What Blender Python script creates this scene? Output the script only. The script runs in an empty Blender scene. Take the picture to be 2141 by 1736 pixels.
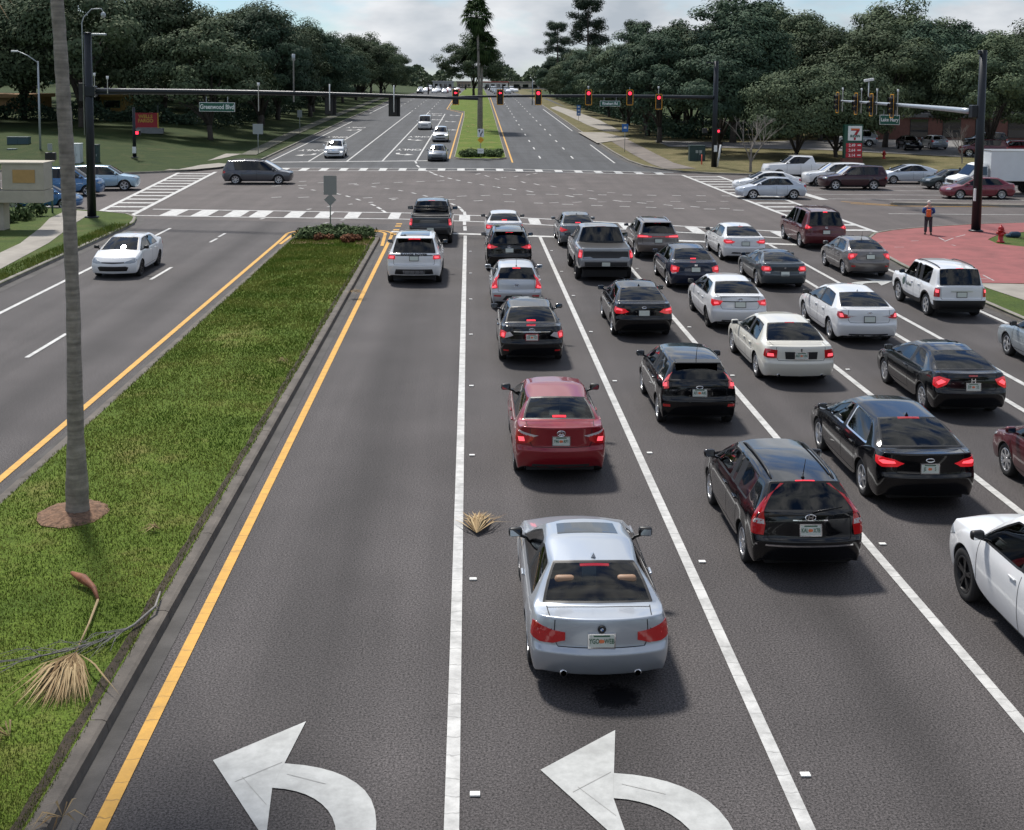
import bpy, bmesh, math, random
from mathutils import Vector, Matrix, noise
from mathutils.bvhtree import BVHTree
from mathutils.geometry import delaunay_2d_cdt
random.seed(7)
sc = bpy.context.scene
COL = sc.collection
R = math.radians

# ------------------------------------------------------------------ camera
FPX, CX, CY, PITCH, YAW, ROLL, CAMH = 2621.66, 1070.5, 416.97, 0.0949089, 0.0350260, 0.00786307, 7.54432
WPX, HPX = 2141.0, 1736.0
_cp, _sp, _cy, _sy = math.cos(PITCH), math.sin(PITCH), math.cos(YAW), math.sin(YAW)
FWD = Vector((_sy*_cp, _cy*_cp, -_sp)); _r = Vector((_cy, -_sy, 0)); _u = _r.cross(FWD)
RGT = _r*math.cos(ROLL) + _u*math.sin(ROLL); UPV = -_r*math.sin(ROLL) + _u*math.cos(ROLL)
cam_data = bpy.data.cameras.new('camera'); cam = bpy.data.objects.new('camera', cam_data); COL.objects.link(cam)
m = Matrix((RGT, UPV, -FWD)).transposed().to_4x4(); m.translation = (0, 0, CAMH); cam.matrix_world = m
cam_data.sensor_width = 36; cam_data.lens = 36*FPX/WPX; cam_data.shift_y = (CY-HPX/2)/WPX
cam_data.clip_end = 6000; cam_data.clip_start = 0.3
sc.camera = cam

# ------------------------------------------------------------------ sky, sun, exposure
SUN_EL, SUN_AZ = 57.0, -24.0          # azimuth measured from +Y (straight ahead), negative = to the left
w = bpy.data.worlds.new('World'); sc.world = w; w.use_nodes = True
nt = w.node_tree; nt.nodes.clear(); N = nt.nodes; LK = nt.links
out = N.new('ShaderNodeOutputWorld'); bg = N.new('ShaderNodeBackground'); bg2 = N.new('ShaderNodeBackground'); mix = N.new('ShaderNodeMixShader')
sky = N.new('ShaderNodeTexSky'); sky.sky_type = 'NISHITA'; sky.sun_disc = False
sky.sun_elevation = R(SUN_EL); sky.sun_rotation = R(SUN_AZ); sky.air_density = 1.0; sky.dust_density = 0.4; sky.ozone_density = 1.5
bg.inputs[1].default_value = 0.085
tn = N.new('ShaderNodeMix'); tn.data_type = 'RGBA'; tn.blend_type = 'MULTIPLY'; tn.inputs['Factor'].default_value = 1.0; tn.inputs['B'].default_value = (0.78, 0.98, 1.22, 1)
LK.new(sky.outputs[0], tn.inputs['A']); LK.new(tn.outputs['Result'], bg.inputs[0])
tc = N.new('ShaderNodeTexCoord'); sep = N.new('ShaderNodeSeparateXYZ'); LK.new(tc.outputs['Generated'], sep.inputs[0])
# cloud cover laid over the clear sky, flattened in height
cb = N.new('ShaderNodeMapping'); cb.inputs['Scale'].default_value = (1.0, 1.0, 2.6); LK.new(tc.outputs['Generated'], cb.inputs[0])
n1 = N.new('ShaderNodeTexNoise'); n1.inputs['Scale'].default_value = 5.0; n1.inputs['Detail'].default_value = 6; n1.inputs['Roughness'].default_value = 0.56
LK.new(cb.outputs[0], n1.inputs['Vector'])
rmp = N.new('ShaderNodeValToRGB'); rmp.color_ramp.elements[0].position = 0.42; rmp.color_ramp.elements[1].position = 0.56
LK.new(n1.outputs[0], rmp.inputs[0])
n2 = N.new('ShaderNodeTexNoise'); n2.inputs['Scale'].default_value = 8.5; n2.inputs['Detail'].default_value = 5
of = N.new('ShaderNodeVectorMath'); of.operation = 'ADD'; of.inputs[1].default_value = (4.3, 1.7, 0.6); LK.new(cb.outputs[0], of.inputs[0]); LK.new(of.outputs[0], n2.inputs['Vector'])
rc = N.new('ShaderNodeValToRGB'); rc.color_ramp.elements[0].position = 0.34; rc.color_ramp.elements[0].color = (0.62, 0.69, 0.77, 1)
rc.color_ramp.elements[1].position = 0.66; rc.color_ramp.elements[1].color = (1.25, 1.27, 1.30, 1)
LK.new(n2.outputs[0], rc.inputs[0]); LK.new(rc.outputs[0], bg2.inputs[0]); bg2.inputs[1].default_value = 0.66
LK.new(rmp.outputs[0], mix.inputs[0]); LK.new(bg.outputs[0], mix.inputs[1]); LK.new(bg2.outputs[0], mix.inputs[2]); LK.new(mix.outputs[0], out.inputs[0])
sd = bpy.data.lights.new('sun', 'SUN'); sd.energy = 4.2; sd.angle = R(7.0); sd.color = (1.0, 0.95, 0.88)
so = bpy.data.objects.new('sun', sd); COL.objects.link(so)
_el, _az = R(SUN_EL), R(SUN_AZ)
so.rotation_euler = Vector((math.sin(_az)*math.cos(_el), math.cos(_az)*math.cos(_el), math.sin(_el))).to_track_quat('Z', 'Y').to_euler()
sc.view_settings.view_transform = 'Standard'; sc.view_settings.look = 'None'; sc.view_settings.exposure = 0.18; sc.view_settings.gamma = 1.0
sc.view_settings.use_curve_mapping = False
sc.cycles.max_bounces = 5; sc.cycles.diffuse_bounces = 1; sc.cycles.glossy_bounces = 2; sc.cycles.transparent_max_bounces = 8; sc.cycles.transmission_bounces = 2

# ------------------------------------------------------------------ terrain profile and helpers
def sstep(a, b, x):
    t = min(1, max(0, (x-a)/(b-a))); return t*t*(3-2*t)
def zprof(Y):
    if Y < 98: return 0.0
    if Y < 114: return 0.0152*(Y-98)**2/32
    if Y < 285: return 0.0152*(Y-106)
    if Y < 325: return 0.0152*(179 + (Y-285) - (Y-285)**2/80*0.95)
    return 0.0152*(179+40-19) + 0.0008*(Y-325)
def gpt(x, y, dz=0.0, prof=True):
    """ground point under picture position (x, y): real distance on the terrain"""
    d = FWD + RGT*((x-CX)/FPX) - UPV*((y-CY)/FPX)
    z = dz
    for _ in range(30 if prof else 1):
        t = (z-CAMH)/d.z if d.z < -1e-5 else 900
        t = min(t, 900)
        Y = d.y*t
        z = z*0.4 + 0.6*((zprof(Y) if prof else 0)+dz)
    return Vector((d.x*t, d.y*t, z))
def at(x, y, D):
    """point at forward distance D along the ray of picture position (x, y)"""
    d = FWD + RGT*((x-CX)/FPX) - UPV*((y-CY)/FPX)
    return Vector((0, 0, CAMH)) + d*(D/d.y)

def mat(name, col, rough=0.6, metal=0.0, coat=0.0, spec=0.5, emit=None, estr=0.0, vary=0.0, vscale=3.0, bump=0.0, bscale=20.0, coords='Object'):
    M = bpy.data.materials.new(name); M.use_nodes = True
    t = M.node_tree; b = t.nodes['Principled BSDF']
    b.inputs['Base Color'].default_value = (*col, 1); b.inputs['Roughness'].default_value = rough; b.inputs['Metallic'].default_value = metal
    b.inputs['Coat Weight'].default_value = coat; b.inputs['Coat Roughness'].default_value = 0.04; b.inputs['Specular IOR Level'].default_value = spec
    if emit: b.inputs['Emission Color'].default_value = (*emit, 1); b.inputs['Emission Strength'].default_value = estr
    if vary or bump:
        c = t.nodes.new('ShaderNodeTexCoord')
    if vary:
        n = t.nodes.new('ShaderNodeTexNoise'); n.inputs['Scale'].default_value = vscale; n.inputs['Detail'].default_value = 8; n.inputs['Roughness'].default_value = 0.65
        t.links.new(c.outputs[coords], n.inputs['Vector'])
        r = t.nodes.new('ShaderNodeValToRGB'); r.color_ramp.elements[0].position = 0.3; r.color_ramp.elements[1].position = 0.7
        r.color_ramp.elements[0].color = (*[v*(1-vary) for v in col], 1); r.color_ramp.elements[1].color = (*[min(1, v*(1+vary)) for v in col], 1)
        t.links.new(n.outputs[0], r.inputs[0]); t.links.new(r.outputs[0], b.inputs['Base Color'])
    if bump:
        n = t.nodes.new('ShaderNodeTexNoise'); n.inputs['Scale'].default_value = bscale; n.inputs['Detail'].default_value = 4
        t.links.new(c.outputs[coords], n.inputs['Vector'])
        bp = t.nodes.new('ShaderNodeBump'); bp.inputs['Strength'].default_value = bump; bp.inputs['Distance'].default_value = 0.02
        t.links.new(n.outputs[0], bp.inputs['Height']); t.links.new(bp.outputs[0], b.inputs['Normal'])
    return M

def mesh_obj(name, verts, faces, M=None, parent=None, smooth=False):
    me = bpy.data.meshes.new(name); me.from_pydata([tuple(v) for v in verts], [], faces); me.update()
    return link(name, me, M, parent, smooth)
def link(name, me, M=None, parent=None, smooth=False):
    if M is not None and not me.materials: me.materials.append(M)
    if smooth:
        for p in me.polygons: p.use_smooth = True
    o = bpy.data.objects.new(name, me); COL.objects.link(o)
    if parent: o.parent = parent
    return o
def bm_obj(name, bm, M=None, parent=None, smooth=False):
    me = bpy.data.meshes.new(name); bm.normal_update(); bm.to_mesh(me); bm.free()
    return link(name, me, M, parent, smooth)
def tag(o, label=None, cat=None, group=None, kind=None):
    if label: o['label'] = label
    if cat: o['category'] = cat
    if group: o['group'] = group
    if kind: o['kind'] = kind
    return o
def empty(name, loc=(0, 0, 0), rz=0.0):
    o = bpy.data.objects.new(name, None); COL.objects.link(o); o.location = loc; o.rotation_euler = (0, 0, rz); o.empty_display_size = 0.2
    return o
def copy_tree(o, parent=None):
    c = o.copy(); COL.objects.link(c); c.parent = parent
    for ch in list(o.children): copy_tree(ch, c)
    return c
def add_box(bm, c, s, rot=None, bev=0.0):
    r = bmesh.ops.create_cube(bm, size=1.0); vs = r['verts']
    M4 = Matrix.Translation(Vector(c)) @ (rot.to_4x4() if rot else Matrix.Identity(4)) @ Matrix.Diagonal((*s, 1))
    bmesh.ops.transform(bm, matrix=M4, verts=vs)
    if bev:
        es = list({e for v in vs for e in v.link_edges}); bmesh.ops.bevel(bm, geom=es, offset=bev, segments=2, affect='EDGES', profile=0.5)
    return vs
def box(name, c, s, M, parent=None, bev=0.0, rot=None):
    bm = bmesh.new(); add_box(bm, c, s, rot, bev); return bm_obj(name, bm, M, parent)
def add_tube(bm, pts, rads, seg=10, cap=True):
    pts = [Vector(p) for p in pts]
    if not isinstance(rads, (list, tuple)): rads = [rads]*len(pts)
    rings = []; prev = None
    for i, p in enumerate(pts):
        d = (pts[min(i+1, len(pts)-1)]-pts[max(i-1, 0)]).normalized()
        if prev is None:
            a = Vector((1, 0, 0)) if abs(d.x) < 0.9 else Vector((0, 1, 0)); n = (a-d*a.dot(d)).normalized()
        else: n = (prev-d*prev.dot(d)).normalized()
        prev = n; b = d.cross(n)
        rings.append([bm.verts.new(p+(n*math.cos(2*math.pi*k/seg)+b*math.sin(2*math.pi*k/seg))*rads[i]) for k in range(seg)])
    for i in range(len(rings)-1):
        for k in range(seg): bm.faces.new((rings[i][k], rings[i][(k+1) % seg], rings[i+1][(k+1) % seg], rings[i+1][k]))
    if cap: bm.faces.new(rings[0][::-1]); bm.faces.new(rings[-1])
    return rings
def tube(name, pts, rads, M, parent=None, seg=10, smooth=True):
    bm = bmesh.new(); add_tube(bm, pts, rads, seg); return bm_obj(name, bm, M, parent, smooth)
def lathe(name, prof, M, parent=None, seg=20, smooth=True, axis='Z'):
    bm = bmesh.new(); rings = []
    for r, z in prof:
        rings.append([bm.verts.new((r*math.cos(2*math.pi*k/seg), r*math.sin(2*math.pi*k/seg), z) if axis == 'Z' else (z, r*math.cos(2*math.pi*k/seg), r*math.sin(2*math.pi*k/seg))) for k in range(seg)])
    for i in range(len(rings)-1):
        for k in range(seg): bm.faces.new((rings[i][k], rings[i][(k+1) % seg], rings[i+1][(k+1) % seg], rings[i+1][k]))
    bm.faces.new(rings[0][::-1]); bm.faces.new(rings[-1])
    bmesh.ops.recalc_face_normals(bm, faces=bm.faces)
    return bm_obj(name, bm, M, parent, smooth)
TMP = bpy.data.scenes.new('workbench')
def evaluated(o):
    """mesh of one object after its modifiers, worked out in a small side scene"""
    TMP.collection.objects.link(o)
    with bpy.context.temp_override(scene=TMP, view_layer=TMP.view_layers[0]):
        dg = bpy.context.evaluated_depsgraph_get(); dg.update(); me = bpy.data.meshes.new_from_object(o.evaluated_get(dg))
    bpy.data.objects.remove(o); return me
def text_mesh(name, s, size, M, parent=None, loc=(0, 0, 0), rot=(R(90), 0, 0), ext=0.004, bold=0.0, sx=1.0, align='CENTER'):
    cu = bpy.data.curves.new(name, 'FONT'); cu.body = s; cu.size = size; cu.align_x = align; cu.align_y = 'CENTER'; cu.extrude = ext; cu.offset = bold; cu.resolution_u = 3
    t = bpy.data.objects.new(name+'_tmp', cu); me = evaluated(t); bpy.data.curves.remove(cu)
    me.transform(Matrix.Diagonal((sx, 1, 1, 1)))
    me.materials.clear(); o = link(name, me, M, parent); o.location = loc; o.rotation_euler = rot; return o
def poly_sheet(name, pts2, hf, M, parent=None, step=None, smooth=True):
    """flat outline (x, y) meshed with inner points; height from hf(x, y)"""
    pts = [Vector((p[0], p[1])) for p in pts2]; n = len(pts)
    vs = list(pts); es = [(i, (i+1) % n) for i in range(n)]
    if step:
        x0, x1 = min(p.x for p in pts), max(p.x for p in pts); y0, y1 = min(p.y for p in pts), max(p.y for p in pts)
        def inside(x, y):
            c = False; j = n-1
            for i in range(n):
                if (pts[i].y > y) != (pts[j].y > y) and x < (pts[j].x-pts[i].x)*(y-pts[i].y)/(pts[j].y-pts[i].y)+pts[i].x: c = not c
                j = i
            return c
        y = y0+step*0.5
        while y < y1:
            x = x0+step*0.5
            while x < x1:
                if inside(x, y): vs.append(Vector((x, y)))
                x += step
            y += step
    r = delaunay_2d_cdt(vs, es, [list(range(n))], 1, 1e-4)
    v3 = [(v.x, v.y, hf(v.x, v.y)) for v in r[0]]
    faces = []
    for f in r[2]:
        a, b, c = [r[0][k] for k in f[:3]]
        faces.append(tuple(f) if (b-a).cross(c-a) > 0 else tuple(reversed(f)))
    return mesh_obj(name, v3, faces, M, parent, smooth)
def ribbon(name, pts, width, z, M, parent=None, prof=True):
    """painted stripe along points on the ground"""
    V = []; F = []
    P = [Vector((p[0], p[1])) for p in pts]
    for i, p in enumerate(P):
        d = (P[min(i+1, len(P)-1)]-P[max(i-1, 0)]).normalized(); nn = Vector((-d.y, d.x))*width/2
        for q in (p-nn, p+nn): V.append((q.x, q.y, (zprof(q.y) if prof else 0)+z))
        if i: F.append((2*i-2, 2*i, 2*i+1, 2*i-1)[::-1] if False else (2*i-2, 2*i, 2*i+1, 2*i-1))
    return mesh_obj(name, V, F, M, parent)
def densify(a, b, step):
    a, b = Vector(a), Vector(b); n = max(1, int((b-a).length/step)); return [a+(b-a)*i/n for i in range(n+1)]
# ------------------------------------------------------------------ surface materials
def mk_asphalt(name, col, speck=0.5, streak=0.35, lanes=None):
    M = bpy.data.materials.new(name); M.use_nodes = True; t = M.node_tree; b = t.nodes['Principled BSDF']; L = t.links.new
    c = t.nodes.new('ShaderNodeTexCoord')
    def nz(scale, det, rough=0.6, mp=None):
        n = t.nodes.new('ShaderNodeTexNoise'); n.inputs['Scale'].default_value = scale; n.inputs['Detail'].default_value = det; n.inputs['Roughness'].default_value = rough
        if mp:
            k = t.nodes.new('ShaderNodeMapping'); k.inputs['Scale'].default_value = mp; L(c.outputs['Object'], k.inputs[0]); L(k.outputs[0], n.inputs['Vector'])
        else: L(c.outputs['Object'], n.inputs['Vector'])
        return n
    def rng(n, a, b_, lo, hi):
        r = t.nodes.new('ShaderNodeMapRange'); r.inputs[1].default_value = a; r.inputs[2].default_value = b_; r.inputs[3].default_value = lo; r.inputs[4].default_value = hi
        L(n.outputs[0], r.inputs[0]); return r
    f1 = rng(nz(36, 3, 0.95), 0.38, 0.66, 1-speck, 1+speck*1.3)
    f2 = rng(nz(0.35, 2), 0.3, 0.7, 0.86, 1.14)
    f3 = rng(nz(1.0, 2, 0.6, (1.1, 0.035, 1)), 0.3, 0.7, 1-streak*0.8, 1+streak*0.5)
    f4 = rng(nz(2.2, 3, 0.7), 0.62, 0.8, 1.0, 0.72)
    fl = [f1, f2, f3, f4]
    if lanes:      # oil drips darken the middle of each lane, tyres polish the two wheel tracks
        sx_ = t.nodes.new('ShaderNodeSeparateXYZ'); L(c.outputs['Object'], sx_.inputs[0])
        wob = t.nodes.new('ShaderNodeMath'); wob.operation = 'MULTIPLY_ADD'; nw = nz(0.12, 2); L(nw.outputs[0], wob.inputs[0]); wob.inputs[1].default_value = 0.8; L(sx_.outputs[0], wob.inputs[2])
        g = t.nodes.new('ShaderNodeMapRange'); g.inputs[1].default_value = -18+0.4; g.inputs[2].default_value = 18+0.4; L(wob.outputs[0], g.inputs[0])
        rp = t.nodes.new('ShaderNodeValToRGB'); rp.color_ramp.interpolation = 'B_SPLINE'; e = rp.color_ramp.elements
        st = []
        for cx_ in lanes: st += [(cx_-1.35, 0.82), (cx_-0.75, 0.92), (cx_, 0.40), (cx_+0.75, 0.92), (cx_+1.35, 0.82)]
        st = sorted(st)[:31]
        e[0].position = 0; e[0].color = (0.8, 0.8, 0.8, 1); e[1].position = 1; e[1].color = (0.8, 0.8, 0.8, 1)
        for x_, val in st[:30]: q = e.new((x_+18)/36); q.color = (val, val, val, 1)
        L(g.outputs[0], rp.inputs[0]); sc2 = t.nodes.new('ShaderNodeMath'); sc2.operation = 'MULTIPLY'; sc2.inputs[1].default_value = 1.25; L(rp.outputs[0], sc2.inputs[0]); fl.append(sc2)
    v = None
    for f in fl:
        if v is None: v = f.outputs[0]
        else:
            k = t.nodes.new('ShaderNodeMath'); k.operation = 'MULTIPLY'; L(v, k.inputs[0]); L(f.outputs[0], k.inputs[1]); v = k.outputs[0]
    mx = t.nodes.new('ShaderNodeVectorMath'); mx.operation = 'SCALE'; mx.inputs[0].default_value = col; L(v, mx.inputs['Scale'])
    L(mx.outputs[0], b.inputs['Base Color']); b.inputs['Roughness'].default_value = 0.82; b.inputs['Specular IOR Level'].default_value = 0.35
    bp = t.nodes.new('ShaderNodeBump'); bp.inputs['Strength'].default_value = 0.35; bp.inputs['Distance'].default_value = 0.01
    L(nz(55, 1).outputs[0], bp.inputs['Height']); L(bp.outputs[0], b.inputs['Normal'])
    return M
A_NEAR = mk_asphalt('asphalt_near', (0.064, 0.058, 0.058), 0.95, 0.25, (-10.4, -1.9, 1.67, 5.03, 8.2, 11.35))
A_MID = mk_asphalt('asphalt_crossing', (0.088, 0.076, 0.073), 0.45, 0.18)
A_FAR = mk_asphalt('asphalt_far', (0.058, 0.061, 0.066), 0.4, 0.3)
A_LOT = mk_asphalt('asphalt_lot', (0.17, 0.165, 0.16), 0.3, 0.1)
def mk_paint(name, col, wear=0.35, crack=0.12):
    M = bpy.data.materials.new(name); M.use_nodes = True; t = M.node_tree; b = t.nodes['Principled BSDF']; L = t.links.new
    c = t.nodes.new('ShaderNodeTexCoord')
    n = t.nodes.new('ShaderNodeTexNoise'); n.inputs['Scale'].default_value = 3.0; n.inputs['Detail'].default_value = 8; n.inputs['Roughness'].default_value = 0.7; L(c.outputs['Object'], n.inputs['Vector'])
    r = t.nodes.new('ShaderNodeValToRGB'); r.color_ramp.elements[0].position = 0.35; r.color_ramp.elements[1].position = 0.62
    r.color_ramp.elements[0].color = (*[v*(1-wear) for v in col], 1); r.color_ramp.elements[1].color = (*col, 1); L(n.outputs[0], r.inputs[0])
    # thin cross cracks of old thermoplastic
    sp_ = t.nodes.new('ShaderNodeSeparateXYZ'); L(c.outputs['Object'], sp_.inputs[0]); n3 = t.nodes.new('ShaderNodeTexNoise'); n3.inputs['Scale'].default_value = 7.0; L(c.outputs['Object'], n3.inputs['Vector'])
    k = t.nodes.new('ShaderNodeMath'); k.operation = 'MULTIPLY_ADD'; L(n3.outputs[0], k.inputs[0]); k.inputs[1].default_value = crack; L(sp_.outputs[1], k.inputs[2])
    vo = t.nodes.new('ShaderNodeTexVoronoi'); vo.voronoi_dimensions = '1D'; vo.feature = 'DISTANCE_TO_EDGE'; vo.inputs['Scale'].default_value = 2.6 if crack < 1 else 0.4; L(k.outputs[0], vo.inputs['W'])
    g = t.nodes.new('ShaderNodeMapRange'); g.inputs[1].default_value = 0.008; g.inputs[2].default_value = 0.035; g.inputs[3].default_value = 0.0; g.inputs[4].default_value = 1.0; L(vo.outputs['Distance'], g.inputs[0])
    if crack > 1: g.inputs[1].default_value = -2; g.inputs[2].default_value = -1
    mx = t.nodes.new('ShaderNodeMix'); mx.data_type = 'RGBA'; mx.inputs['A'].default_value = (*[v*0.5 for v in col], 1)
    L(g.outputs[0], mx.inputs['Factor']); L(r.outputs[0], mx.inputs['B']); L(mx.outputs['Result'], b.inputs['Base Color']); b.inputs['Roughness'].default_value = 0.6
    return M
P_WHITE = mk_paint('paint_white', (0.56, 0.56, 0.545), 0.4); P_YEL = mk_paint('paint_yellow', (0.62, 0.32, 0.022), 0.25); P_FAINT = mk_paint('paint_white_worn', (0.42, 0.40, 0.39), 0.45)
P_ARROW = mk_paint('paint_arrow', (0.45, 0.46, 0.45), 0.3, 1.5)
def mk_grass(name, c1, c2, c3):
    M = bpy.data.materials.new(name); M.use_nodes = True; t = M.node_tree; b = t.nodes['Principled BSDF']; L = t.links.new
    c = t.nodes.new('ShaderNodeTexCoord')
    n = t.nodes.new('ShaderNodeTexNoise'); n.inputs['Scale'].default_value = 0.55; n.inputs['Detail'].default_value = 9; n.inputs['Roughness'].default_value = 0.72; L(c.outputs['Object'], n.inputs['Vector'])
    r = t.nodes.new('ShaderNodeValToRGB'); e = r.color_ramp.elements; e[0].position = 0.32; e[0].color = (*c1, 1); e[1].position = 0.72; e[1].color = (*c3, 1); m_ = e.new(0.52); m_.color = (*c2, 1)
    L(n.outputs[0], r.inputs[0])
    n2 = t.nodes.new('ShaderNodeTexNoise'); n2.inputs['Scale'].default_value = 28; n2.inputs['Detail'].default_value = 4; L(c.outputs['Object'], n2.inputs['Vector'])
    q = t.nodes.new('ShaderNodeMapRange'); q.inputs[1].default_value = 0.3; q.inputs[2].default_value = 0.7; q.inputs[3].default_value = 0.5; q.inputs[4].default_value = 1.4; L(n2.outputs[0], q.inputs[0])
    s = t.nodes.new('ShaderNodeVectorMath'); s.operation = 'SCALE'; L(r.outputs[0], s.inputs[0]); L(q.outputs[0], s.inputs['Scale']); L(s.outputs[0], b.inputs['Base Color'])
    b.inputs['Roughness'].default_value = 0.9; b.inputs['Specular IOR Level'].default_value = 0.15
    bp = t.nodes.new('ShaderNodeBump'); bp.inputs['Strength'].default_value = 0.8; bp.inputs['Distance'].default_value = 0.04; L(n2.outputs[0], bp.inputs['Height']); L(bp.outputs[0], b.inputs['Normal'])
    return M
G_LAWN = mk_grass('grass_lawn', (0.070, 0.115, 0.016), (0.105, 0.155, 0.022), (0.20, 0.175, 0.06))
G_VERGE = mk_grass('grass_verge', (0.050, 0.078, 0.020), (0.066, 0.100, 0.022), (0.12, 0.11, 0.045))
G_FAR = mk_grass('grass_far', (0.024, 0.042, 0.014), (0.036, 0.056, 0.016), (0.065, 0.066, 0.028))
G_DRY = mk_grass('grass_dry', (0.085, 0.085, 0.035), (0.14, 0.125, 0.06), (0.22, 0.18, 0.10))
CONC = mat('concrete_kerb', (0.20, 0.185, 0.165), 0.85, vary=0.35, vscale=1.6, bump=0.3, bscale=40)
CONC_OLD = mat('concrete_old', (0.110, 0.096, 0.082), 0.88, vary=0.4, vscale=2.2, bump=0.35, bscale=40)
CONC_L = mat('concrete_light', (0.26, 0.24, 0.21), 0.85, vary=0.25, vscale=0.8, bump=0.2, bscale=30)
CONC_D = mat('concrete_gutter', (0.062, 0.058, 0.055), 0.85, vary=0.4, vscale=1.3, bump=0.3, bscale=40)
RED_PAVE = mat('red_pavement', (0.225, 0.062, 0.060), 0.8, vary=0.28, vscale=0.9, bump=0.2, bscale=30)
MULCH = mat('mulch', (0.17, 0.098, 0.060), 0.95, vary=0.7, vscale=14, bump=1.0, bscale=25)

# ------------------------------------------------------------------ ground, roads
def strip(name, ylo, yhi, M, x0=-170.0, x1=170.0):
    """asphalt between two lines y = ylo(x) and y = yhi(x)"""
    V = []; F = []; nx = 24; ny = max(2, int((yhi(0)-ylo(0))/6)); 
    for j in range(ny+1):
        for i in range(nx+1):
            x = x0+(x1-x0)*i/nx; a, b = ylo(x), yhi(x); y = a+(b-a)*j/ny; V.append((x, y, zprof(y)))
    for j in range(ny):
        for i in range(nx): k = j*(nx+1)+i; F.append((k, k+1, k+nx+2, k+nx+1))
    return tag(mesh_obj(name, V, F, M, smooth=True), kind='structure')
gx = [-4000, -1500, -600, -250, -120, 120, 250, 600, 1500, 4000]; gy = [-300, -60, 60, 110, 200, 300, 340, 600, 1200, 2500, 5000]
V = [(x, y, zprof(min(y, 340))-0.45-(0.0 if y < 900 else 2.0)) for y in gy for x in gx]
F = [(j*10+i, j*10+i+1, j*10+i+11, j*10+i+10) for j in range(len(gy)-1) for i in range(9)]
tag(mesh_obj('ground', V, F, G_FAR, smooth=True), kind='structure')
near_road = strip('road', lambda x: -140.0, lambda x: 64.5-0.17*x, A_NEAR, -60, 60)
crossing = strip('intersection', lambda x: 64.5-0.17*x, lambda x: 104.2-0.08*x, A_MID)
far_road = strip('far_road', lambda x: 104.2-0.08*x, lambda x: 700.0, A_FAR, -24, 19.5)
def hf0(x, y): return zprof(y)+0.13
def fshift(Y): return 0.007*(Y-113)      # the far road drifts slightly to the right

def offset_path(P, d):
    out_ = []
    for i, p in enumerate(P):
        t = (P[min(i+1, len(P)-1)]-P[max(i-1, 0)]).normalized(); out_.append(p+Vector((-t.y, t.x))*d)
    return out_
def resample(P, step):
    P = [Vector((p[0], p[1])) for p in P]; o = [P[0]]; acc = 0
    for a, b in zip(P, P[1:]):
        L_ = (b-a).length; s = step-acc
        while s <= L_: o.append(a+(b-a)*(s/L_)); s += step
        acc = L_-(s-step)
    if (o[-1]-P[-1]).length > 0.3: o.append(P[-1])
    return o
def kerb(name, path, seg=3.0, M=CONC, gutter=0.42, GM=CONC_D, width=0.17, h=0.15, split=True):
    """kerb on the left side of the path (raised side to the left), gutter apron on the right"""
    root = empty(name); tag(root, kind='structure')
    fine = resample(path, min(seg, 1.0)); inner = offset_path(fine, width); mid = offset_path(fine, 0.03); gut = offset_path(fine, -gutter)
    per = max(1, int(round(seg/1.0))) if split else len(fine)
    k = 0
    while k < len(fine)-1:
        e = min(k+per, len(fine)-1); V = []; F = []
        for i in range(k, e+1):
            z = zprof(fine[i].y); gp = 0.006
            q = [(fine[i], z-0.02), (mid[i], z+h-0.02), (offset_path(fine, 0.06)[i] if False else mid[i]+(inner[i]-mid[i])*0.2, z+h), (inner[i], z+h), (inner[i], z-0.05)]
            for p, zz in q: V.append((p.x, p.y, zz))
            # tiny joint: pull end rows together
        def pull(r0, r1):
            a = Vector(V[r0*5]); b = Vector(V[r1*5]); d = (b-a); 
            if d.length < 0.02: return
            d = d.normalized()*0.008
            for c in range(5): V[r0*5+c] = tuple(Vector(V[r0*5+c])+d)
        n_ = e-k+1
        if split and n_ > 1: pull(0, 1); pull(n_-1, n_-2)
        for i in range(n_-1):
            for c in range(4): F.append((i*5+c, (i+1)*5+c, (i+1)*5+c+1, i*5+c+1)[::-1])
        F.append(tuple(range(0, 5))[::-1]); F.append(tuple((n_-1)*5+c for c in range(5)))
        mesh_obj('kerb_segment', V, F, M, root)
        k = e
    if gutter:
        V = []; F = []
        for i, p in enumerate(fine):
            V.append((p.x, p.y, zprof(p.y)+0.004)); V.append((gut[i].x, gut[i].y, zprof(gut[i].y)+0.008))
            if i: F.append((2*i-2, 2*i-1, 2*i+1, 2*i))
        mesh_obj('gutter', V, F, GM, root)
    return root

def arc(cx, cy, r, a0, a1, n=10): return [Vector((cx+r*math.cos(R(a0+(a1-a0)*i/n)), cy+r*math.sin(R(a0+(a1-a0)*i/n)))) for i in range(n+1)]
# near median --------------------------------------------------------
MR, ML, NOSE = -4.12, -8.32, 60.6
mpath = [Vector((MR, -28))] + [Vector((MR, y)) for y in range(0, 57, 4)] + arc(MR-1.7, NOSE-1.7, 1.7, 0, 90, 6) + arc(ML+1.7, NOSE-1.7, 1.7, 90, 180, 6) + [Vector((ML, y)) for y in range(56, -1, -4)] + [Vector((ML, -28))]
kerb('median_kerb', mpath, 3.0, CONC_OLD, 0.21, width=0.26)
def hmed(x, y):
    u = (x-ML)/(MR-ML); return zprof(y)+0.13+0.10*max(0, 4*u*(1-u))
med = poly_sheet('median_lawn', [(p.x, p.y) for p in offset_path(resample(mpath, 2.0), 0.16)], hmed, G_LAWN, step=0.8); tag(med, kind='structure')
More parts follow.
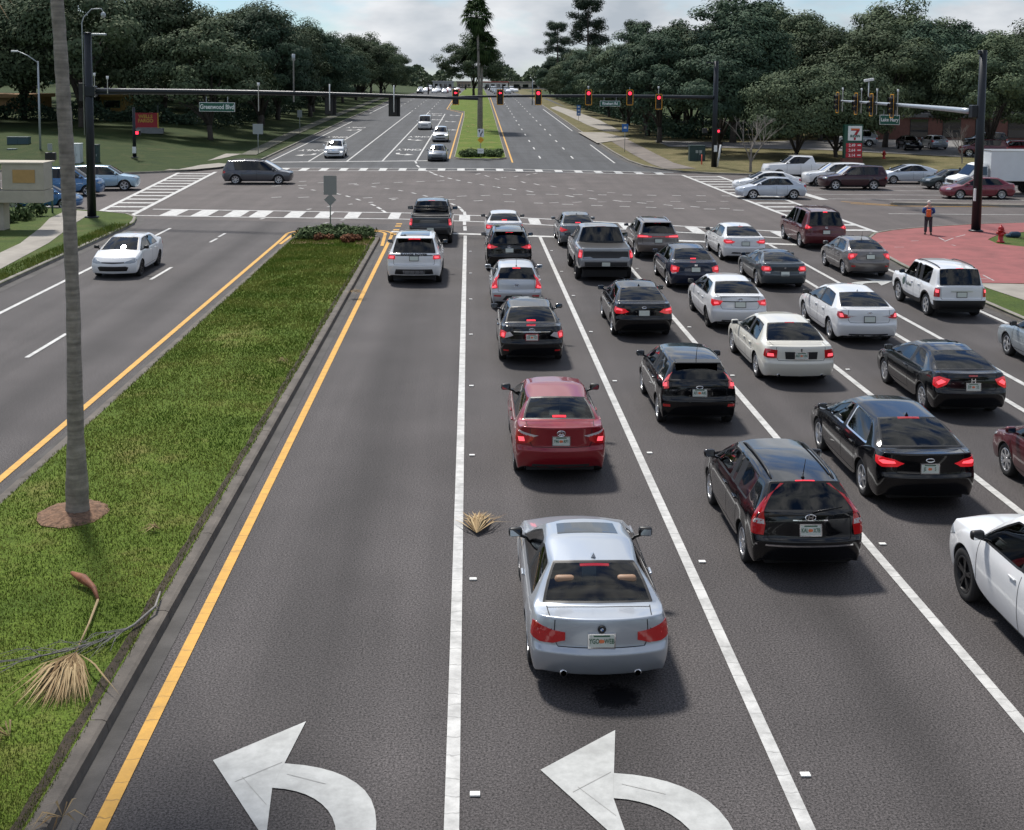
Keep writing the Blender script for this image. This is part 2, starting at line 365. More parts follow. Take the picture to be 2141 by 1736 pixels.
# near-left corner ----------------------------------------------------
nlp = [Vector((-16.75, -28)), Vector((-16.75, 20)), Vector((-16.75, 44)), Vector((-16.95, 58)), Vector((-17.0, 62.5)), Vector((-17.1, 64.5)), Vector((-17.6, 66.9)), Vector((-18.4, 68.6)), Vector((-19.7, 69.5)), Vector((-22.2, 71.1)), Vector((-26.2, 72.7)), Vector((-60, 78.2)), Vector((-170, 95))]
nlp = nlp[::-1]
kerb('corner_kerb', nlp[::-1], 3.0, CONC, 0.4)
def hnl(x, y): return 0.13+0.5*sstep(-24, -40, x)
tag(poly_sheet('verge_near_left', [(p.x, p.y) for p in nlp] + [(-170, -28)], hnl, G_VERGE, step=6), kind='structure')
wp = [(-17.9, -28), (-17.9, 20), (-18.0, 48.5), (-18.7, 56.2), (-20.0, 64.5), (-20.6, 69.4), (-22.3, 70.4), (-21.9, 66), (-21.0, 62), (-19.9, 56), (-19.3, 48), (-19.2, 20), (-19.2, -28)]
tag(poly_sheet('sidewalk', wp, lambda x, y: 0.146, CONC_L, step=2), kind='structure')
# far-left corner -----------------------------------------------------
flp = [Vector((-170, 121)), Vector((-60, 104)), Vector((-26.5, 98.3)), Vector((-22.8, 101.0)), Vector((-21.0, 104.0)), Vector((-19.6, 108.5)), Vector((-18.6, 114)), Vector((-18.5, 150)), Vector((-18.4, 190)), Vector((-18.0, 230)), Vector((-17.5, 300)), Vector((-16.5, 600))]
kerb('corner_kerb', flp, 3.0, CONC, 0.4, split=False)
def hfl(x, y):
    d = min(-18.6-x, y-(98.3-(x+26.5)*0.16) if x < -22 else 99); return zprof(y)+0.13+1.5*sstep(2, 22, d)+0.9*sstep(20, 60, d)
tag(poly_sheet('verge_far_left', [(p.x, p.y) for p in flp[::-1]] + [(-170, 600)][::1], hfl, G_FAR, step=5), kind='structure')
sw = [gpt(262, 350), gpt(400, 343), gpt(446, 336), gpt(490, 326)]
tag(ribbon('sidewalk', resample([(p.x, p.y) for p in sw], 2.5), 1.5, 0.2, CONC_L), kind='structure')
tag(ribbon('sidewalk', resample([(-20.6, 118), (-21.2, 150), (-21.4, 200), (-20.5, 300)], 4), 1.5, 0.21, mat('sidewalk_dark', (0.10, 0.10, 0.075), 0.9, vary=0.3)), kind='structure')  # stretch along the far road, in a darker, slightly greenish tone
tag(poly_sheet('corner_ramp', [(-24.2, 100.4), (-22.0, 101.6), (-20.6, 104.2), (-19.8, 107.2), (-21.5, 108.5), (-23.5, 104.6)], lambda x, y: zprof(y)+0.175, CONC_L), kind='structure')
# near-right corner ---------------------------------------------------
nrp = [Vector((17.6, -28)), Vector((17.6, 20)), Vector((17.6, 46)), Vector((17.75, 50.5)), Vector((18.1, 55)), Vector((18.9, 58.6)), Vector((20.1, 61.2)), Vector((21.4, 62.5)), Vector((23.7, 63.9)), Vector((26.7, 65.3)), Vector((30, 66.1)), Vector((60, 64.5)), Vector((170, 58))]
kerb('corner_kerb', nrp[::-1], 3.0, CONC, 0.4)

def hnr(x, y): return 0.13
tag(poly_sheet('verge_near_right', [(p.x, p.y) for p in nrp] + [(170, -28)], hnr, G_VERGE, step=6), kind='structure')
red = [(17.75, 45.8), (17.9, 50.5), (18.25, 55), (19.0, 58.4), (20.2, 60.9), (21.5, 62.2), (23.8, 63.6), (26.8, 65.0), (30, 65.8), (40, 65.5), (60, 64.2), (60, 62.4), (34, 62.9), (29, 62.3), (26.2, 60.6), (24.8, 58.6), (24.6, 57.0), (25.4, 56.0), (28, 54.9), (34, 53.8), (60, 52), (60, 46), (24, 45.2)]
tag(poly_sheet('red_pavement', red, lambda x, y: 0.147, RED_PAVE, step=3), kind='structure')
tag(poly_sheet('sidewalk', [(19.0, -28), (20.6, -28), (20.6, 30), (21.6, 38), (24, 42), (60, 40.5), (60, 45.8), (24, 45.0), (18.9, 45.6), (18.9, 44.4), (19.3, 40), (19.0, 30)], lambda x, y: 0.145, CONC_L, step=3), kind='structure')
# far-right corner ----------------------------------------------------
frp = [Vector((16.2, 600)), Vector((15.4, 330)), Vector((14.9, 230)), Vector((14.5, 165)), Vector((14.5, 125)), Vector((14.7, 115)), Vector((15.3, 109)), Vector((16.3, 105.6)), Vector((17.9, 102.9)), Vector((20.0, 101.3)), Vector((22.3, 100.5)), Vector((27.6, 99.6)), Vector((60, 98.0)), Vector((170, 93))]
kerb('corner_kerb', frp, 3.0, CONC, 0.4, split=False)
def hfr(x, y):
    d = min(x-14.7, y-(100.2-(x-22)*0.04)); return zprof(min(y, 128)+max(0, y-128)*(1-sstep(18, 30, x)))+0.13+0.25*sstep(1, 10, d)
tag(poly_sheet('verge_far_right', [(p.x, p.y) for p in frp] + [(170, 600)], hfr, G_DRY, step=5), kind='structure')
def on_fr(pts, name, M, dz, step=3):
    return tag(poly_sheet(name, [(q.x, q.y) for q in [gpt(*p, 0.2) for p in pts]], lambda x, y: hfr(x, y)+dz, M, step=step), kind='structure')
on_fr([(1278, 295), (1325, 323), (1361, 342), (1389, 352), (1455, 353.5), (1409, 341), (1367, 320), (1310, 291)], 'path', mat('path_asphalt', (0.15, 0.13, 0.115), 0.9, vary=0.3, vscale=0.8), 0.03)
on_fr([(1150, 225), (1180, 238), (1230, 262), (1262, 274), (1300, 276), (1255, 252), (1200, 232), (1165, 222)], 'path', CONC_L, 0.03)
on_fr([(1208, 276), (1249, 299), (1318, 291), (1262, 277)], 'driveway', CONC_L, 0.05)
lot = [(21, 131), (26, 128.6), (36, 126.0), (46, 118), (60, 110.5), (110, 108), (110, 150), (60, 152), (40, 146), (30, 140), (21, 141)]
tag(poly_sheet('parking_lot', lot, lambda x, y: hfr(x, y)+0.05, A_LOT, step=4), kind='structure')
# far median ----------------------------------------------------------
def fx(x, Y): return x+fshift(Y)
fmp = [Vector((fx(3.55, Y), Y)) for Y in (117.5, 140, 180, 230, 290, 340, 420, 600)]
fml = [Vector((fx(-4.6, Y), Y)) for Y in (600, 420, 300, 240)] + [Vector((fx(-4.2, 232), 232)), Vector((fx(-1.6, 223), 223))] + [Vector((fx(-1.4, Y), Y)) for Y in (200, 160, 130, 117.5)] + [Vector((-0.9, 116.2)), Vector((0.2, 115.6)), Vector((2.2, 115.6)), Vector((3.2, 116.3)), Vector((3.55, 117.5))]
kerb('far_median_kerb', fmp + fml, 3.0, CONC_L, 0.3, split=False)
tag(poly_sheet('far_median_lawn', [(p.x, p.y) for p in offset_path(fmp+fml, 0.1)][:-1], lambda x, y: zprof(y)+0.16, G_LAWN, step=6), kind='structure')
# cross-street median on the right ------------------------------------
rm = [Vector((26.2, 76.6)), Vector((34, 75.4)), Vector((170, 70)), Vector((170, 71.5)), Vector((34, 76.7)), Vector((26.6, 77.3))]
kerb('cross_median_kerb', rm + [rm[0]], 3.0, CONC_L, 0.0, split=False)
tag(poly_sheet('cross_median_top', [(p.x, p.y) for p in rm], lambda x, y: 0.146, CONC_OLD), kind='structure')

# ------------------------------------------------------------------ painted markings (children of the road they lie on)
def line(parent, name, a, b, width, M, dash=None, z=0.012):
    a, b = Vector((a[0], a[1])), Vector((b[0], b[1])); L_ = (b-a).length; d = (b-a)/L_
    if not dash: return ribbon(name, densify(a, b, 3.0 if max(a.y, b.y) < 98 else 2.0), width, z, M, parent)
    s = 0.0
    while s < L_:
        e = min(s+dash[0], L_); ribbon(name, densify(a+d*s, a+d*e, 2.5), width, z, M, parent); s += dash[0]+dash[1]
LW = 0.155
for x, y0, y1 in ((-0.14, -28, 60.4), (3.47, -28, 59.9), (6.58, -28, 59.4), (9.78, -28, 58.8), (12.89, -28, 58.2), (14.02, -28, 58.1), (17.04, -28, 53.0)):
    line(near_road, 'lane_line', (x, y0), (x, y1), LW, P_WHITE)
line(near_road, 'edge_line', (-3.69, -28), (-3.69, 58.9), LW, P_YEL)
line(near_road, 'edge_line', (-8.76, -28), (-8.76, 58.6), LW, P_YEL)
for k in range(2):
    o_ = 0.0 if k == 0 else 0.34
    pth = [Vector((-3.69-o_*0.6, 58.9 if k == 0 else 56.5))] + arc(-5.6, 60.9, 1.9-o_, 0, 90, 7) + arc(-6.9, 60.9, 1.9-o_, 90, 180, 7) + [Vector((-8.76+o_*0.6, 58.6 if k == 0 else 57.0))]
    ribbon('edge_line', pth, LW, 0.016, P_YEL, near_road)
for y in (60.6, 61.5, 62.4, 64.0, 65.0): ribbon('guide_dash', [(-3.6, y), (-3.6, y+0.45)], 0.3, 0.016, P_YEL, near_road)
line(near_road, 'lane_line', (-14.92, -28), (-14.92, 63), LW, P_WHITE)
for y0, y1 in ((33.6, 36.8), (46.8, 49.9), (57.6, 59.0), (59.6, 61.0), (21.5, 24.7), (9.3, 12.5)): ribbon('lane_dash', [(-11.85, y0), (-11.8, y1)], 0.13, 0.012, P_WHITE, near_road)
a, b = gpt(818, 485), gpt(1666, 512.5); line(near_road, 'stop_line', (a.x, a.y), (b.x, b.y), 0.55, P_WHITE, z=0.018)
# raised reflective markers beside the lane lines
RPM = mat('marker_white', (0.75, 0.75, 0.72), 0.4); bm = bmesh.new(); add_box(bm, (0, 0, 0.011), (0.11, 0.085, 0.02), bev=0.006); rpm_me = bpy.data.meshes.new('pavement_marker'); bm.to_mesh(rpm_me); bm.free(); rpm_me.materials.append(RPM)
for x in (-0.14, 3.47, 6.58, 9.78):
    for y in (12.75, 18.6, 24.6, 30.7, 36.7, 42.8, 48.8, 54.8):
        o = link('pavement_marker', rpm_me, None, near_road); o.location = (x+0.24, y+0.13*x+random.uniform(-.3, .3), 0.004)
# near crosswalk
def pline(parent, name, px, width, M=P_WHITE, z=0.014):
    P = [gpt(*p) for p in px]; return ribbon(name, [(p.x, p.y) for p in P], width, z, M, parent)
ntop = [(320, 438), (528, 441), (849, 446), (1022, 452.5), (1284, 466), (1575, 481.6), (1690, 488)]; nbot = [(275, 451), (528, 455), (841, 458.8), (1022, 465), (1252, 477), (1623, 497.6), (1672, 500.5)]
pline(crossing, 'crosswalk_line', ntop, 0.28); pline(crossing, 'crosswalk_line', nbot, 0.28)
def yat(lst, X):
    P = [gpt(*p) for p in lst]
    for a, b in zip(P, P[1:]):
        if a.x <= X <= b.x: return a.y+(b.y-a.y)*(X-a.x)/(b.x-a.x)
    return P[-1].y if X > P[-1].x else P[0].y
for x0, x1 in ((337, 384), (403, 451), (473, 518), (528, 568), (601, 639), (664, 699), (725, 758), (815, 841), (960, 983), (1107, 1125), (1163, 1185), (1291, 1322), (1430, 1462), (1520, 1550), (1607, 1640)):
    A_ = gpt(x0, 447+max(0, (x0-850)*0.05)); B_ = gpt(x1, 447+max(0, (x1-850)*0.05)); xc = (A_.x+B_.x)/2; wd = min(0.95, max(0.6, (B_.x-A_.x)*0.85))
    ribbon('crosswalk_bar', [(xc, yat(nbot, xc)+0.16), (xc, yat(ntop, xc)-0.16)], wd, 0.016, P_WHITE, crossing)
ftop = [(575, 352), (1019, 353), (1408, 361.8)]; fbot = [(600, 358), (1019, 357.8), (1428, 366.8)]
pline(crossing, 'crosswalk_line', ftop, 0.28, z=0.02); pline(crossing, 'crosswalk_line', fbot, 0.28, z=0.02)
for k in range(20):
    xc = -15.2+1.62*k; ribbon('crosswalk_bar', [(xc, yat(fbot, xc)+0.16), (xc, yat(ftop, xc)-0.16)], 0.62, 0.024, P_WHITE, crossing)
for la, lb, n_ in (([(204.5, 445), (373, 362)], [(275.5, 451), (451, 360)], 13), ([(1426.7, 366.5), (1559, 418.8), (1735, 486)], [(1502, 369), (1648, 420), (1840, 489)], 16)):
    pline(crossing, 'crosswalk_line', la, 0.28); pline(crossing, 'crosswalk_line', lb, 0.28)
    PA = [gpt(*p) for p in la]; PB = [gpt(*p) for p in lb]; y0 = max(PA[0].y if PA[0].y < PA[-1].y else PA[-1].y, min(PB[0].y, PB[-1].y))+0.8; y1 = min(max(PA[0].y, PA[-1].y), max(PB[0].y, PB[-1].y))-0.8
    def xat(P, Y):
        for a, b in zip(P, P[1:]):
            if min(a.y, b.y) <= Y <= max(a.y, b.y): return a.x+(b.x-a.x)*(Y-a.y)/(b.y-a.y)
        return P[-1].x
    for k in range(n_):
        Y = y0+(y1-y0)*k/(n_-1); ribbon('crosswalk_bar', [(xat(PA, Y)+0.15, Y), (xat(PB, Y)-0.15, Y)], 0.62, 0.018, P_WHITE, crossing)
a, b = gpt(546, 340), gpt(894, 336.8); line(far_road, 'stop_line', (a.x, a.y), (b.x, b.y), 0.55, P_WHITE, z=0.02)
a, b = gpt(158, 432), gpt(300, 374); line(crossing, 'stop_line', (-24.6, 73.2), (-26.0, 86.5), 0.6, P_WHITE, z=0.018)
# turning guide dashes through the junction (picture rows read off the photograph, laid on the road plane)
def z2(x, y): return 528.5+x*0.2504, 113.2+y*0.2504
def z3(x, y): return 1019+x*0.2783, y*0.2783
dash = []
for x0, x1, y in ((120, 185, 1465), (295, 360, 1464), (440, 535, 1462), (645, 715, 1464), (830, 895, 1466), (1017, 1085, 1467), (1200, 1270, 1469), (1387, 1455, 1471), (1570, 1640, 1472), (1760, 1825, 1474), (127, 205, 1518), (350, 420, 1528), (560, 645, 1537), (780, 865, 1546), (993, 1070, 1553), (1190, 1270, 1560), (1400, 1480, 1568), (1625, 1715, 1573), (1845, 1926, 1581)): dash.append((z3(x0, y-1), z3(x1, y+1), 0))
for x0, x1, y, dy_ in ((45, 95, 1408, 5), (165, 215, 1423, 5), (293, 345, 1440, 5), (590, 650, 1476, 5), (765, 820, 1495, 4), (945, 1010, 1511, 4), (1125, 1195, 1527, 3), (1325, 1390, 1543, 3), (1525, 1595, 1556, 3), (1745, 1820, 1568, 2)): dash.append((z3(x0, y-dy_), z3(x1, y+dy_), 0))
for x0, x1, y, dy_ in ((255, 285, 1371, 5), (350, 390, 1387, 5), (475, 515, 1403, 4), (610, 660, 1420, 3), (750, 800, 1435, 3), (900, 960, 1449, 2), (465, 535, 1525, -2), (640, 710, 1521, -2), (830, 895, 1519, 0), (1010, 1080, 1517, 0), (1195, 1250, 1516, 0), (1375, 1450, 1516, 0), (1570, 1645, 1516, 0), (1750, 1810, 1515, 0), (290, 320, 1315, -3), (345, 375, 1305, -3), (200, 230, 1327, -3), (110, 140, 1335, -2)): dash.append((z3(x0, y-dy_), z3(x1, y+dy_), 1))
for x0, x1, y in ((1180, 1250, 1073), (995, 1060, 1080), (800, 870, 1085), (545, 610, 1075), (385, 445, 1065), (155, 240, 1197), (380, 470, 1197), (920, 1000, 1202), (1135, 1215, 1206), (1365, 1435, 1066), (1540, 1600, 1060), (160, 235, 1103), (380, 450, 1098), (1705, 1785, 1188), (1905, 1980, 1182), (1845, 1920, 1226), (1605, 1690, 1217), (1510, 1590, 1195)): dash.append((z2(x0, y+2), z2(x1, y-2), 0))
def chain(pts, kind=0):
    for i, p in enumerate(pts):
        q = pts[min(i+1, len(pts)-1)]; o_ = pts[max(i-1, 0)]; tx, ty = (q[0]-o_[0]), (q[1]-o_[1]); l_ = math.hypot(tx, ty)/18.0 if True else 1
        dash.append((z2(p[0]-tx/l_, p[1]-ty/l_), z2(p[0]+tx/l_, p[1]+ty/l_), kind))
chain([(1362, 905), (1380, 938), (1440, 972), (1490, 990), (1525, 1007), (1575, 1022), (1645, 1040), (1715, 1056), (1812, 1075), (1915, 1093), (2035, 1111)])
chain([(865, 1093), (1010, 1110), (1120, 1125), (1235, 1142), (1345, 1163), (1440, 1186), (1600, 1230), (1670, 1256), (1720, 1280), (1748, 1307), (1770, 1335), (1768, 1412), (1772, 1458)])
chain([(405, 1122), (505, 1137), (612, 1152), (715, 1170), (795, 1190), (880, 1217), (1005, 1262), (1055, 1288), (1095, 1315)], 0)
chain([(80, 1377), (470, 1297), (640, 1275), (815, 1255), (985, 1240), (1175, 1217)], 0)
chain([(1955, 1020), (2040, 1045), (1880, 1003), (2095, 1032)], 1)
chain([(470, 1447), (610, 1413), (750, 1387)], 1)
for A_, B_, k in dash:
    p, q = gpt(*A_), gpt(*B_); d = Vector((q.x-p.x, q.y-p.y))
    if d.length > 2.6: c_ = (p+q)/2; p = c_-(q-p).normalized()*1.3; q = c_+(c_-p)
    ribbon('guide_dash', [(p.x, p.y), (q.x, q.y)], 0.17, 0.011, P_WHITE if k == 0 else P_FAINT, crossing)
# cross street lines on the right and left
line(crossing, 'lane_line', (24.3, 71.35), (60, 69.9), 0.15, P_WHITE)
line(crossing, 'edge_line', (23.7, 78.6), (26.5, 76.2), 0.13, P_YEL); line(crossing, 'edge_line', (23.9, 77.3), (26.4, 75.9), 0.13, P_YEL); line(crossing, 'edge_line', (26.4, 75.9), (120, 71.4), 0.13, P_YEL)
line(crossing, 'stop_line', (22.3, 96.5), (22.9, 79.6), 0.6, P_WHITE, z=0.018)
for yy in (80.4, 83.7, 87.0, 90.3, 93.6): line(crossing, 'lane_line', (23.4, yy), (120, yy-3.6), 0.14, P_WHITE)
for yy in (76.6, 80.0, 83.3, 90.5): line(crossing, 'lane_line', (-26.0, yy), (-90, yy+10), 0.15, P_WHITE)
# far road lines
for x, y0, y1 in ((-17.75, 113, 187), (-14.35, 113, 165), (-10.95, 113, 222), (-7.8, 114, 222), (-4.75, 114, 215), (13.25, 113, 138), (13.3, 165, 240), (-17.6, 215, 300)): line(far_road, 'lane_line', (fx(x, y0), y0), (fx(x, y1), y1), 0.15, P_WHITE)
for x in (6.75, 9.85): line(far_road, 'lane_dash', (fx(x, 118), 118), (fx(x, 330), 330), 0.15, P_WHITE, (3.05, 9.1))
for x in (-14.35, -10.95, -7.8): line(far_road, 'lane_dash', (fx(x, 225), 225), (fx(x, 330), 330), 0.15, P_WHITE, (3.05, 9.1))
for x, y0, y1 in ((3.98, 113, 330), (-1.8, 117, 219), (-4.95, 236, 330)): line(far_road, 'edge_line', (fx(x, y0), y0), (fx(x, y1), y1), 0.15, P_YEL)
line(far_road, 'edge_line', (fx(-1.8, 219), 219), (fx(-4.95, 236), 236), 0.15, P_YEL)
# arrows and words
P_SEAM = mat('paint_seam', (0.30, 0.30, 0.29), 0.7)
def arrow_left(loc, s=1.0, mirror=False, parent=None, rz=0.0, M=P_ARROW, z=0.013, sy=1.0):
    """turn arrow: head pointing left, curved shaft; loc is the tip"""
    pts = [(0, 0), (0.82, -1.5), (0.74, -0.56), (0.88, -0.585), (1.0, -0.63), (1.11, -0.69), (1.21, -0.77), (1.30, -0.87), (1.38, -0.99), (1.44, -1.12), (1.485, -1.27), (1.51, -1.45), (1.52, -2.5), (1.9, -2.5), (1.905, -1.45), (1.895, -1.22), (1.865, -1.0), (1.81, -0.80), (1.73, -0.63), (1.63, -0.49), (1.50, -0.36), (1.36, -0.26), (1.20, -0.18), (1.02, -0.12), (0.8, -0.08), (0.92, 0.83)]
    if mirror: pts = [(-x, y) for x, y in pts][::-1]
    c, s_ = math.cos(rz), math.sin(rz)
    pts = [(loc[0]+s*(x*c-y*sy*s_), loc[1]+s*(x*s_+y*sy*c)) for x, y in pts]
    o = poly_sheet('turn_arrow', pts, lambda x, y: zprof(y)+z, M, parent, smooth=False)
    if loc[1] < 20:      # joints between the thermoplastic pieces
        for a_, b_ in (((0.32, -0.44), (0.77, -0.06)), ((0.79, -0.10), (0.745, -0.54)), ((0.38, -0.34), (0.73, -0.88)), ((0.86, -0.30), (1.30, -0.50))):
            mesh_obj('marking_seam', [(loc[0]+s*x_, loc[1]+s*y_+dy_, z+0.003) for (x_, y_), dy_ in ((a_, -0.006), (b_, -0.006), (b_, 0.006), (a_, 0.006))], [(0, 1, 2, 3)], P_SEAM, o)
    return o
arrow_left((-2.80, 13.35), parent=near_road); arrow_left((0.82, 13.08), parent=near_road)
arrow_left((16.25, 46.9), 1.0, True, near_road, sy=0.75)
for p in ((430, 848), (1265, 843), (1355, 722), (660, 735), (830, 638), (1545, 515), (1690, 515), (1655, 567), (1655, 636)):
    q = gpt(*z2(*p)); lft = p[0] > 1200; arrow_left((q.x+(0.9 if lft else -0.9), q.y), 0.95, not lft, far_road, math.pi, P_WHITE, 0.02)
for p in ((500, 805), (1305, 800), (705, 695), (1390, 692), (865, 615), (1520, 500), (1520, 550)):
    q = gpt(*z2(*p)); t = text_mesh('road_lettering', 'ONLY', 1.0, P_WHITE, far_road, (q.x, q.y, zprof(q.y)+0.022), (-math.atan(0.0152), 0, math.pi), 0.0, 0.02); t.scale = (0.95, 3.2, 1)
# the wet oil patch and tar marks on the near lanes
OIL = mat('oil_stain', (0.010, 0.010, 0.012), 0.35, spec=0.5)
t = OIL.node_tree; b_ = t.nodes['Principled BSDF']; tcn = t.nodes.new('ShaderNodeTexCoord'); mp = t.nodes.new('ShaderNodeMapping'); mp.inputs['Location'].default_value = (-1.84/0.34, -14.72/0.34, 0); mp.inputs['Scale'].default_value = (1/0.34, 1/0.34, 0); t.links.new(tcn.outputs['Object'], mp.inputs[0])
ln = t.nodes.new('ShaderNodeVectorMath'); ln.operation = 'LENGTH'; t.links.new(mp.outputs[0], ln.inputs[0]); nn_ = t.nodes.new('ShaderNodeTexNoise'); nn_.inputs['Scale'].default_value = 9.0; nn_.inputs['Detail'].default_value = 6; nn_.inputs['Roughness'].default_value = 0.75; t.links.new(tcn.outputs['Object'], nn_.inputs['Vector'])
ad_ = t.nodes.new('ShaderNodeMath'); ad_.operation = 'MULTIPLY_ADD'; ad_.inputs[1].default_value = 1.5; t.links.new(nn_.outputs[0], ad_.inputs[0]); t.links.new(ln.outputs['Value'], ad_.inputs[2]); mr_ = t.nodes.new('ShaderNodeMapRange'); mr_.inputs[1].default_value = 1.35; mr_.inputs[2].default_value = 1.75; mr_.inputs[3].default_value = 0.85; mr_.inputs[4].default_value = 0.0; t.links.new(ad_.outputs[0], mr_.inputs[0]); t.links.new(mr_.outputs[0], b_.inputs['Alpha'])
poly_sheet('oil_stain', [(1.84+0.62*math.cos(a), 14.72+0.55*math.sin(a)) for a in [2*math.pi*k/32 for k in range(32)]], lambda x, y: 0.005, OIL, near_road, smooth=False)
# bare soil along the inside of the median kerb, survey paint on the red pavement
SOIL = mat('soil_edge', (0.045, 0.033, 0.022), 0.95, vary=0.6, vscale=9, bump=0.8, bscale=30)
sp_ = [Vector((MR-0.29+0.035*noise.noise((0, y*0.9, 2.2)), y)) for y in [10+0.4*k for k in range(118)]]
V = []; F = []
for i, p in enumerate(sp_):
    w_ = 0.07+0.05*noise.noise((3, p.y*1.3, 0)); V += [(MR-0.25, p.y, 0.152), (p.x-w_, p.y, hmed(p.x-w_, p.y)+0.012)]
    if i: F.append((2*i-2, 2*i, 2*i+1, 2*i-1))
mesh_obj('soil_edge', V, F, SOIL, med)
rp_ = bpy.data.objects['red_pavement']
for a_, b_ in (((1828, 507), (1846, 506)), ((1905, 504), (1921, 503.5)), ((1963, 497), (1975, 503)), ((1975, 505), (1993, 498)), ((1998, 496), (2018, 491)), ((1990, 512), (1998, 514)), ((2040, 582), (2075, 584)), ((2055, 575), (2078, 587)), ((1870, 517), (1890, 517))):
    p, q = gpt(*a_, 0.15), gpt(*b_, 0.15); V = []; d = Vector((q.x-p.x, q.y-p.y)).normalized(); n_ = Vector((-d.y, d.x))*0.035
    mesh_obj('survey_mark', [(p.x-n_.x, p.y-n_.y, 0.151), (q.x-n_.x, q.y-n_.y, 0.151), (q.x+n_.x, q.y+n_.y, 0.151), (p.x+n_.x, p.y+n_.y, 0.151)], [(0, 1, 2, 3)], P_FAINT, rp_)
# ------------------------------------------------------------------ vehicle materials
def glass_mat(name, tint):
    M = bpy.data.materials.new(name); M.use_nodes = True; t = M.node_tree; t.nodes.clear()
    o = t.nodes.new('ShaderNodeOutputMaterial'); mx = t.nodes.new('ShaderNodeMixShader'); tr = t.nodes.new('ShaderNodeBsdfTransparent'); gl = t.nodes.new('ShaderNodeBsdfGlossy'); fr = t.nodes.new('ShaderNodeFresnel')
    fr.inputs[0].default_value = 1.55; tr.inputs[0].default_value = (*tint, 1); gl.inputs[0].default_value = (1, 1, 1, 1); gl.inputs['Roughness'].default_value = 0.015
    t.links.new(fr.outputs[0], mx.inputs[0]); t.links.new(tr.outputs[0], mx.inputs[1]); t.links.new(gl.outputs[0], mx.inputs[2]); t.links.new(mx.outputs[0], o.inputs[0])
    return M
GLASS = {'dark': glass_mat('glass_dark', (0.05, 0.055, 0.06)), 'mid': glass_mat('glass_tinted', (0.22, 0.26, 0.27)), 'clear': glass_mat('glass_clear', (0.62, 0.70, 0.68))}
_paint = {}
def paint(name, col, metal=0.0, rough=0.32):
    if name not in _paint:
        M = mat('car_paint_'+name, col, rough, metal, coat=1.0, spec=0.12 if max(col) < 0.1 else 0.4); _paint[name] = M
    return _paint[name]
TRIM = mat('trim_black', (0.012, 0.012, 0.013), 0.45); PLASTIC = mat('plastic_dark', (0.03, 0.03, 0.032), 0.65); UNDER = mat('underbody', (0.012, 0.012, 0.012), 0.9)
TYRE = mat('tyre_rubber', (0.018, 0.018, 0.019), 0.8); ALLOY = mat('alloy_silver', (0.62, 0.63, 0.65), 0.28, 0.85); ALLOY_B = mat('alloy_black', (0.025, 0.025, 0.027), 0.35, 0.3); HUB = mat('hub_dark', (0.03, 0.03, 0.03), 0.7)
CHROME = mat('chrome', (0.8, 0.8, 0.82), 0.12, 1.0); SEAM = mat('panel_gap', (0.008, 0.008, 0.009), 0.8)
LENS = mat('lamp_red', (0.30, 0.008, 0.010), 0.12, coat=1.0, emit=(1, 0.02, 0.02), estr=0.05); LENS_ON = mat('lamp_red_lit', (0.6, 0.015, 0.02), 0.15, coat=1.0, emit=(1.0, 0.015, 0.03), estr=0.26)
BULB = mat('lamp_bulb', (0.9, 0.2, 0.2), 0.3, emit=(1.0, 0.08, 0.11), estr=1.15); LENS_C = mat('lamp_clear', (0.55, 0.50, 0.50), 0.1, coat=1.0); LENS_PINK = mat('lamp_pale_red', (0.62, 0.10, 0.10), 0.12, coat=1.0, emit=(1, 0.05, 0.05), estr=0.12)
BRAKE3 = mat('brake_light', (0.6, 0.02, 0.02), 0.2, emit=(1.0, 0.03, 0.06), estr=1.0); HEADL = mat('headlamp', (0.30, 0.33, 0.36), 0.08, coat=1.0); HEAD_ON = mat('headlamp_lit', (0.9, 0.9, 0.9), 0.2, emit=(1, 0.98, 0.92), estr=2.2)
PLATE_W = mat('plate_white', (0.62, 0.66, 0.60), 0.4); PLATE_G = mat('plate_green', (0.03, 0.12, 0.06), 0.4); PLATE_O = mat('plate_orange', (0.75, 0.20, 0.08), 0.4)
LEATHER_TAN = mat('leather_tan', (0.30, 0.18, 0.11), 0.55); CLOTH_G = mat('cloth_grey', (0.20, 0.20, 0.19), 0.85); CLOTH_D = mat('cloth_dark', (0.03, 0.03, 0.033), 0.85)

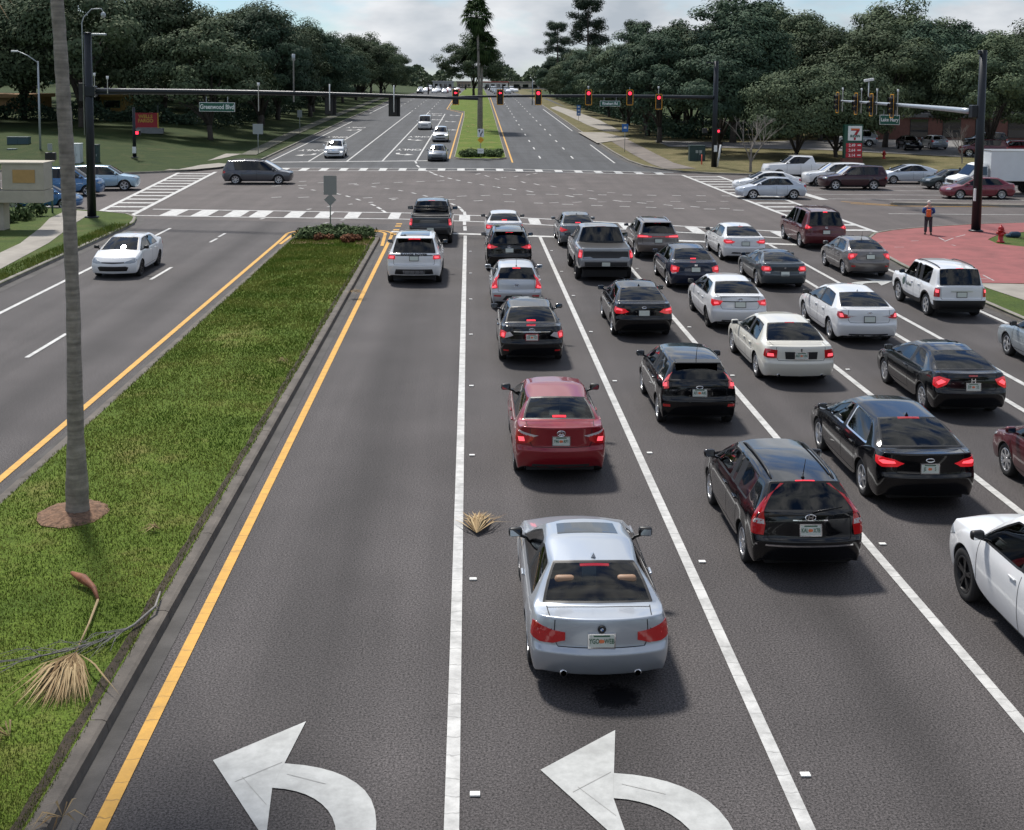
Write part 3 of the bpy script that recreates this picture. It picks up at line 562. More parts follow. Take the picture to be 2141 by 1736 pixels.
# ------------------------------------------------------------------ wheels (shared meshes)
def tyre_mesh():
    bm = bmesh.new(); seg = 28
    prof = [(0.66, -0.32), (0.70, -0.40), (0.84, -0.46), (0.95, -0.42), (1.0, -0.30), (1.0, 0.30), (0.95, 0.42), (0.84, 0.46), (0.70, 0.40), (0.66, 0.32)]
    rings = [[bm.verts.new((x, r*math.cos(2*math.pi*k/seg), r*math.sin(2*math.pi*k/seg))) for k in range(seg)] for r, x in prof]
    for a, b in zip(rings, rings[1:]):
        for k in range(seg): bm.faces.new((a[k], a[(k+1) % seg], b[(k+1) % seg], b[k]))
    bmesh.ops.recalc_face_normals(bm, faces=bm.faces)
    me = bpy.data.meshes.new('tyre'); bm.to_mesh(me); bm.free(); me.materials.append(TYRE)
    for p in me.polygons: p.use_smooth = True
    return me
def rim_mesh(n, M, wid=0.13, twin=False, cover=False):
    bm = bmesh.new(); seg = 28
    # barrel and outer lip; local x points outboard
    for prof, in (([(0.70, 0.40), (0.68, 0.42), (0.63, 0.40), (0.60, 0.20), (0.58, -0.30)],),):
        rings = [[bm.verts.new((x, r*math.cos(2*math.pi*k/seg), r*math.sin(2*math.pi*k/seg))) for k in range(seg)] for r, x in prof]
        for a, b in zip(rings, rings[1:]):
            for k in range(seg): bm.faces.new((a[k], a[(k+1) % seg], b[(k+1) % seg], b[k]))
    for f in bm.faces: f.material_index = 0
    d0 = len(bm.faces)
    vs = [bm.verts.new((0.05, 0.62*math.cos(2*math.pi*k/seg), 0.62*math.sin(2*math.pi*k/seg))) for k in range(seg)]; f = bm.faces.new(vs); f.material_index = 1
    vs = [bm.verts.new((0.36, 0.13*math.cos(2*math.pi*k/14), 0.13*math.sin(2*math.pi*k/14))) for k in range(14)]; v2 = [bm.verts.new((0.18, 0.16*math.cos(2*math.pi*k/14), 0.16*math.sin(2*math.pi*k/14))) for k in range(14)]
    bm.faces.new(vs)
    for k in range(14): bm.faces.new((vs[k], vs[(k+1) % 14], v2[(k+1) % 14], v2[k]))
    for i in range(n):
        for da in ((-0.13, 0.13) if twin else (0.0,)):
            a = 2*math.pi*i/n; c, s = math.cos(a), math.sin(a); ca, sa = math.cos(a+da), math.sin(a+da)
            w0, w1 = wid, wid*(0.75 if twin else 1.25)
            P = []
            for (r, w_, cc, ss, x) in ((0.10, w0, c, s, 0.34), (0.63, w1, ca, sa, 0.37)):
                for sg in (-1, 1): P.append((x, r*cc-sg*w_/2*ss, r*ss+sg*w_/2*cc))
            top = [bm.verts.new(p) for p in P]; bot = [bm.verts.new((p[0]-0.16, p[1], p[2])) for p in P]
            for q in ((0, 1, 3, 2),): bm.faces.new([top[k] for k in q])
            for x0, x1 in ((0, 2), (1, 3)): bm.faces.new((top[x0], top[x1], bot[x1], bot[x0]))
    bmesh.ops.recalc_face_normals(bm, faces=bm.faces)
    me = bpy.data.meshes.new('rim'); bm.to_mesh(me); bm.free(); me.materials.append(M); me.materials.append(HUB)
    return me
TYRE_ME = tyre_mesh()
RIMS = {'five': rim_mesh(5, ALLOY, 0.20), 'twin': rim_mesh(5, ALLOY, 0.09, True), 'multi': rim_mesh(10, ALLOY, 0.085), 'cover': rim_mesh(7, ALLOY, 0.16), 'black': rim_mesh(5, ALLOY_B, 0.10, True), 'blackm': rim_mesh(9, ALLOY_B, 0.08)}

# ------------------------------------------------------------------ seats (shared meshes)
def seat_mesh(wide, M, heads):
    bm = bmesh.new()
    add_box(bm, (0, 0.05, 0.10), (wide, 0.52, 0.18), bev=0.05); add_box(bm, (0, -0.24, 0.40), (wide, 0.16, 0.62), Matrix.Rotation(R(14), 3, 'X'), 0.06)
    for hx in heads: add_box(bm, (hx, -0.36, 0.80), (0.26, 0.11, 0.17), Matrix.Rotation(R(14), 3, 'X'), 0.045); add_tube(bm, [(hx-0.06, -0.33, 0.66), (hx-0.06, -0.36, 0.78)], 0.008, 6); add_tube(bm, [(hx+0.06, -0.33, 0.66), (hx+0.06, -0.36, 0.78)], 0.008, 6)
    me = bpy.data.meshes.new('seat'); bm.to_mesh(me); bm.free(); me.materials.append(M)
    for p in me.polygons: p.use_smooth = True
    return me
SEATS = {k: (seat_mesh(0.52, M, (0,)), seat_mesh(1.22, M, (-0.40, 0.40))) for k, M in (('dark', CLOTH_D), ('grey', CLOTH_G), ('tan', LEATHER_TAN))}

# ------------------------------------------------------------------ car body: stack of plan outlines for the lower body, lofted lid for bonnet, cabin and boot
def lerp(a, b, t): return a+(b-a)*t
def pw(keys, x):
    if x <= keys[0][0]: return keys[0][1]
    for (x0, y0), (x1, y1) in zip(keys, keys[1:]):
        if x <= x1: return lerp(y0, y1, (x-x0)/(x1-x0) if x1 > x0 else 1)
    return keys[-1][1]
BASE = dict(L=4.65, W=1.78, H=1.45, wb=2.70, fo=0.95, r=0.32, gb=0.62, rr=1.42, rf=2.88, cw=3.55, bp=2.15, wr=1.18, wt=0.56, zd=1.02, zb=0.93, zbf=0.90, zh=0.74, sill=0.21,
            zr=(0.26, 0.42, 0.58, 0.76, 0.90), ir=(0.12, 0.03, 0.0, 0.06, 0.07, 0.11), rround=0.16, fround=0.32, igb=3, irr=7, irf=10, icw=13, quarter=None, arch=0.055, doors=4, lower=None, deckM=None, chrome=False, tint='dark', ftint='mid')
def build_body(sp):
    s = dict(BASE); s.update(sp); L, W, H, wb = s['L'], s['W'], s['H'], s['wb']; hw = W/2; ro = L-wb-s['fo']; ra = s['r']+s['arch']; uf = ro+wb
    y0 = -(ro+wb/2)
    def hwu(u):
        t = abs(u-L*0.48)/(L*0.52); return hw*(1-0.075*t**4)
    fr = (1.0, 0.90, 0.76, 0.42, 0.0)           # x fractions: edge, v3, v2, v1, v0
    e = (1, 0.92, 0.6)
    def archcols(c): return [(c-ra*1.02, None), (c-ra*0.93, 0.36), (c-ra*0.62, 0.785), (c, 1.0), (c+ra*0.62, 0.785), (c+ra*0.93, 0.36), (c+ra*1.02, None)]
    cols = [(max(0.16, (ro-ra)*0.55), None)] + archcols(ro) + [(s['bp']-0.055, None), (s['bp']+0.055, None)] + archcols(uf) + [(L-max(0.18, (s['fo']-ra)*0.55), None)]
    if not (cols[7][0] < cols[8][0]): cols[8] = (cols[7][0]+0.05, None)
    igb, irr, irf, icw = s['igb'], s['irr'], s['irf'], s['icw']
    bk = {0: cols[0][0]+0.02, igb: s['gb'], irr: s['wr'], 8: s['bp']-0.06, 9: s['bp']+0.06, irf: s.get('rfb', lerp(s['rf'], s['cw'], 0.35)), icw: s['cw'], 17: cols[17][0]-0.03}
    if igb == 0: bk[0] = s['gb']
    bkk = sorted((k, v) for k, v in bk.items()); beltu = [pw(bkk, k) for k in range(18)]
    zbk = [(0, s['zd']-0.045), (s['gb'], s['zd']-0.02), (max(s['wr'], s['gb']+0.01), s['zb']+0.012), (s['bp'], s['zb']), (s['cw'], s['zbf']), (L-0.30, s['zh']), (L, s['zh']-0.06)]
    def zbelt(u): return pw(zbk, u)
    bm = bmesh.new(); cr = bm.edges.layers.float.new('crease_edge'); cvl = bm.verts.layers.float.new('crease_vert')
    def V(x, u, z): return bm.verts.new((x, y0+u, z))
    side = {}
    sx = (0.055, 0.02, 0.0, 0.004, 0.018, 0.075)
    def side_col(k, sg):
        u, af = cols[k]; z0 = s['sill'] if af is None else s['r']+ra*af; zt = zbelt(beltu[k]); h = hwu(u); out_ = []
        for j in range(6):
            fz = (0, 0.20, 0.42, 0.63, 0.83, 1.0)[j]; z = lerp(z0, zt, fz)
            zn = lerp(s['sill'], zt, fz); ins = pw([(lerp(s['sill'], zt, f_), sx[q]) for q, f_ in enumerate((0, 0.20, 0.42, 0.63, 0.83, 1.0))], z)
            if af is not None and j == 0: ins = -0.012
            if af is not None and j == 1: ins = min(ins, 0.0)
            uu = lerp(u, beltu[k], (0, 0, 0, 0.1, 0.5, 1)[j]); out_.append(V(sg*(h-ins), uu, z))
        return out_
    def end_col(fx_, sg, front):
        out_ = []
        if not front:
            zs = list(s['zr'])+[s['zd']]; ins = s['ir']
            zs[3] = zs[2]+0.06 if not s.get('bed') else zs[3]
            for j in range(6): out_.append(V(sg*fx_*(hwu(0.1)-(0.05 if j in (0,) else 0.0)-(0.05*(j-3) if j > 3 else 0)*0.6), ins[j]+s['rround']*fx_**2.6, zs[j]))
        else:
            zs = (0.20, 0.34, 0.48, 0.58, 0.66, s['zh']); ins = (0.10, 0.02, 0.0, 0.02, 0.06, 0.16)
            if s['zh'] > 0.85: zs = (0.24, 0.42, 0.58, 0.74, 0.86, s['zh']); ins = (0.10, 0.02, 0.0, 0.01, 0.03, 0.14)
            for j in range(6): out_.append(V(sg*fx_*hwu(L-0.1), L-ins[j]-s['fround']*fx_**2.6, zs[j]))
        return out_
    def corner(sg, front):
        out_ = []
        sc_ = side[(17 if front else 0, sg)]; ec = ends[(1, sg, front)]
        for j in range(6):
            a, b = sc_[j].co, ec[j].co; k = 0.78 if j < 4 else 0.70
            p = Vector((lerp(b.x, a.x, k), lerp(b.y, a.y, 0.42), (a.z+b.z)/2)); out_.append(bm.verts.new(p))
        return out_
    ends = {}
    for sg in (-1, 1):
        for k in range(18): side[(k, sg)] = side_col(k, sg)
    for front in (False, True):
        for v in range(1, 5):
            if v == 4: c = end_col(0.0, 1, front); ends[(4, 1, front)] = c; ends[(4, -1, front)] = c
            else:
                for sg in (-1, 1): ends[(v, sg, front)] = end_col(fr[v], sg, front)
        for sg in (-1, 1): ends[(0, sg, front)] = corner(sg, front)
    def F(vs, mi=0):
        vs2 = []
        for v in vs:
            if v not in vs2: vs2.append(v)
        if len(vs2) < 3: return None
        try: f = bm.faces.new(vs2); f.material_index = mi; f.smooth = True; return f
        except ValueError: return None
    def crease(a, b, val):
        ed = bm.edges.get((a, b))
        if ed: ed[cr] = val
    lower = s['lower']
    for sg in (-1, 1):
        seq = [ends[(4, sg, False)], ends[(3, sg, False)], ends[(2, sg, False)], ends[(1, sg, False)], ends[(0, sg, False)]] + [side[(k, sg)] for k in range(18)] + [ends[(0, sg, True)], ends[(1, sg, True)], ends[(2, sg, True)], ends[(3, sg, True)], ends[(4, sg, True)]]
        for ci, (a, b) in enumerate(zip(seq, seq[1:])):
            for j in range(5):
                mi = 4 if (lower == 'rear' and j < 2 and ci < 5) or (lower == 'all' and j < 1) or (lower == 'all' and j < 2 and ci < 5) else 0
                F((a[j], b[j], b[j+1], a[j+1]) if sg > 0 else (b[j], a[j], a[j+1], b[j+1]), mi)
            crease(a[5], b[5], 0.55 if ci < 4 else (0.75 if 6 < ci < 19 else 0.35)); crease(a[2], b[2], 0.55 if ci < 4 else 0.0); crease(a[3], b[3], 0.45 if ci < 4 else 0.0); crease(a[0], b[0], 0.5)
        # dark inner return under the sill, bumpers and inside the wheel arches
        inn = []
        for c in seq:
            p = c[0].co; inn.append(bm.verts.new((p.x*0.70, p.y*0.93, p.z+0.0)))
        for i in range(len(seq)-1):
            F((inn[i], inn[i+1], seq[i+1][0], seq[i][0]) if sg > 0 else (inn[i+1], inn[i], seq[i][0], seq[i+1][0]), 5)
    # lid
    wt = s['wt']+0.042; rr, rf, gb, cw = s['rr'], s['rf'], s['gb'], s['cw']
    def zroof(u):
        t = (u-(rr+rf)/2)/((rf-rr)/2); return H-0.015-(0.055 if t < 0 else 0.05)*abs(t)**2.2*s.get('rarch', 1.0)
    tops = {}
    def key(k):
        """x, u, z for v3, v2, v1, v0 at cabin key stations"""
        if k == 'gb':
            b = hwu(gb)-0.075; z = zbelt(gb); c = s.get('gbz', s['zd'])+0.012
            return [(b*0.955, gb+0.03, z+0.012), (b*0.87, gb, lerp(z, c, 0.6)+0.012), (b*0.48, gb-0.05, c+0.012), (0, gb-0.07, c+0.016)]
        if k == 'rr': z = zroof(rr); return [(wt, rr+0.10, z-0.075), (wt-0.055, rr+0.02, z-0.022), (wt*0.5, rr-0.03, z), (0, rr-0.045, z+0.006)]
        if k == 'rf': z = zroof(rf); return [(wt, rf-0.10, z-0.075), (wt-0.055, rf-0.03, z-0.022), (wt*0.5, rf+0.06, z), (0, rf+0.085, z+0.006)]
        if k == 'cw':
            b = hwu(cw)-0.075; z = zbelt(cw); return [(b*0.95, cw-0.05, z+0.012), (b*0.88, cw+0.02, z+0.02), (b*0.47, cw+0.14, z+0.055), (0, cw+0.17, z+0.065)]
    KG, KR, KF, KC = key('gb'), key('rr'), key('rf'), key('cw')
    def roofst(u):
        z = zroof(u); return [(wt+0.012, u, z-0.075), (wt-0.048, u, z-0.022), (wt*0.5, u, z), (0, u, z+0.006)]
    for k in range(18):
        if k < igb or k > icw:
            u = beltu[k]; b = hwu(u)-0.075; z = zbelt(u); c = 0.028 if k < igb else pw([(cw, 0.065), (L, 0.03)], u)
            if s.get('bed') and k < igb: c = 0.0
            pts = [(b*0.93, u, z+0.012), (b*0.82, u, z+0.4*c+0.006), (b*0.45, u+(0.1 if k > icw else -0.02), z+c*0.9), (0, u+(0.13 if k > icw else -0.03), z+c)]
        elif k <= irr:
            t = (k-igb)/max(1, irr-igb); pts = [tuple(lerp(a, b, t) for a, b in zip(p, q)) for p, q in zip(KG, KR)]
            bl = s.get('rbulge', 0.03)*math.sin(math.pi*t); pts = [(x+bl*0.3*(1 if x > 0 else 0), u, z+bl) for x, u, z in pts]
        elif k < irf:
            t = (k-irr)/(irf-irr); ub = beltu[k]; u = lerp(KR[0][1], KF[0][1], t); u = ub+0.0 if k in (8, 9) and rr+0.1 < ub < rf-0.1 else u
            if irr < k < irf: pts = roofst(u)
        else:
            t = (k-irf)/(icw-irf); pts = [tuple(lerp(a, b, t) for a, b in zip(p, q)) for p, q in zip(KF, KC)]
            bl = 0.02*math.sin(math.pi*t); pts = [(x, u, z+bl) for x, u, z in pts]
        for v, (x, u, z) in enumerate(pts):
            if v == 3: vv = V(0, u, z); tops[(k, 4, 1)] = vv; tops[(k, 4, -1)] = vv
            else:
                for sg in (-1, 1): tops[(k, v+1, sg)] = V(sg*x, u, z)
        for sg in (-1, 1): tops[(k, 0, sg)] = side[(k, sg)][5]
    regions = {}
    def reg(name, f):
        if f: regions.setdefault(name, []).append(f)
    for sg in (-1, 1):
        def Q(a, b, c, d, mi=0): return F((a, b, c, d) if sg > 0 else (d, c, b, a), mi)
        # rear and front strips joining the ends
        for v in range(4):
            Q(ends[(v+1, sg, False)][5], ends[(v, sg, False)][5], tops[(0, v, sg)], tops[(0, v+1, sg)]) if v else Q(ends[(1, sg, False)][5], ends[(0, sg, False)][5], side[(0, sg)][5], tops[(0, 1, sg)])
            f = (tops[(17, v+1, sg)], tops[(17, v, sg)], ends[(v, sg, True)][5], ends[(v+1, sg, True)][5]); Q(*f)
        for k in range(17):
            for v in range(4):
                f = Q(tops[(k, v+1, sg)], tops[(k, v, sg)], tops[(k+1, v, sg)], tops[(k+1, v+1, sg)])
                if v == 0 and igb <= k < icw:
                    q = s['quarter']
                    if k < irr or (q and k < q[0]): pass
                    elif q and q[0] <= k < q[1]: reg(('quarter', sg), f)
                    elif q and k < q[2]: f.material_index = 4
                    elif k == 8: f.material_index = 4
                    elif k < 8: reg(('rear_side', sg), f)
                    elif k < icw-0: reg(('front_side', sg), f)
                elif v >= 2:
                    if igb <= k < irr: reg(('rear_window', 0), f)
                    elif irf <= k < icw: reg(('windshield', 0), f)
                    elif k < igb and s['deckM'] and v >= 2: f.material_index = 6
                if v == 1 and s['deckM'] and k < igb: f.material_index = 6
        for k in range(17):
            if igb <= k < icw:
                crease(tops[(k, 1, sg)], tops[(k+1, 1, sg)], 0.35)
            if k > icw or k < igb: crease(tops[(k, 1, sg)], tops[(k+1, 1, sg)], 0.2)
        for k, val in ((igb, 0.7), (irr, 0.35), (irf, 0.3), (icw, 0.7)):
            for v in range(1, 4): crease(tops[(k, v, sg)], tops[(k, v+1, sg)], val)
    bmesh.ops.recalc_face_normals(bm, faces=bm.faces)
    for (nm, sg), fs in regions.items():
        mi = {'rear_window': 3, 'windshield': 2}.get(nm, 1)
        for f in fs: f.material_index = mi
        th = 0.035 if mi != 1 else 0.028
        r_ = bmesh.ops.inset_region(bm, faces=fs, thickness=th, depth=-0.006, use_even_offset=True, use_boundary=True)
        for f in r_['faces']: f.material_index = 4 if not (s['chrome'] and mi == 1) else 7
        fset = set(fs)
        for f in fs:
            for ed in f.edges:
                if any(g not in fset for g in ed.link_faces): ed[cr] = 1.0
        for f in r_['faces']:
            for ed in f.edges: ed[cr] = max(ed[cr], 0.7)
        bv = {v for f in fs for v in f.verts}
        for v in bv:
            be = [ed for ed in v.link_edges if ed[cr] == 1.0 and any(g in fset for g in ed.link_faces) and any(g not in fset for g in ed.link_faces)]
            if len(be) == 2:
                d0 = (be[0].other_vert(v).co-v.co).normalized(); d1 = (be[1].other_vert(v).co-v.co).normalized()
                if d0.dot(d1) > -0.80: v[cvl] = 0.72
        for f in r_['faces']:
            for v in f.verts:
                if v not in bv: v[cvl] = 0.5
    me = bpy.data.meshes.new('cage'); bm.to_mesh(me); bm.free()
    for _ in range(8): me.materials.append(None)
    t = bpy.data.objects.new('cage', me); md = t.modifiers.new('s', 'SUBSURF'); md.levels = s.get('sub', 2); md.render_levels = md.levels
    me2 = evaluated(t); bpy.data.meshes.remove(me)
    return s, me2, y0

def split_mesh(me):
    """faces grouped by material slot, glass of the sides grouped by pane"""
    bm = bmesh.new(); bm.from_mesh(me); groups = {}
    seen = set()
    for f in bm.faces:
        mi = f.material_index
        if mi not in (1, 4, 7): groups.setdefault((mi, 0), []).append(f.index); continue
        if f.index in seen: continue
        st = [f]; comp = []; seen.add(f.index)
        while st:
            g = st.pop(); comp.append(g.index)
            for ed in g.edges:
                for h in ed.link_faces:
                    if h.material_index == mi and h.index not in seen: seen.add(h.index); st.append(h)
        groups[(mi, len(groups)+10)] = comp
    bm.free(); res = {}
    for key, idx in groups.items():
        used = {}; vs = []; fs = []
        for i in idx:
            q = []
            for v in me.polygons[i].vertices:
                if v not in used: used[v] = len(vs); vs.append(tuple(me.vertices[v].co))
                q.append(used[v])
            fs.append(tuple(q))
        m2 = bpy.data.meshes.new('part'); m2.from_pydata(vs, [], fs); m2.update()
        for p in m2.polygons: p.use_smooth = True
        res[key] = m2
    return res

class Proj:
    """maps outline positions (s along the plan outline from the end's middle, z) onto the body surface"""
    def __init__(self, me, s, y0, front=False):
        self.bvh = BVHTree.FromPolygons([v.co for v in me.vertices], [tuple(p.vertices) for p in me.polygons])
        self.hw = s['W']/2; self.y0 = y0; self.y1 = y0+s['L']; self.front = front; self.rc = 0.40 if not front else 0.55
    def end(self, a, z, off=0.006):
        sg = 1 if a >= 0 else -1; a = abs(a); hw, rc = self.hw, self.rc
        if a < hw-rc: o = Vector((a, self.y0-1, z)); d = Vector((0, 1, 0))
        else:
            t = min(1.0, (a-(hw-rc))/(rc*math.pi/2)); an = t*math.pi/2; ex = max(0, a-(hw-rc)-rc*math.pi/2)
            o = Vector((hw-rc+(rc+1)*math.sin(an), self.y0+rc-(rc+1)*math.cos(an)+ex, z)); d = Vector((-math.sin(an), math.cos(an), 0))
        if self.front: o.y = self.y1-(o.y-self.y0); d.y = -d.y
        o.x *= sg; d.x *= sg
        h = self.bvh.ray_cast(o, d)
        if h[0] is None: return None
        return h[0]-d*off
    def top(self, x, y, off=0.004):
        h = self.bvh.ray_cast(Vector((x, y, 5)), Vector((0, 0, -1))); return None if h[0] is None else h[0]+Vector((0, 0, off))
    def side(self, y, z, sg, off=0.004):
        h = self.bvh.ray_cast(Vector((sg*3, y, z)), Vector((-sg, 0, 0))); return None if h[0] is None else h[0]+Vector((sg*off, 0, 0))
def decal(name, poly, fn, M, parent, off=0.006, skirt=0.025, maxe=0.09, smooth=True):
    """patch of the surface with its own thickness; poly in the mapping's coordinates"""
    bm = bmesh.new(); vs = [bm.verts.new((p[0], p[1], 0)) for p in poly]; f = bm.faces.new(vs)
    if f.normal.z < 0 or True: bm.normal_update()
    bmesh.ops.triangulate(bm, faces=bm.faces[:])
    for _ in range(3):
        lg = [e_ for e_ in bm.edges if e_.calc_length() > maxe]
        if not lg: break
        bmesh.ops.subdivide_edges(bm, edges=lg, cuts=1, use_grid_fill=True); bmesh.ops.triangulate(bm, faces=bm.faces[:])
    lo = {}; bad = []
    for v in list(bm.verts):
        a, b = v.co.x, v.co.y; p = fn(a, b, off); q = fn(a, b, off-skirt)
        if p is None: bad.append(v)
        else: lo[v] = q; v.co = p
    if bad: bmesh.ops.delete(bm, geom=bad, context='VERTS')
    bd = [e_ for e_ in bm.edges if len(e_.link_faces) == 1]; nv = {}
    for e_ in bd:
        for v in e_.verts:
            if v not in nv: nv[v] = bm.verts.new(lo[v])
    for e_ in bd: bm.faces.new((e_.verts[0], e_.verts[1], nv[e_.verts[1]], nv[e_.verts[0]]))
    if not bm.faces: bm.free(); return None
    bmesh.ops.recalc_face_normals(bm, faces=bm.faces)
    o = bm_obj(name, bm, M, parent, False); return o
def seam(name, paths, M, parent, width=0.011, off=0.003):
    """thin dark joint lines; paths: list of (fn, [(a, b), ...])"""
    V_ = []; F_ = []
    for fn, pts in paths:
        pl = []
        for (a, b) in zip(pts, pts[1:]):
            n = max(1, int(math.hypot(b[0]-a[0], b[1]-a[1])/0.07))
            for i in range(n): pl.append((lerp(a[0], b[0], i/n), lerp(a[1], b[1], i/n)))
        pl.append(pts[-1]); P = [fn(a, b, off) for a, b in pl]; Qn = [fn(a, b, off+0.05) for a, b in pl]; start = True
        for i in range(len(P)):
            if P[i] is None or Qn[i] is None: start = True; continue
            j = i+1 if i+1 < len(P) and P[i+1] is not None else i-1
            if j < 0 or P[j] is None: start = True; continue
            t = (P[j]-P[i])*(1 if j > i else -1)
            if t.length > 0.3 or t.length < 1e-6: start = True; continue
            nn = (Qn[i]-P[i]).normalized().cross(t.normalized())*width/2
            V_ += [tuple(P[i]-nn), tuple(P[i]+nn)]; k = len(V_)
            if not start and k >= 4: F_.append((k-4, k-3, k-1, k-2))
            start = False
    return mesh_obj(name, V_, F_, M, parent) if F_ else None
# ------------------------------------------------------------------ complete vehicle
LM = {'on': LENS_ON, 'off': LENS, 'clear': LENS_C, 'pink': LENS_PINK, 'head': HEADL, 'headon': HEAD_ON, 'trim': TRIM, 'chrome': CHROME, 'plastic': PLASTIC, 'bulb': BULB, 'alloy': ALLOY}
def rect(x0, x1, z0, z1): return [(x0, z0), (x1, z0), (x1, z1), (x0, z1)]
def badge(kind, P, z, parent, sz=0.09):
    c = P.end(0, z, 0.008)
    if c is None: return
    bm = bmesh.new()
    def ringp(rx, rz, w, n=18, tilt=0.0):
        pts = [(c.x+rx*math.cos(2*math.pi*k/n), c.y-0.004, c.z+rz*math.sin(2*math.pi*k/n)) for k in range(n)]; add_tube(bm, pts+[pts[0]], w, 5, cap=False)
    if kind == 'ovals': ringp(sz*0.75, sz*0.5, 0.008); ringp(sz*0.22, sz*0.45, 0.006); ringp(sz*0.5, sz*0.2, 0.006)
    elif kind == 'aitch':
        ringp(sz*0.8, sz*0.45, 0.007)
        for dx_ in (-0.3, 0.3): add_box(bm, (c.x+dx_*sz, c.y-0.004, c.z), (0.014, 0.01, sz*0.7), Matrix.Rotation(R(12), 3, 'Y'))
        add_box(bm, (c.x, c.y-0.004, c.z), (sz*0.6, 0.01, 0.014))
    elif kind == 'square_h':
        for dx_ in (-0.4, 0.4): add_box(bm, (c.x+dx_*sz, c.y-0.004, c.z), (0.02, 0.012, sz*0.95))
        add_box(bm, (c.x, c.y-0.004, c.z), (sz*0.7, 0.012, 0.018))
    elif kind == 'bar': ringp(sz*0.8, sz*0.32, 0.009)
    elif kind == 'cross': add_box(bm, (c.x, c.y-0.004, c.z), (0.02, 0.012, sz)); add_box(bm, (c.x, c.y-0.004, c.z), (0.045, 0.012, sz*0.8)) 
    elif kind == 'roundel':
        n = 24
        for k in range(4):
            pts = [(c.x, c.y-0.008, c.z)] + [(c.x+sz*0.30*math.cos(math.pi/2*(k+i/5)), c.y-0.008, c.z+sz*0.30*math.sin(math.pi/2*(k+i/5))) for i in range(6)]
            f = bm.faces.new([bm.verts.new(p) for p in pts]); f.material_index = 1 if k % 2 else 2
        n0 = len(bm.faces); ringp(sz*0.42, sz*0.42, 0.017)
        bm.faces.ensure_lookup_table()
        for f in bm.faces[n0:]: f.material_index = 3
        bmesh.ops.recalc_face_normals(bm, faces=bm.faces)
        o = bm_obj('badge', bm, None, parent); 
        for M in (CHROME, mat('roundel_blue', (0.03, 0.16, 0.5), 0.3), mat('roundel_white', (0.8, 0.8, 0.8), 0.3), TRIM): o.data.materials.append(M)
        return o
    return bm_obj('badge', bm, CHROME, parent)
def make_plate(P, z, parent, txt=None, frame=True, style=0):
    c, d = P.end(0, z, 0.010), P.end(0, z+0.07, 0.010)
    if c is None: return
    tl_ = math.atan2((d.y-c.y), 0.07) if d else 0.0
    pl = box('license_plate', (0, 0, 0), (0.31, 0.012, 0.16), PLATE_W, parent, 0.003); pl.location = c; pl.rotation_euler = (-tl_, 0, 0)
    if frame:
        bm = bmesh.new()
        for cc, ss in (((0, 0, 0.085), (0.34, 0.016, 0.016)), ((0, 0, -0.085), (0.34, 0.016, 0.016)), ((-0.162, 0, 0), (0.016, 0.016, 0.17)), ((0.162, 0, 0), (0.016, 0.016, 0.17))): add_box(bm, cc, ss)
        bm_obj('plate_frame', bm, CHROME if style else PLASTIC, pl)
    if txt:
        a, b = txt
        text_mesh('lettering', a, 0.088, PLATE_G, pl, (-0.092, -0.0085, -0.004), (R(90), 0, 0), 0.001, 0.0012, 0.66); text_mesh('lettering', b, 0.088, PLATE_G, pl, (0.092, -0.0085, -0.004), (R(90), 0, 0), 0.001, 0.0012, 0.66)
        bm = bmesh.new()
        for dx_, r_ in ((-0.011, 0.026), (0.012, 0.022)): bmesh.ops.create_circle(bm, cap_ends=True, radius=r_, segments=12, matrix=Matrix.Translation((dx_, -0.0075-abs(dx_)*0.02, -0.004)) @ Matrix.Rotation(R(90), 4, 'X'))
        bm_obj('orange_emblem', bm, PLATE_O, pl); box('header_strip', (0, -0.0068, 0.062), (0.20, 0.002, 0.018), PLATE_G, pl)
    return pl
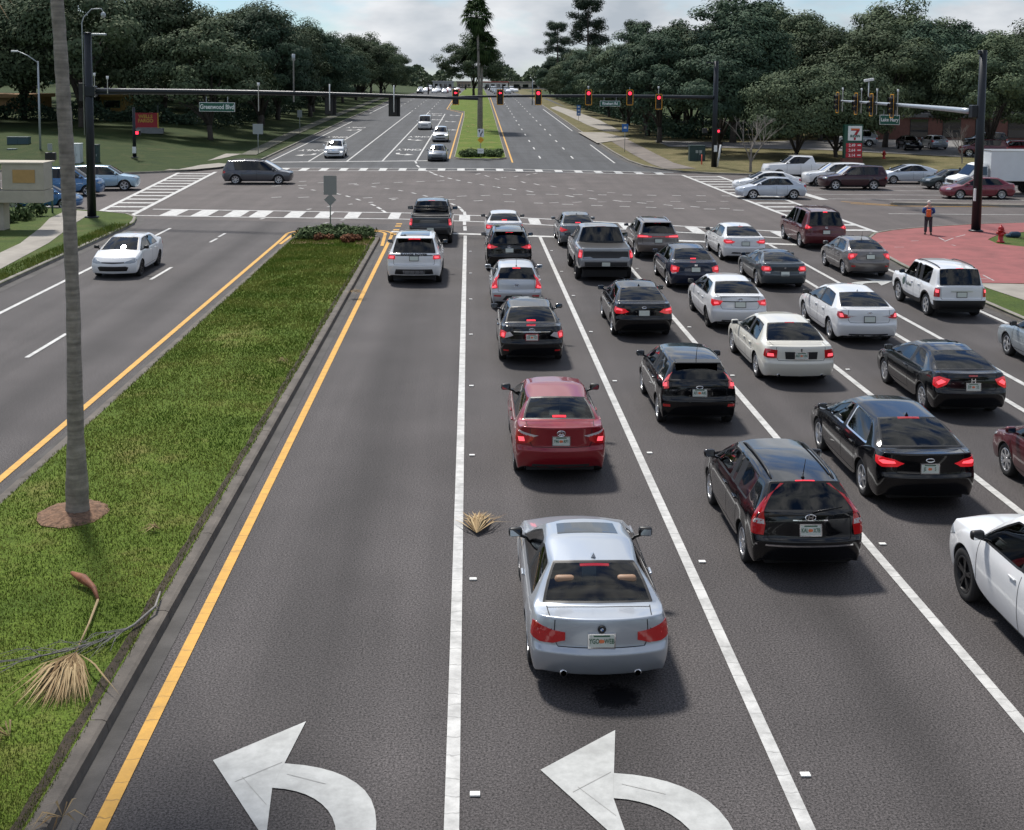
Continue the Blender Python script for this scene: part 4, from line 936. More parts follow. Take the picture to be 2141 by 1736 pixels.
def make_car(name, label, group, X, Yax, spec, pm, rz=0.0, wheel='five', tl=(), bulbs=(), plate=None, ptxt=None, brake3=None, bdg=None, seats='dark', mirrorM=None, front=(), rearx=(), ant=None, rails=None, sunroof=False, detail=2, exhaust=(), z=0.0, cat='car', pitch=0.0, spoiler=False, wiper=False, rack=False):
    s, me, y0 = build_body(spec); L, W, H, wb, r = s['L'], s['W'], s['H'], s['wb'], s['r']; hw = W/2; ro = L-wb-s['fo']
    root = empty(name, (X, Yax, z), rz); root.rotation_euler = (pitch, 0, rz)
    # the root stands at the middle of the wheelbase: shift from the rear axle
    off = Matrix.Rotation(rz, 3, 'Z') @ Vector((0, wb/2, 0)); root.location = (X+off.x, Yax+off.y, z)
    tag(root, label, cat, group)
    gl, gf = GLASS[s['tint']], GLASS[s['ftint']]
    slot = {0: ('body', pm), 2: ('windshield', GLASS['mid'] if s['ftint'] != 'clear' else GLASS['clear']), 3: ('rear_window', gl), 4: ('window_trim', TRIM), 5: ('underside', UNDER), 6: ('bed_cover', s['deckM'] or PLASTIC), 7: ('window_trim', CHROME)}
    parts = {}
    for (mi, k), m2 in split_mesh(me).items():
        if mi == 1:
            cy_ = sum(v.co.y for v in m2.vertices)/len(m2.vertices); m2.name = 'side_window'; o = link('side_window', m2, gf if cy_ > y0+s['bp'] else gl, root)
        else: nm, M = slot[mi]; m2.name = nm; o = link(nm, m2, M, root)
        parts[mi] = o
    body = parts[0]
    bm = bmesh.new(); add_box(bm, (0, y0+L/2, 0.34), (W-0.50, L-0.55, 0.26)); add_box(bm, (0, y0+(s['gb']+s['cw'])/2, 0.50), (W-0.44, max(0.8, s['cw']-s['gb']-0.3), 0.26))
    add_box(bm, (0, y0+s['cw']-0.25, s['zbf']-0.12), (W-0.36, 0.42, 0.2), bev=0.04)
    if s['igb'] > 0 and not s.get('bed'): add_box(bm, (0, y0+s['gb']+0.20, s['zd']-0.09), (W-0.46, 0.50, 0.05))
    bm_obj('interior', bm, UNDER if seats == 'dark' else CLOTH_D, root)
    P = Proj(me, s, y0); PF = Proj(me, s, y0, True)
    # wheels
    tw = 0.235 if W > 1.9 else 0.215
    for sg in (-1, 1):
        for yy in (-wb/2, wb/2):
            wl = bpy.data.objects.new('wheel', TYRE_ME); COL.objects.link(wl); wl.parent = root; wl.location = (sg*(hw-0.125), yy, r); wl.scale = (tw, r, r) ; wl.rotation_euler = (0, 0, 0 if sg > 0 else math.pi)
            rm_ = bpy.data.objects.new('rim', RIMS[wheel]); COL.objects.link(rm_); rm_.parent = wl; rm_.rotation_euler = (random.uniform(0, 1.2), 0, 0)
    # mirrors
    um = s['cw']-0.52*(s['cw']-s.get('rfb', lerp(s['rf'], s['cw'], 0.35)))-0.02; zm = pw([(s['bp'], s['zb']), (s['cw'], s['zbf'])], um)+0.085; mm = mirrorM or pm
    big = 1.25 if s.get('bigmirror') else 1.0
    for sg in (-1, 1):
        bm = bmesh.new(); add_box(bm, (sg*(hw+0.055*big), y0+um, zm+0.02), (0.20*big, 0.11, 0.135*big), Matrix.Rotation(sg*R(-12), 3, 'Z'), 0.04); add_box(bm, (sg*(hw-0.055), y0+um+0.01, zm-0.05), (0.14, 0.05, 0.04), Matrix.Rotation(sg*R(-20), 3, 'Y'), 0.01)
        mo = bm_obj('wing_mirror', bm, mm, root, True)
        if detail > 1: box('mirror_glass', (sg*(hw+0.06*big), y0+um-0.058, zm+0.02), (0.15*big, 0.006, 0.09*big), GLASS_MIRROR, mo, rot=Matrix.Rotation(sg*R(-12), 3, 'Z'))
    lamps = {}
    for sg in (-1, 1):
        for poly, mk in tl:
            o = decal('taillight', [(sg*a*hw, b) for a, b in poly], P.end, LM[mk], root, 0.010, 0.03)
            if o and mk in ('on', 'off', 'pink') and sg not in lamps: lamps[sg] = o
        for poly in bulbs: decal('bulb', [(sg*a*hw, b) for a, b in poly], P.end, BULB, lamps.get(sg, root), 0.014, 0.012)
        for poly, mk in front: decal('headlight' if mk.startswith('head') else 'front_trim', [(sg*a*hw, b) for a, b in poly], PF.end, LM[mk], root, 0.008, 0.03)
    for nm, poly, mk in rearx:
        if mk[0] == '*':       # mirrored pair
            for sg in (-1, 1): decal(nm, [(sg*a*hw, b) for a, b in poly], P.end, LM[mk[1:]], root, 0.009, 0.02)
        else: decal(nm, [(a*hw, b) for a, b in poly], P.end, LM[mk], root, 0.008, 0.02)
    if brake3:
        k, q, wd = brake3[:3]; M3 = BRAKE3 if len(brake3) < 4 else LENS
        if k == 'g':           # behind the top or bottom edge of the rear glass: position along the glass
            uu = lerp(s['gb']-0.05, s['rr']-0.03, q); dl = 0.028*(s['rr']-s['gb'])/max(0.2, (H-s['zd']))
            decal('brake_light', [(-wd, y0+uu), (wd, y0+uu), (wd, y0+uu+max(0.02, dl)), (-wd, y0+uu+max(0.02, dl))], P.top, M3, root, 0.006, 0.01)
        else: decal('brake_light', rect(-wd, wd, q, q+0.035), P.end, M3, root, 0.010, 0.03)
    if plate: make_plate(P, plate, root, ptxt, style=1 if ptxt else 0)
    if bdg: badge(bdg[0], P, bdg[1], root, bdg[2] if len(bdg) > 2 else 0.09)
    if detail > 0:
        paths = []; hatch = s['igb'] == 0; a = 0.70*hw
        if hatch:
            for sg in (-1, 1): paths.append((P.end, [(sg*0.80*hw, s['zd']-0.02), (sg*0.78*hw, s['zr'][2]+0.06), (sg*0.72*hw, s['zr'][2]+0.02)]))
            paths.append((P.end, [(-0.72*hw, s['zr'][2]+0.02), (0.72*hw, s['zr'][2]+0.02)]))
        elif not s.get('bed'):
            paths.append((P.end, [(-a, s['zd']-0.03), (-a, s['zr'][2]+0.14), (-0.62*hw, s['zr'][2]+0.06), (0.62*hw, s['zr'][2]+0.06), (a, s['zr'][2]+0.14), (a, s['zd']-0.03)]))
            for sg in (-1, 1): paths.append((P.top, [(sg*a, y0+0.16), (sg*a*1.04, y0+s['gb']-0.06)]))
            paths.append((P.top, [(-a*1.04, y0+s['gb']-0.10), (0, y0+s['gb']-0.13), (a*1.04, y0+s['gb']-0.10)]))
        else:
            for sg in (-1, 1): paths.append((P.end, [(sg*0.80*hw, s['zd']-0.02), (sg*0.80*hw, s['zr'][2]+0.04)]))
            paths.append((P.end, [(-0.80*hw, s['zr'][2]+0.04), (0.80*hw, s['zr'][2]+0.04)]))
        for sg in (-1, 1):
            def sf(yy, zz, o_, sg=sg): return P.side(yy, zz, sg, o_)
            us = [s['bp']] + ([s['cw']-0.12] if True else []) + ([max(s['wr']+0.02, ro+s['r']+0.12)] if s['doors'] == 4 else [])
            for uu in us: paths.append((sf, [(y0+uu, 0.33), (y0+uu, s['zb']-0.04)]))
            paths.append((sf, [(y0+(us[-1] if s['doors'] == 4 else us[0]), 0.33), (y0+s['cw']-0.12, 0.33)]))
            for uu in ([s['bp']+0.12] + ([us[-1]+0.10] if s['doors'] == 4 else [])):
                c = P.side(y0+uu+0.08, s['zb']-0.13, sg, 0.018)
                if c: box('door_handle', c, (0.03, 0.20, 0.032), pm, root, 0.012)
        for pth_ in paths: seam('panel_gap', [pth_], SEAM, root, 0.012)
    for dx_, zz, rr_ in exhaust:
        for sg in ((-1, 1) if dx_ else (1,)):
            c = P.end(sg*dx_, zz, 0.0)
            if c: tube('exhaust', [(c.x, c.y+0.15, zz), (c.x, c.y-0.03, zz), (c.x, c.y-0.03, zz), (c.x, c.y+0.10, zz)], [rr_, rr_, rr_*0.82, rr_*0.82], CHROME if rr_ > 0.034 else PLASTIC, root, 12)
    if ant == 'fin':
        c = P.top(0, y0+s['rr']+0.10, 0)
        bm = bmesh.new(); vs = [bm.verts.new(Vector(c)+Vector(p)) for p in ((-0.03, 0.10, 0), (0.03, 0.10, 0), (0.032, -0.07, 0), (-0.032, -0.07, 0), (0, -0.04, 0.065), (0, -0.07, 0.06), (0, 0.05, 0.02))]
        for q in ((0, 3, 5, 4, 6), (1, 6, 4, 5, 2), (0, 6, 1), (3, 2, 5)): bm.faces.new([vs[k] for k in q])
        bmesh.ops.recalc_face_normals(bm, faces=bm.faces); bm_obj('antenna', bm, pm, root)
    elif ant == 'mast':
        c = P.top(0, y0+s['rr']+0.09, 0); bm = bmesh.new(); add_tube(bm, [c, c+Vector((0, 0, 0.03))], [0.03, 0.016], 10); add_tube(bm, [c+Vector((0, 0.0, 0.02)), c+Vector((0, -0.13, 0.33))], [0.008, 0.005], 6); bm_obj('antenna', bm, TRIM, root, True)
    if rails:
        for sg in (-1, 1):
            pts = []
            for i in range(9):
                uu = lerp(s['rr']+0.12, s['rf']-0.12, i/8); c = P.top(sg*(s['wt']-0.07), y0+uu, 0); pts.append(c+Vector((0, 0, 0.035 if 0 < i < 8 else -0.005)))
            tube('roof_rail', pts, 0.018, rails, root, 8)
        if s.get('xbars'):
            for q in (0.3, 0.7):
                uu = lerp(s['rr'], s['rf'], q); c = P.top(0, y0+uu, 0.05); box('cross_bar', c, (2*(s['wt']-0.07), 0.06, 0.03), rails, root, 0.01)
    if sunroof:
        u0, u1 = sunroof; wx = s['wt']-0.13
        f = decal('sunroof', [(-wx, y0+u0), (wx, y0+u0), (wx*0.96, y0+u1), (-wx*0.96, y0+u1)], P.top, SUNROOF, root, 0.004, 0.01)
    if spoiler:
        k, q = spoiler
        if k == 'roof':
            bm = bmesh.new(); c = P.top(0, y0+s['rr']+0.02, 0.0); wx = s['wt']-0.03
            add_box(bm, (0, y0+s['rr']-0.09, c.z+0.004), (2*wx, 0.24, 0.03), Matrix.Rotation(R(q), 3, 'X'), 0.012); bm_obj('roof_spoiler', bm, pm, root)
        else:
            bm = bmesh.new(); add_box(bm, (0, y0+0.16, s['zd']+q), (1.25, 0.10, 0.03), Matrix.Rotation(R(10), 3, 'X'), 0.012)
            for sg in (-1, 1): add_box(bm, (sg*0.55, y0+0.18, s['zd']+q/2), (0.06, 0.06, q), bev=0.01)
            bm_obj('spoiler', bm, pm, root)
    if wiper:
        c0, c1 = P.end(0.05*hw, wiper, 0.02), P.end(0.62*hw, wiper+0.05, 0.02)
        if c0 and c1: tube('rear_wiper', [c0, c1], [0.014, 0.007], TRIM, root, 6)
    if rack:
        for uu, zz in ((1.72, 0.20), (1.72, 0.34), (0.12, 0.05)): tube('bed_bar', [(-0.80*hw, y0+uu, s['zd']+zz), (0.80*hw, y0+uu, s['zd']+zz)], 0.03, TRIM, root, 8)
        for sg in (-1, 1): tube('bed_rail', [(sg*0.84*hw, y0+0.12, s['zd']+0.05), (sg*0.84*hw, y0+1.3, s['zd']+0.06), (sg*0.80*hw, y0+1.72, s['zd']+0.34)], 0.03, TRIM, root, 8)
    st = SEATS[seats]; zs = s['zb']-0.50
    if detail > 0 and not s.get('noseat'):
        for sg in (-1, 1):
            o = bpy.data.objects.new('seat', st[0]); COL.objects.link(o); o.parent = root; o.location = (sg*0.36, y0+s['bp']+0.10, zs)
        if not s.get('bed'):
            o = bpy.data.objects.new('rear_seat', st[1]); COL.objects.link(o); o.parent = root
            if s['igb']: o.location = (0, y0+lerp(s['gb'], s['rr'], 0.50)+0.38, s['zd']+0.46*(H-s['zd'])-0.90+s.get('seatdz', 0.0))
            else: o.location = (0, y0+s['bp']-0.80, zs-0.06)
    bpy.data.meshes.remove(me)
    return root, s, P, y0
GLASS_MIRROR = mat('mirror_glass', (0.55, 0.58, 0.6), 0.04, 1.0); SUNROOF = mat('sunroof_glass', (0.006, 0.008, 0.01), 0.03, coat=1.0)

# ------------------------------------------------------------------ paints
BLACK = paint('black', (0.0022, 0.0026, 0.0038), rough=0.2); WHITE = paint('white', (0.74, 0.75, 0.76), rough=0.3); PEARL = paint('cream', (0.70, 0.68, 0.60), rough=0.3); SILVER = paint('silver', (0.46, 0.50, 0.55), 0.55, 0.34)
SILVER2 = paint('light_silver', (0.55, 0.57, 0.60), 0.45, 0.35); REDP = paint('red', (0.25, 0.006, 0.014), 0.2, 0.3); NAVY = paint('navy', (0.008, 0.014, 0.035), 0.2); GREYD = paint('dark_grey', (0.055, 0.060, 0.066), 0.4); GREY = paint('grey', (0.15, 0.165, 0.18), 0.5)
TAUPE = paint('taupe', (0.19, 0.165, 0.15), 0.5); MAROON = paint('maroon', (0.10, 0.010, 0.016), 0.3); DKMAR = paint('dark_maroon', (0.045, 0.016, 0.022), 0.3); SKYB = paint('sky_blue', (0.36, 0.50, 0.60), 0.4); BLUE = paint('blue', (0.03, 0.13, 0.30), 0.35); BLUE2 = paint('mid_blue', (0.06, 0.16, 0.32), 0.35); GREEN = paint('dark_green', (0.03, 0.045, 0.05), 0.3)
# ------------------------------------------------------------------ body types
def sp(**k): return k
SEDAN = sp(quarter=None)
def HATCH(**k): d = dict(igb=0, irr=2, gb=0.14, rr=0.42, wr=0.62, quarter=(3, 6, 7), zd=1.0, zb=0.95, rbulge=0.02); d.update(k); return d
def SUV(**k): d = dict(L=4.6, W=1.86, H=1.68, wb=2.66, fo=0.93, r=0.36, igb=0, irr=2, gb=0.17, rr=0.42, wr=0.66, bp=2.05, rf=2.75, cw=3.50, quarter=(3, 6, 7), zd=1.10, zb=1.07, zbf=1.05, zh=0.93, sill=0.30, zr=(0.34, 0.50, 0.66, 0.84, 0.98), wt=0.60, arch=0.07, rbulge=0.015, irf=10, icw=13, fround=0.22); d.update(k); return d
Q4 = 'cars queueing at the red light'
# ------------------------------------------------------------------ cars in the queue
PLT = {'bmw': ('YGO', 'WEB'), 'i30': ('KAL', 'X7B'), 'red': ('Y46', 'RP1'), 'fiesta': ('AFI', 'A45'), 'ls': ('AGT', 'U54'), 'cor': ('CIE', 'Y27')}
make_car('coupe', 'silver two-door coupe with a glass sunroof, nearest car of the queue', Q4, 1.66, 15.72,
    sp(L=4.58, W=1.79, H=1.375, wb=2.76, fo=0.76, r=0.325, gb=0.60, rr=1.18, rf=2.62, cw=3.32, bp=1.92, wr=0.98, wt=0.545, zd=0.965, zb=0.90, zbf=0.88, zh=0.72, doors=2, zr=(0.25, 0.40, 0.56, 0.74, 0.87), ir=(0.12, 0.03, 0.0, 0.075, 0.075, 0.10), tint='clear', ftint='mid', rround=0.20, sub=3, seatdz=0.07),
    SILVER, 0.0, 'multi', [([(0.50, 0.80), (0.50, 0.70), (0.72, 0.655), (0.98, 0.65), (1.20, 0.70), (1.24, 0.86), (1.12, 0.875), (0.95, 0.845), (0.75, 0.815)], 'off')], (), 0.71, PLT['bmw'], ('g', 0.84, 0.19, 0), ('roundel', 0.855, 0.085), 'tan', TRIM, ant='fin', sunroof=(2.02, 2.50), exhaust=((0.46, 0.27, 0.045),), rearx=[('lamp_divider', [(0.745, 0.65), (0.755, 0.65), (0.775, 0.83), (0.765, 0.83)], '*trim'), ('lamp_band', [(0.82, 0.735), (1.16, 0.75), (1.17, 0.79), (0.82, 0.77)], '*pink'), ('lamp_base', [(0.80, 0.655), (0.98, 0.652), (1.18, 0.70), (1.18, 0.715), (0.98, 0.668), (0.80, 0.672)], '*clear')])
make_car('sedan', 'red four-door sedan with pale seats behind its rear window', Q4, 1.76, 23.80,
    sp(L=4.64, W=1.776, H=1.455, wb=2.70, fo=0.96, r=0.32, gb=0.64, rr=1.22, rf=2.75, cw=3.62, bp=2.12, wr=1.10, wt=0.555, zd=1.075, zb=0.97, zbf=0.95, zh=0.76, zr=(0.30, 0.46, 0.64, 0.80, 0.93), ir=(0.10, 0.02, 0.0, 0.07, 0.07, 0.06), tint='clear', ftint='clear', sub=3),
    REDP, 0.0, 'cover', [([(0.58, 0.90), (0.62, 0.82), (0.80, 0.76), (1.02, 0.74), (1.18, 0.80), (1.22, 0.98), (1.08, 0.975), (0.85, 0.925)], 'off'), ([(0.48, 0.915), (0.60, 0.885), (0.85, 0.915), (1.05, 0.965), (1.05, 0.995), (0.80, 0.955), (0.60, 0.93)], 'clear')], [[(0.85, 0.80), (1.0, 0.79), (1.04, 0.87), (0.88, 0.88)]], 0.82, PLT['red'], ('g', 0.06, 0.13), ('ovals', 0.965, 0.10), 'grey', TRIM, exhaust=(), rearx=[('bumper_valance', [(-0.7, 0.27), (0.7, 0.27), (0.62, 0.37), (-0.62, 0.37)], 'plastic')])
make_car('sedan', 'black four-door sedan with a chrome trunk strip, behind the silver hatchback', Q4, 1.70, 33.55,
    sp(L=4.60, W=1.76, H=1.465, wb=2.60, fo=0.96, r=0.315, gb=0.62, rr=1.30, rf=2.72, cw=3.55, bp=2.15, wr=1.12, wt=0.555, zd=1.06, zb=0.96, zbf=0.94, zh=0.75, zr=(0.28, 0.45, 0.62, 0.80, 0.92)),
    BLACK, 0.0, 'cover', [([(0.92, 0.74), (1.2, 0.78), (1.2, 0.93), (1.02, 0.94), (0.86, 0.90)], 'on'), ([(0.56, 0.82), (0.90, 0.745), (0.86, 0.90), (0.72, 0.915)], 'clear')], [[(0.93, 0.78), (1.04, 0.79), (1.06, 0.87), (0.94, 0.88)]], 0.78, PLT['cor'], ('g', 0.06, 0.12), ('ovals', 0.965, 0.10), rearx=[('trunk_strip', rect(-0.55, 0.55, 0.91, 0.935), 'chrome'), ('reflector', rect(0.75, 0.95, 0.40, 0.44), '*off')])
make_car('hatchback', 'small silver hatchback with tall red lamps, behind the black compact utility vehicle', Q4, 1.60, 41.2,
    HATCH(L=4.05, W=1.70, H=1.45, wb=2.57, fo=0.84, r=0.31, bp=1.75, rf=2.35, cw=3.15, rr=0.52, gb=0.20, zd=1.0, zb=0.98, zbf=0.95, zh=0.76, wt=0.54, zr=(0.28, 0.44, 0.60, 0.74, 0.88)),
    SILVER2, 0.0, 'cover', [([(0.80, 0.74), (1.02, 0.70), (1.14, 0.78), (1.10, 1.02), (1.02, 1.16), (0.92, 1.10), (0.86, 0.90)], 'on')], [[(0.86, 0.76), (1.0, 0.74), (1.02, 0.82), (0.90, 0.84)]], 0.44, None, ('g', 0.86, 0.13), ('aitch', 0.84, 0.11), ant='mast', mirrorM=SILVER2, rearx=[('reflector', rect(0.62, 0.92, 0.46, 0.51), '*off'), ('rear_diffuser', [(-0.55, 0.34), (0.55, 0.34), (0.4, 0.50), (-0.4, 0.50)], 'plastic')])
make_car('suv', 'black compact utility vehicle, third in line left of the silver pickup', Q4, 1.62, 49.6,
    SUV(L=4.60, W=1.85, H=1.68, wb=2.66), BLACK, 0.0, 'multi', [([(0.48, 1.03), (0.70, 0.97), (0.98, 0.94), (1.16, 0.98), (1.18, 1.12), (0.98, 1.13), (0.72, 1.07)], 'on')], [[(0.90, 0.98), (1.05, 0.99), (1.05, 1.07), (0.92, 1.07)]], 0.90, None, ('g', 0.88, 0.14), ('ovals', 1.03, 0.09), rails=TRIM, wiper=1.13, spoiler=('roof', 6))
make_car('sedan', 'white sedan at the head of the second lane, on the stop line', Q4, 1.66, 57.6,
    sp(L=4.64, W=1.776, H=1.455, zd=1.075, zb=0.97, zbf=0.95, zh=0.76, gb=0.60, rr=1.25, rf=2.75, cw=3.6, wr=1.1, zr=(0.30, 0.46, 0.64, 0.80, 0.93)), WHITE, 0.0, 'cover', [([(0.50, 0.93), (0.70, 0.80), (1.02, 0.76), (1.18, 0.84), (1.2, 0.98), (0.98, 0.97)], 'on')], [[(0.80, 0.84), (1.0, 0.82), (1.02, 0.91), (0.84, 0.92)]], 0.80, None, ('g', 0.06, 0.12), ('ovals', 0.965, 0.09), mirrorM=TRIM)
# left-most lane
rr_ = make_car('suv', 'white luxury utility vehicle with a black glass roof edge beside the median nose', Q4, -1.98, 46.6,
    SUV(L=4.85, W=2.05, H=1.78, wb=2.92, fo=0.90, r=0.40, rr=0.62, gb=0.24, bp=2.2, rf=2.9, cw=3.72, zd=1.16, zb=1.14, zbf=1.10, zh=1.0, wt=0.68, zr=(0.36, 0.54, 0.74, 0.92, 1.06)), WHITE, 0.0, 'black', [([(0.72, 0.96), (0.72, 1.10), (1.12, 1.12), (1.14, 0.97)], 'on')], [[(0.80, 1.0), (0.98, 1.0), (0.98, 1.07), (0.80, 1.07)]], 1.0, None, ('g', 0.86, 0.22), None, mirrorM=TRIM, rearx=[('tailgate_strip', rect(-0.70, 0.70, 1.085, 1.115), 'trim'), ('rear_diffuser', [(-0.75, 0.40), (0.75, 0.40), (0.66, 0.60), (-0.66, 0.60)], 'plastic'), ('skid_plate', [(-0.38, 0.42), (0.38, 0.42), (0.40, 0.55), (-0.40, 0.55)], 'alloy'), ('tailpipe', rect(0.44, 0.64, 0.43, 0.52), '*trim')], spoiler=('roof', 10), sunroof=(0.78, 2.72))
c = rr_[2].end(0, 1.145, 0.012); text_mesh('lettering', 'RANGE ROVER', 0.085, TRIM, rr_[0], (0, c.y, 1.145), (R(80), 0, 0), 0.002, 0.004, 1.7)
make_car('pickup', 'dark grey pickup truck with raised bed rails at the front of the left lane', Q4, -1.72, 57.9,
    sp(L=5.80, W=2.03, H=1.93, wb=3.70, fo=0.95, r=0.40, gb=1.92, rr=2.06, rf=3.40, cw=4.15, bp=3.05, wr=2.22, wt=0.70, zd=1.28, zb=1.26, zbf=1.24, zh=1.14, sill=0.42, igb=7, irr=8, irf=10, zr=(0.52, 0.66, 0.84, 1.0, 1.14), ir=(0.05, 0.0, 0.0, 0.05, 0.05, 0.06), rround=0.04, fround=0.22, arch=0.08, bed=True, deckM=PLASTIC, bigmirror=True, doors=2), GREYD, 0.0, 'black', [([(0.84, 0.92), (0.84, 1.22), (1.06, 1.22), (1.06, 0.92)], 'on')], [[(0.88, 0.95), (1.0, 0.95), (1.0, 1.04), (0.88, 1.04)]], 0.74, None, ('g', 1.15, 0.16), None, mirrorM=TRIM, rearx=[('rear_bumper', rect(-0.98, 0.98, 0.56, 0.72), 'trim')], cat='pickup truck', rack=True)
# third lane
make_car('station_wagon', 'black compact wagon with tall red rear lamps and a chrome bumper strip', Q4, 5.20, 19.08,
    HATCH(L=4.46, W=1.775, H=1.50, wb=2.70, fo=0.86, r=0.315, gb=0.20, rr=0.50, wr=0.70, bp=2.05, rf=2.68, cw=3.50, zd=1.03, zb=0.98, zbf=0.93, zh=0.76, wt=0.555, zr=(0.28, 0.44, 0.62, 0.78, 0.92), ir=(0.12, 0.04, 0.0, 0.05, 0.07, 0.10), sub=3, ftint='dark'), BLACK, 0.0, 'cover',
    [([(0.86, 0.70), (0.84, 0.86), (0.90, 1.00), (0.95, 1.20), (1.00, 1.40), (1.10, 1.40), (1.14, 1.10), (1.18, 0.90), (1.14, 0.70)], 'off'), ([(0.86, 0.86), (0.88, 0.93), (1.08, 0.95), (1.14, 0.87)], 'clear')], (), 0.80, PLT['i30'], ('g', 0.97, 0.15), ('aitch', 0.985, 0.10), mirrorM=BLACK, ant='mast', wiper=1.06, rails=TRIM, rearx=[('bumper_strip', [(-0.98, 0.545), (0.98, 0.545), (0.98, 0.57), (-0.98, 0.57)], 'chrome'), ('tailgate_strip', rect(-0.30, 0.30, 0.935, 0.95), 'chrome')])
make_car('hatchback', 'small black hatchback with a roof spoiler, between the black wagon and black sedan', Q4, 5.05, 27.25,
    HATCH(L=4.05, W=1.72, H=1.475, wb=2.49, fo=0.84, r=0.31, bp=1.75, rf=2.35, cw=3.18, rr=0.50, gb=0.20, zd=1.03, zb=1.0, zbf=0.95, zh=0.77, wt=0.53, zr=(0.28, 0.46, 0.62, 0.78, 0.92), tint='mid'), BLACK, 0.0, 'multi', [([(0.86, 0.88), (0.98, 0.86), (1.10, 0.98), (1.06, 1.14), (1.0, 1.20), (0.93, 1.08)], 'pink')], [[(0.92, 0.92), (1.0, 0.92), (1.02, 1.0), (0.95, 1.0)]], 0.80, PLT['fiesta'], ('e', 1.385, 0.10, 0), ('bar', 0.915, 0.09), ant='mast', spoiler=('roof', 8), rearx=[('reflector', rect(0.78, 0.96, 0.48, 0.54), '*off')])
make_car('sedan', 'black sedan with wide curved tail lamps, directly behind the silver pickup', Q4, 5.15, 36.85,
    sp(L=4.56, W=1.78, H=1.445, wb=2.70, fo=0.90, r=0.32, gb=0.58, rr=1.35, rf=2.70, cw=3.50, bp=2.12, wr=1.02, zd=1.06, zb=0.95, zbf=0.93, zh=0.74, zr=(0.28, 0.45, 0.62, 0.80, 0.92)), BLACK, 0.0, 'multi', [([(0.50, 0.83), (0.75, 0.77), (1.02, 0.76), (1.2, 0.84), (1.16, 0.96), (0.92, 0.93), (0.66, 0.91)], 'on')], [[(0.78, 0.86), (1.04, 0.87), (1.02, 0.92), (0.80, 0.90)]], 0.80, None, None, ('bar', 0.955, 0.08), ant='fin')
make_car('pickup', 'silver off-road pickup truck with a black bed cover and black tailgate panel', Q4, 5.15, 47.4,
    sp(L=5.60, W=2.16, H=1.98, wb=3.40, fo=1.0, r=0.43, gb=1.85, rr=2.02, rf=3.30, cw=4.10, bp=2.95, wr=2.18, wt=0.72, zd=1.32, zb=1.30, zbf=1.28, zh=1.18, sill=0.50, igb=7, irr=8, irf=10, zr=(0.62, 0.74, 0.88, 1.05, 1.18), ir=(0.05, 0.0, 0.0, 0.05, 0.05, 0.06), rround=0.04, fround=0.22, arch=0.09, bed=True, deckM=TRIM, bigmirror=True, doors=2), paint('gun_silver', (0.30, 0.315, 0.335), 0.5), 0.0, 'blackm', [([(0.84, 0.94), (0.84, 1.24), (1.06, 1.24), (1.06, 0.94)], 'on')], [[(0.88, 0.98), (1.0, 0.98), (1.0, 1.14), (0.88, 1.14)]], 0.72, None, ('g', 1.15, 0.2, 0), None, mirrorM=TRIM, rearx=[('tailgate_panel', [(-0.80, 0.98), (-0.55, 1.0), (-0.45, 0.95), (0.45, 0.95), (0.55, 1.0), (0.80, 0.98), (0.80, 1.20), (-0.80, 1.20)], 'plastic'), ('rear_bumper', rect(-0.98, 0.98, 0.64, 0.80), 'plastic')], cat='pickup truck', sunroof=(2.35, 2.95))
make_car('sedan', 'grey sedan half hidden ahead of the silver pickup at the stop line', Q4, 5.0, 57.0, sp(), GREY, 0.0, 'multi', [([(0.55, 0.82), (0.98, 0.72), (1.2, 0.80), (1.15, 0.94)], 'on')], (), 0.8, None, ('g', 0.08, 0.12), None, ant='fin', detail=1)
# fourth lane
make_car('suv', 'taupe grey compact utility vehicle with a full-width red lamp bar', Q4, 8.05, 53.2,
    SUV(L=4.55, W=1.86, H=1.64, wb=2.69, ftint='mid', rr=0.55, gb=0.20), TAUPE, 0.0, 'multi', [([(0.30, 1.02), (0.32, 0.96), (1.12, 0.94), (1.14, 1.06), (0.9, 1.07)], 'on')], [[(0.48, 0.985), (1.0, 0.98), (1.0, 1.03), (0.48, 1.03)]], 0.82, None, ('g', 0.90, 0.12), None, rails=CHROME, spoiler=('roof', 8), rearx=[('lamp_bar', rect(-0.30, 0.30, 0.97, 1.02), 'off')])
make_car('sedan', 'dark navy sedan behind the taupe utility vehicle', Q4, 8.20, 45.5,
    sp(L=4.93, W=1.845, H=1.475, wb=2.80, fo=0.98, r=0.33, gb=0.66, rr=1.42, rf=2.85, cw=3.75, bp=2.30, wr=1.12, wt=0.57, zd=1.05, zb=0.95, zbf=0.93, zh=0.76, zr=(0.28, 0.45, 0.62, 0.80, 0.92), tint='dark'), NAVY, 0.0, 'multi', [([(0.66, 0.88), (0.72, 0.72), (1.0, 0.66), (1.18, 0.76), (1.16, 0.94), (0.92, 0.93)], 'on')], [[(0.82, 0.79), (1.0, 0.78), (1.02, 0.88), (0.84, 0.88)]], 0.80, None, ('g', 0.06, 0.10), ('square_h', 0.955, 0.08), rearx=[('lamp_lower', [(0.80, 0.66), (1.05, 0.64), (1.08, 0.72), (0.84, 0.72)], '*clear')])
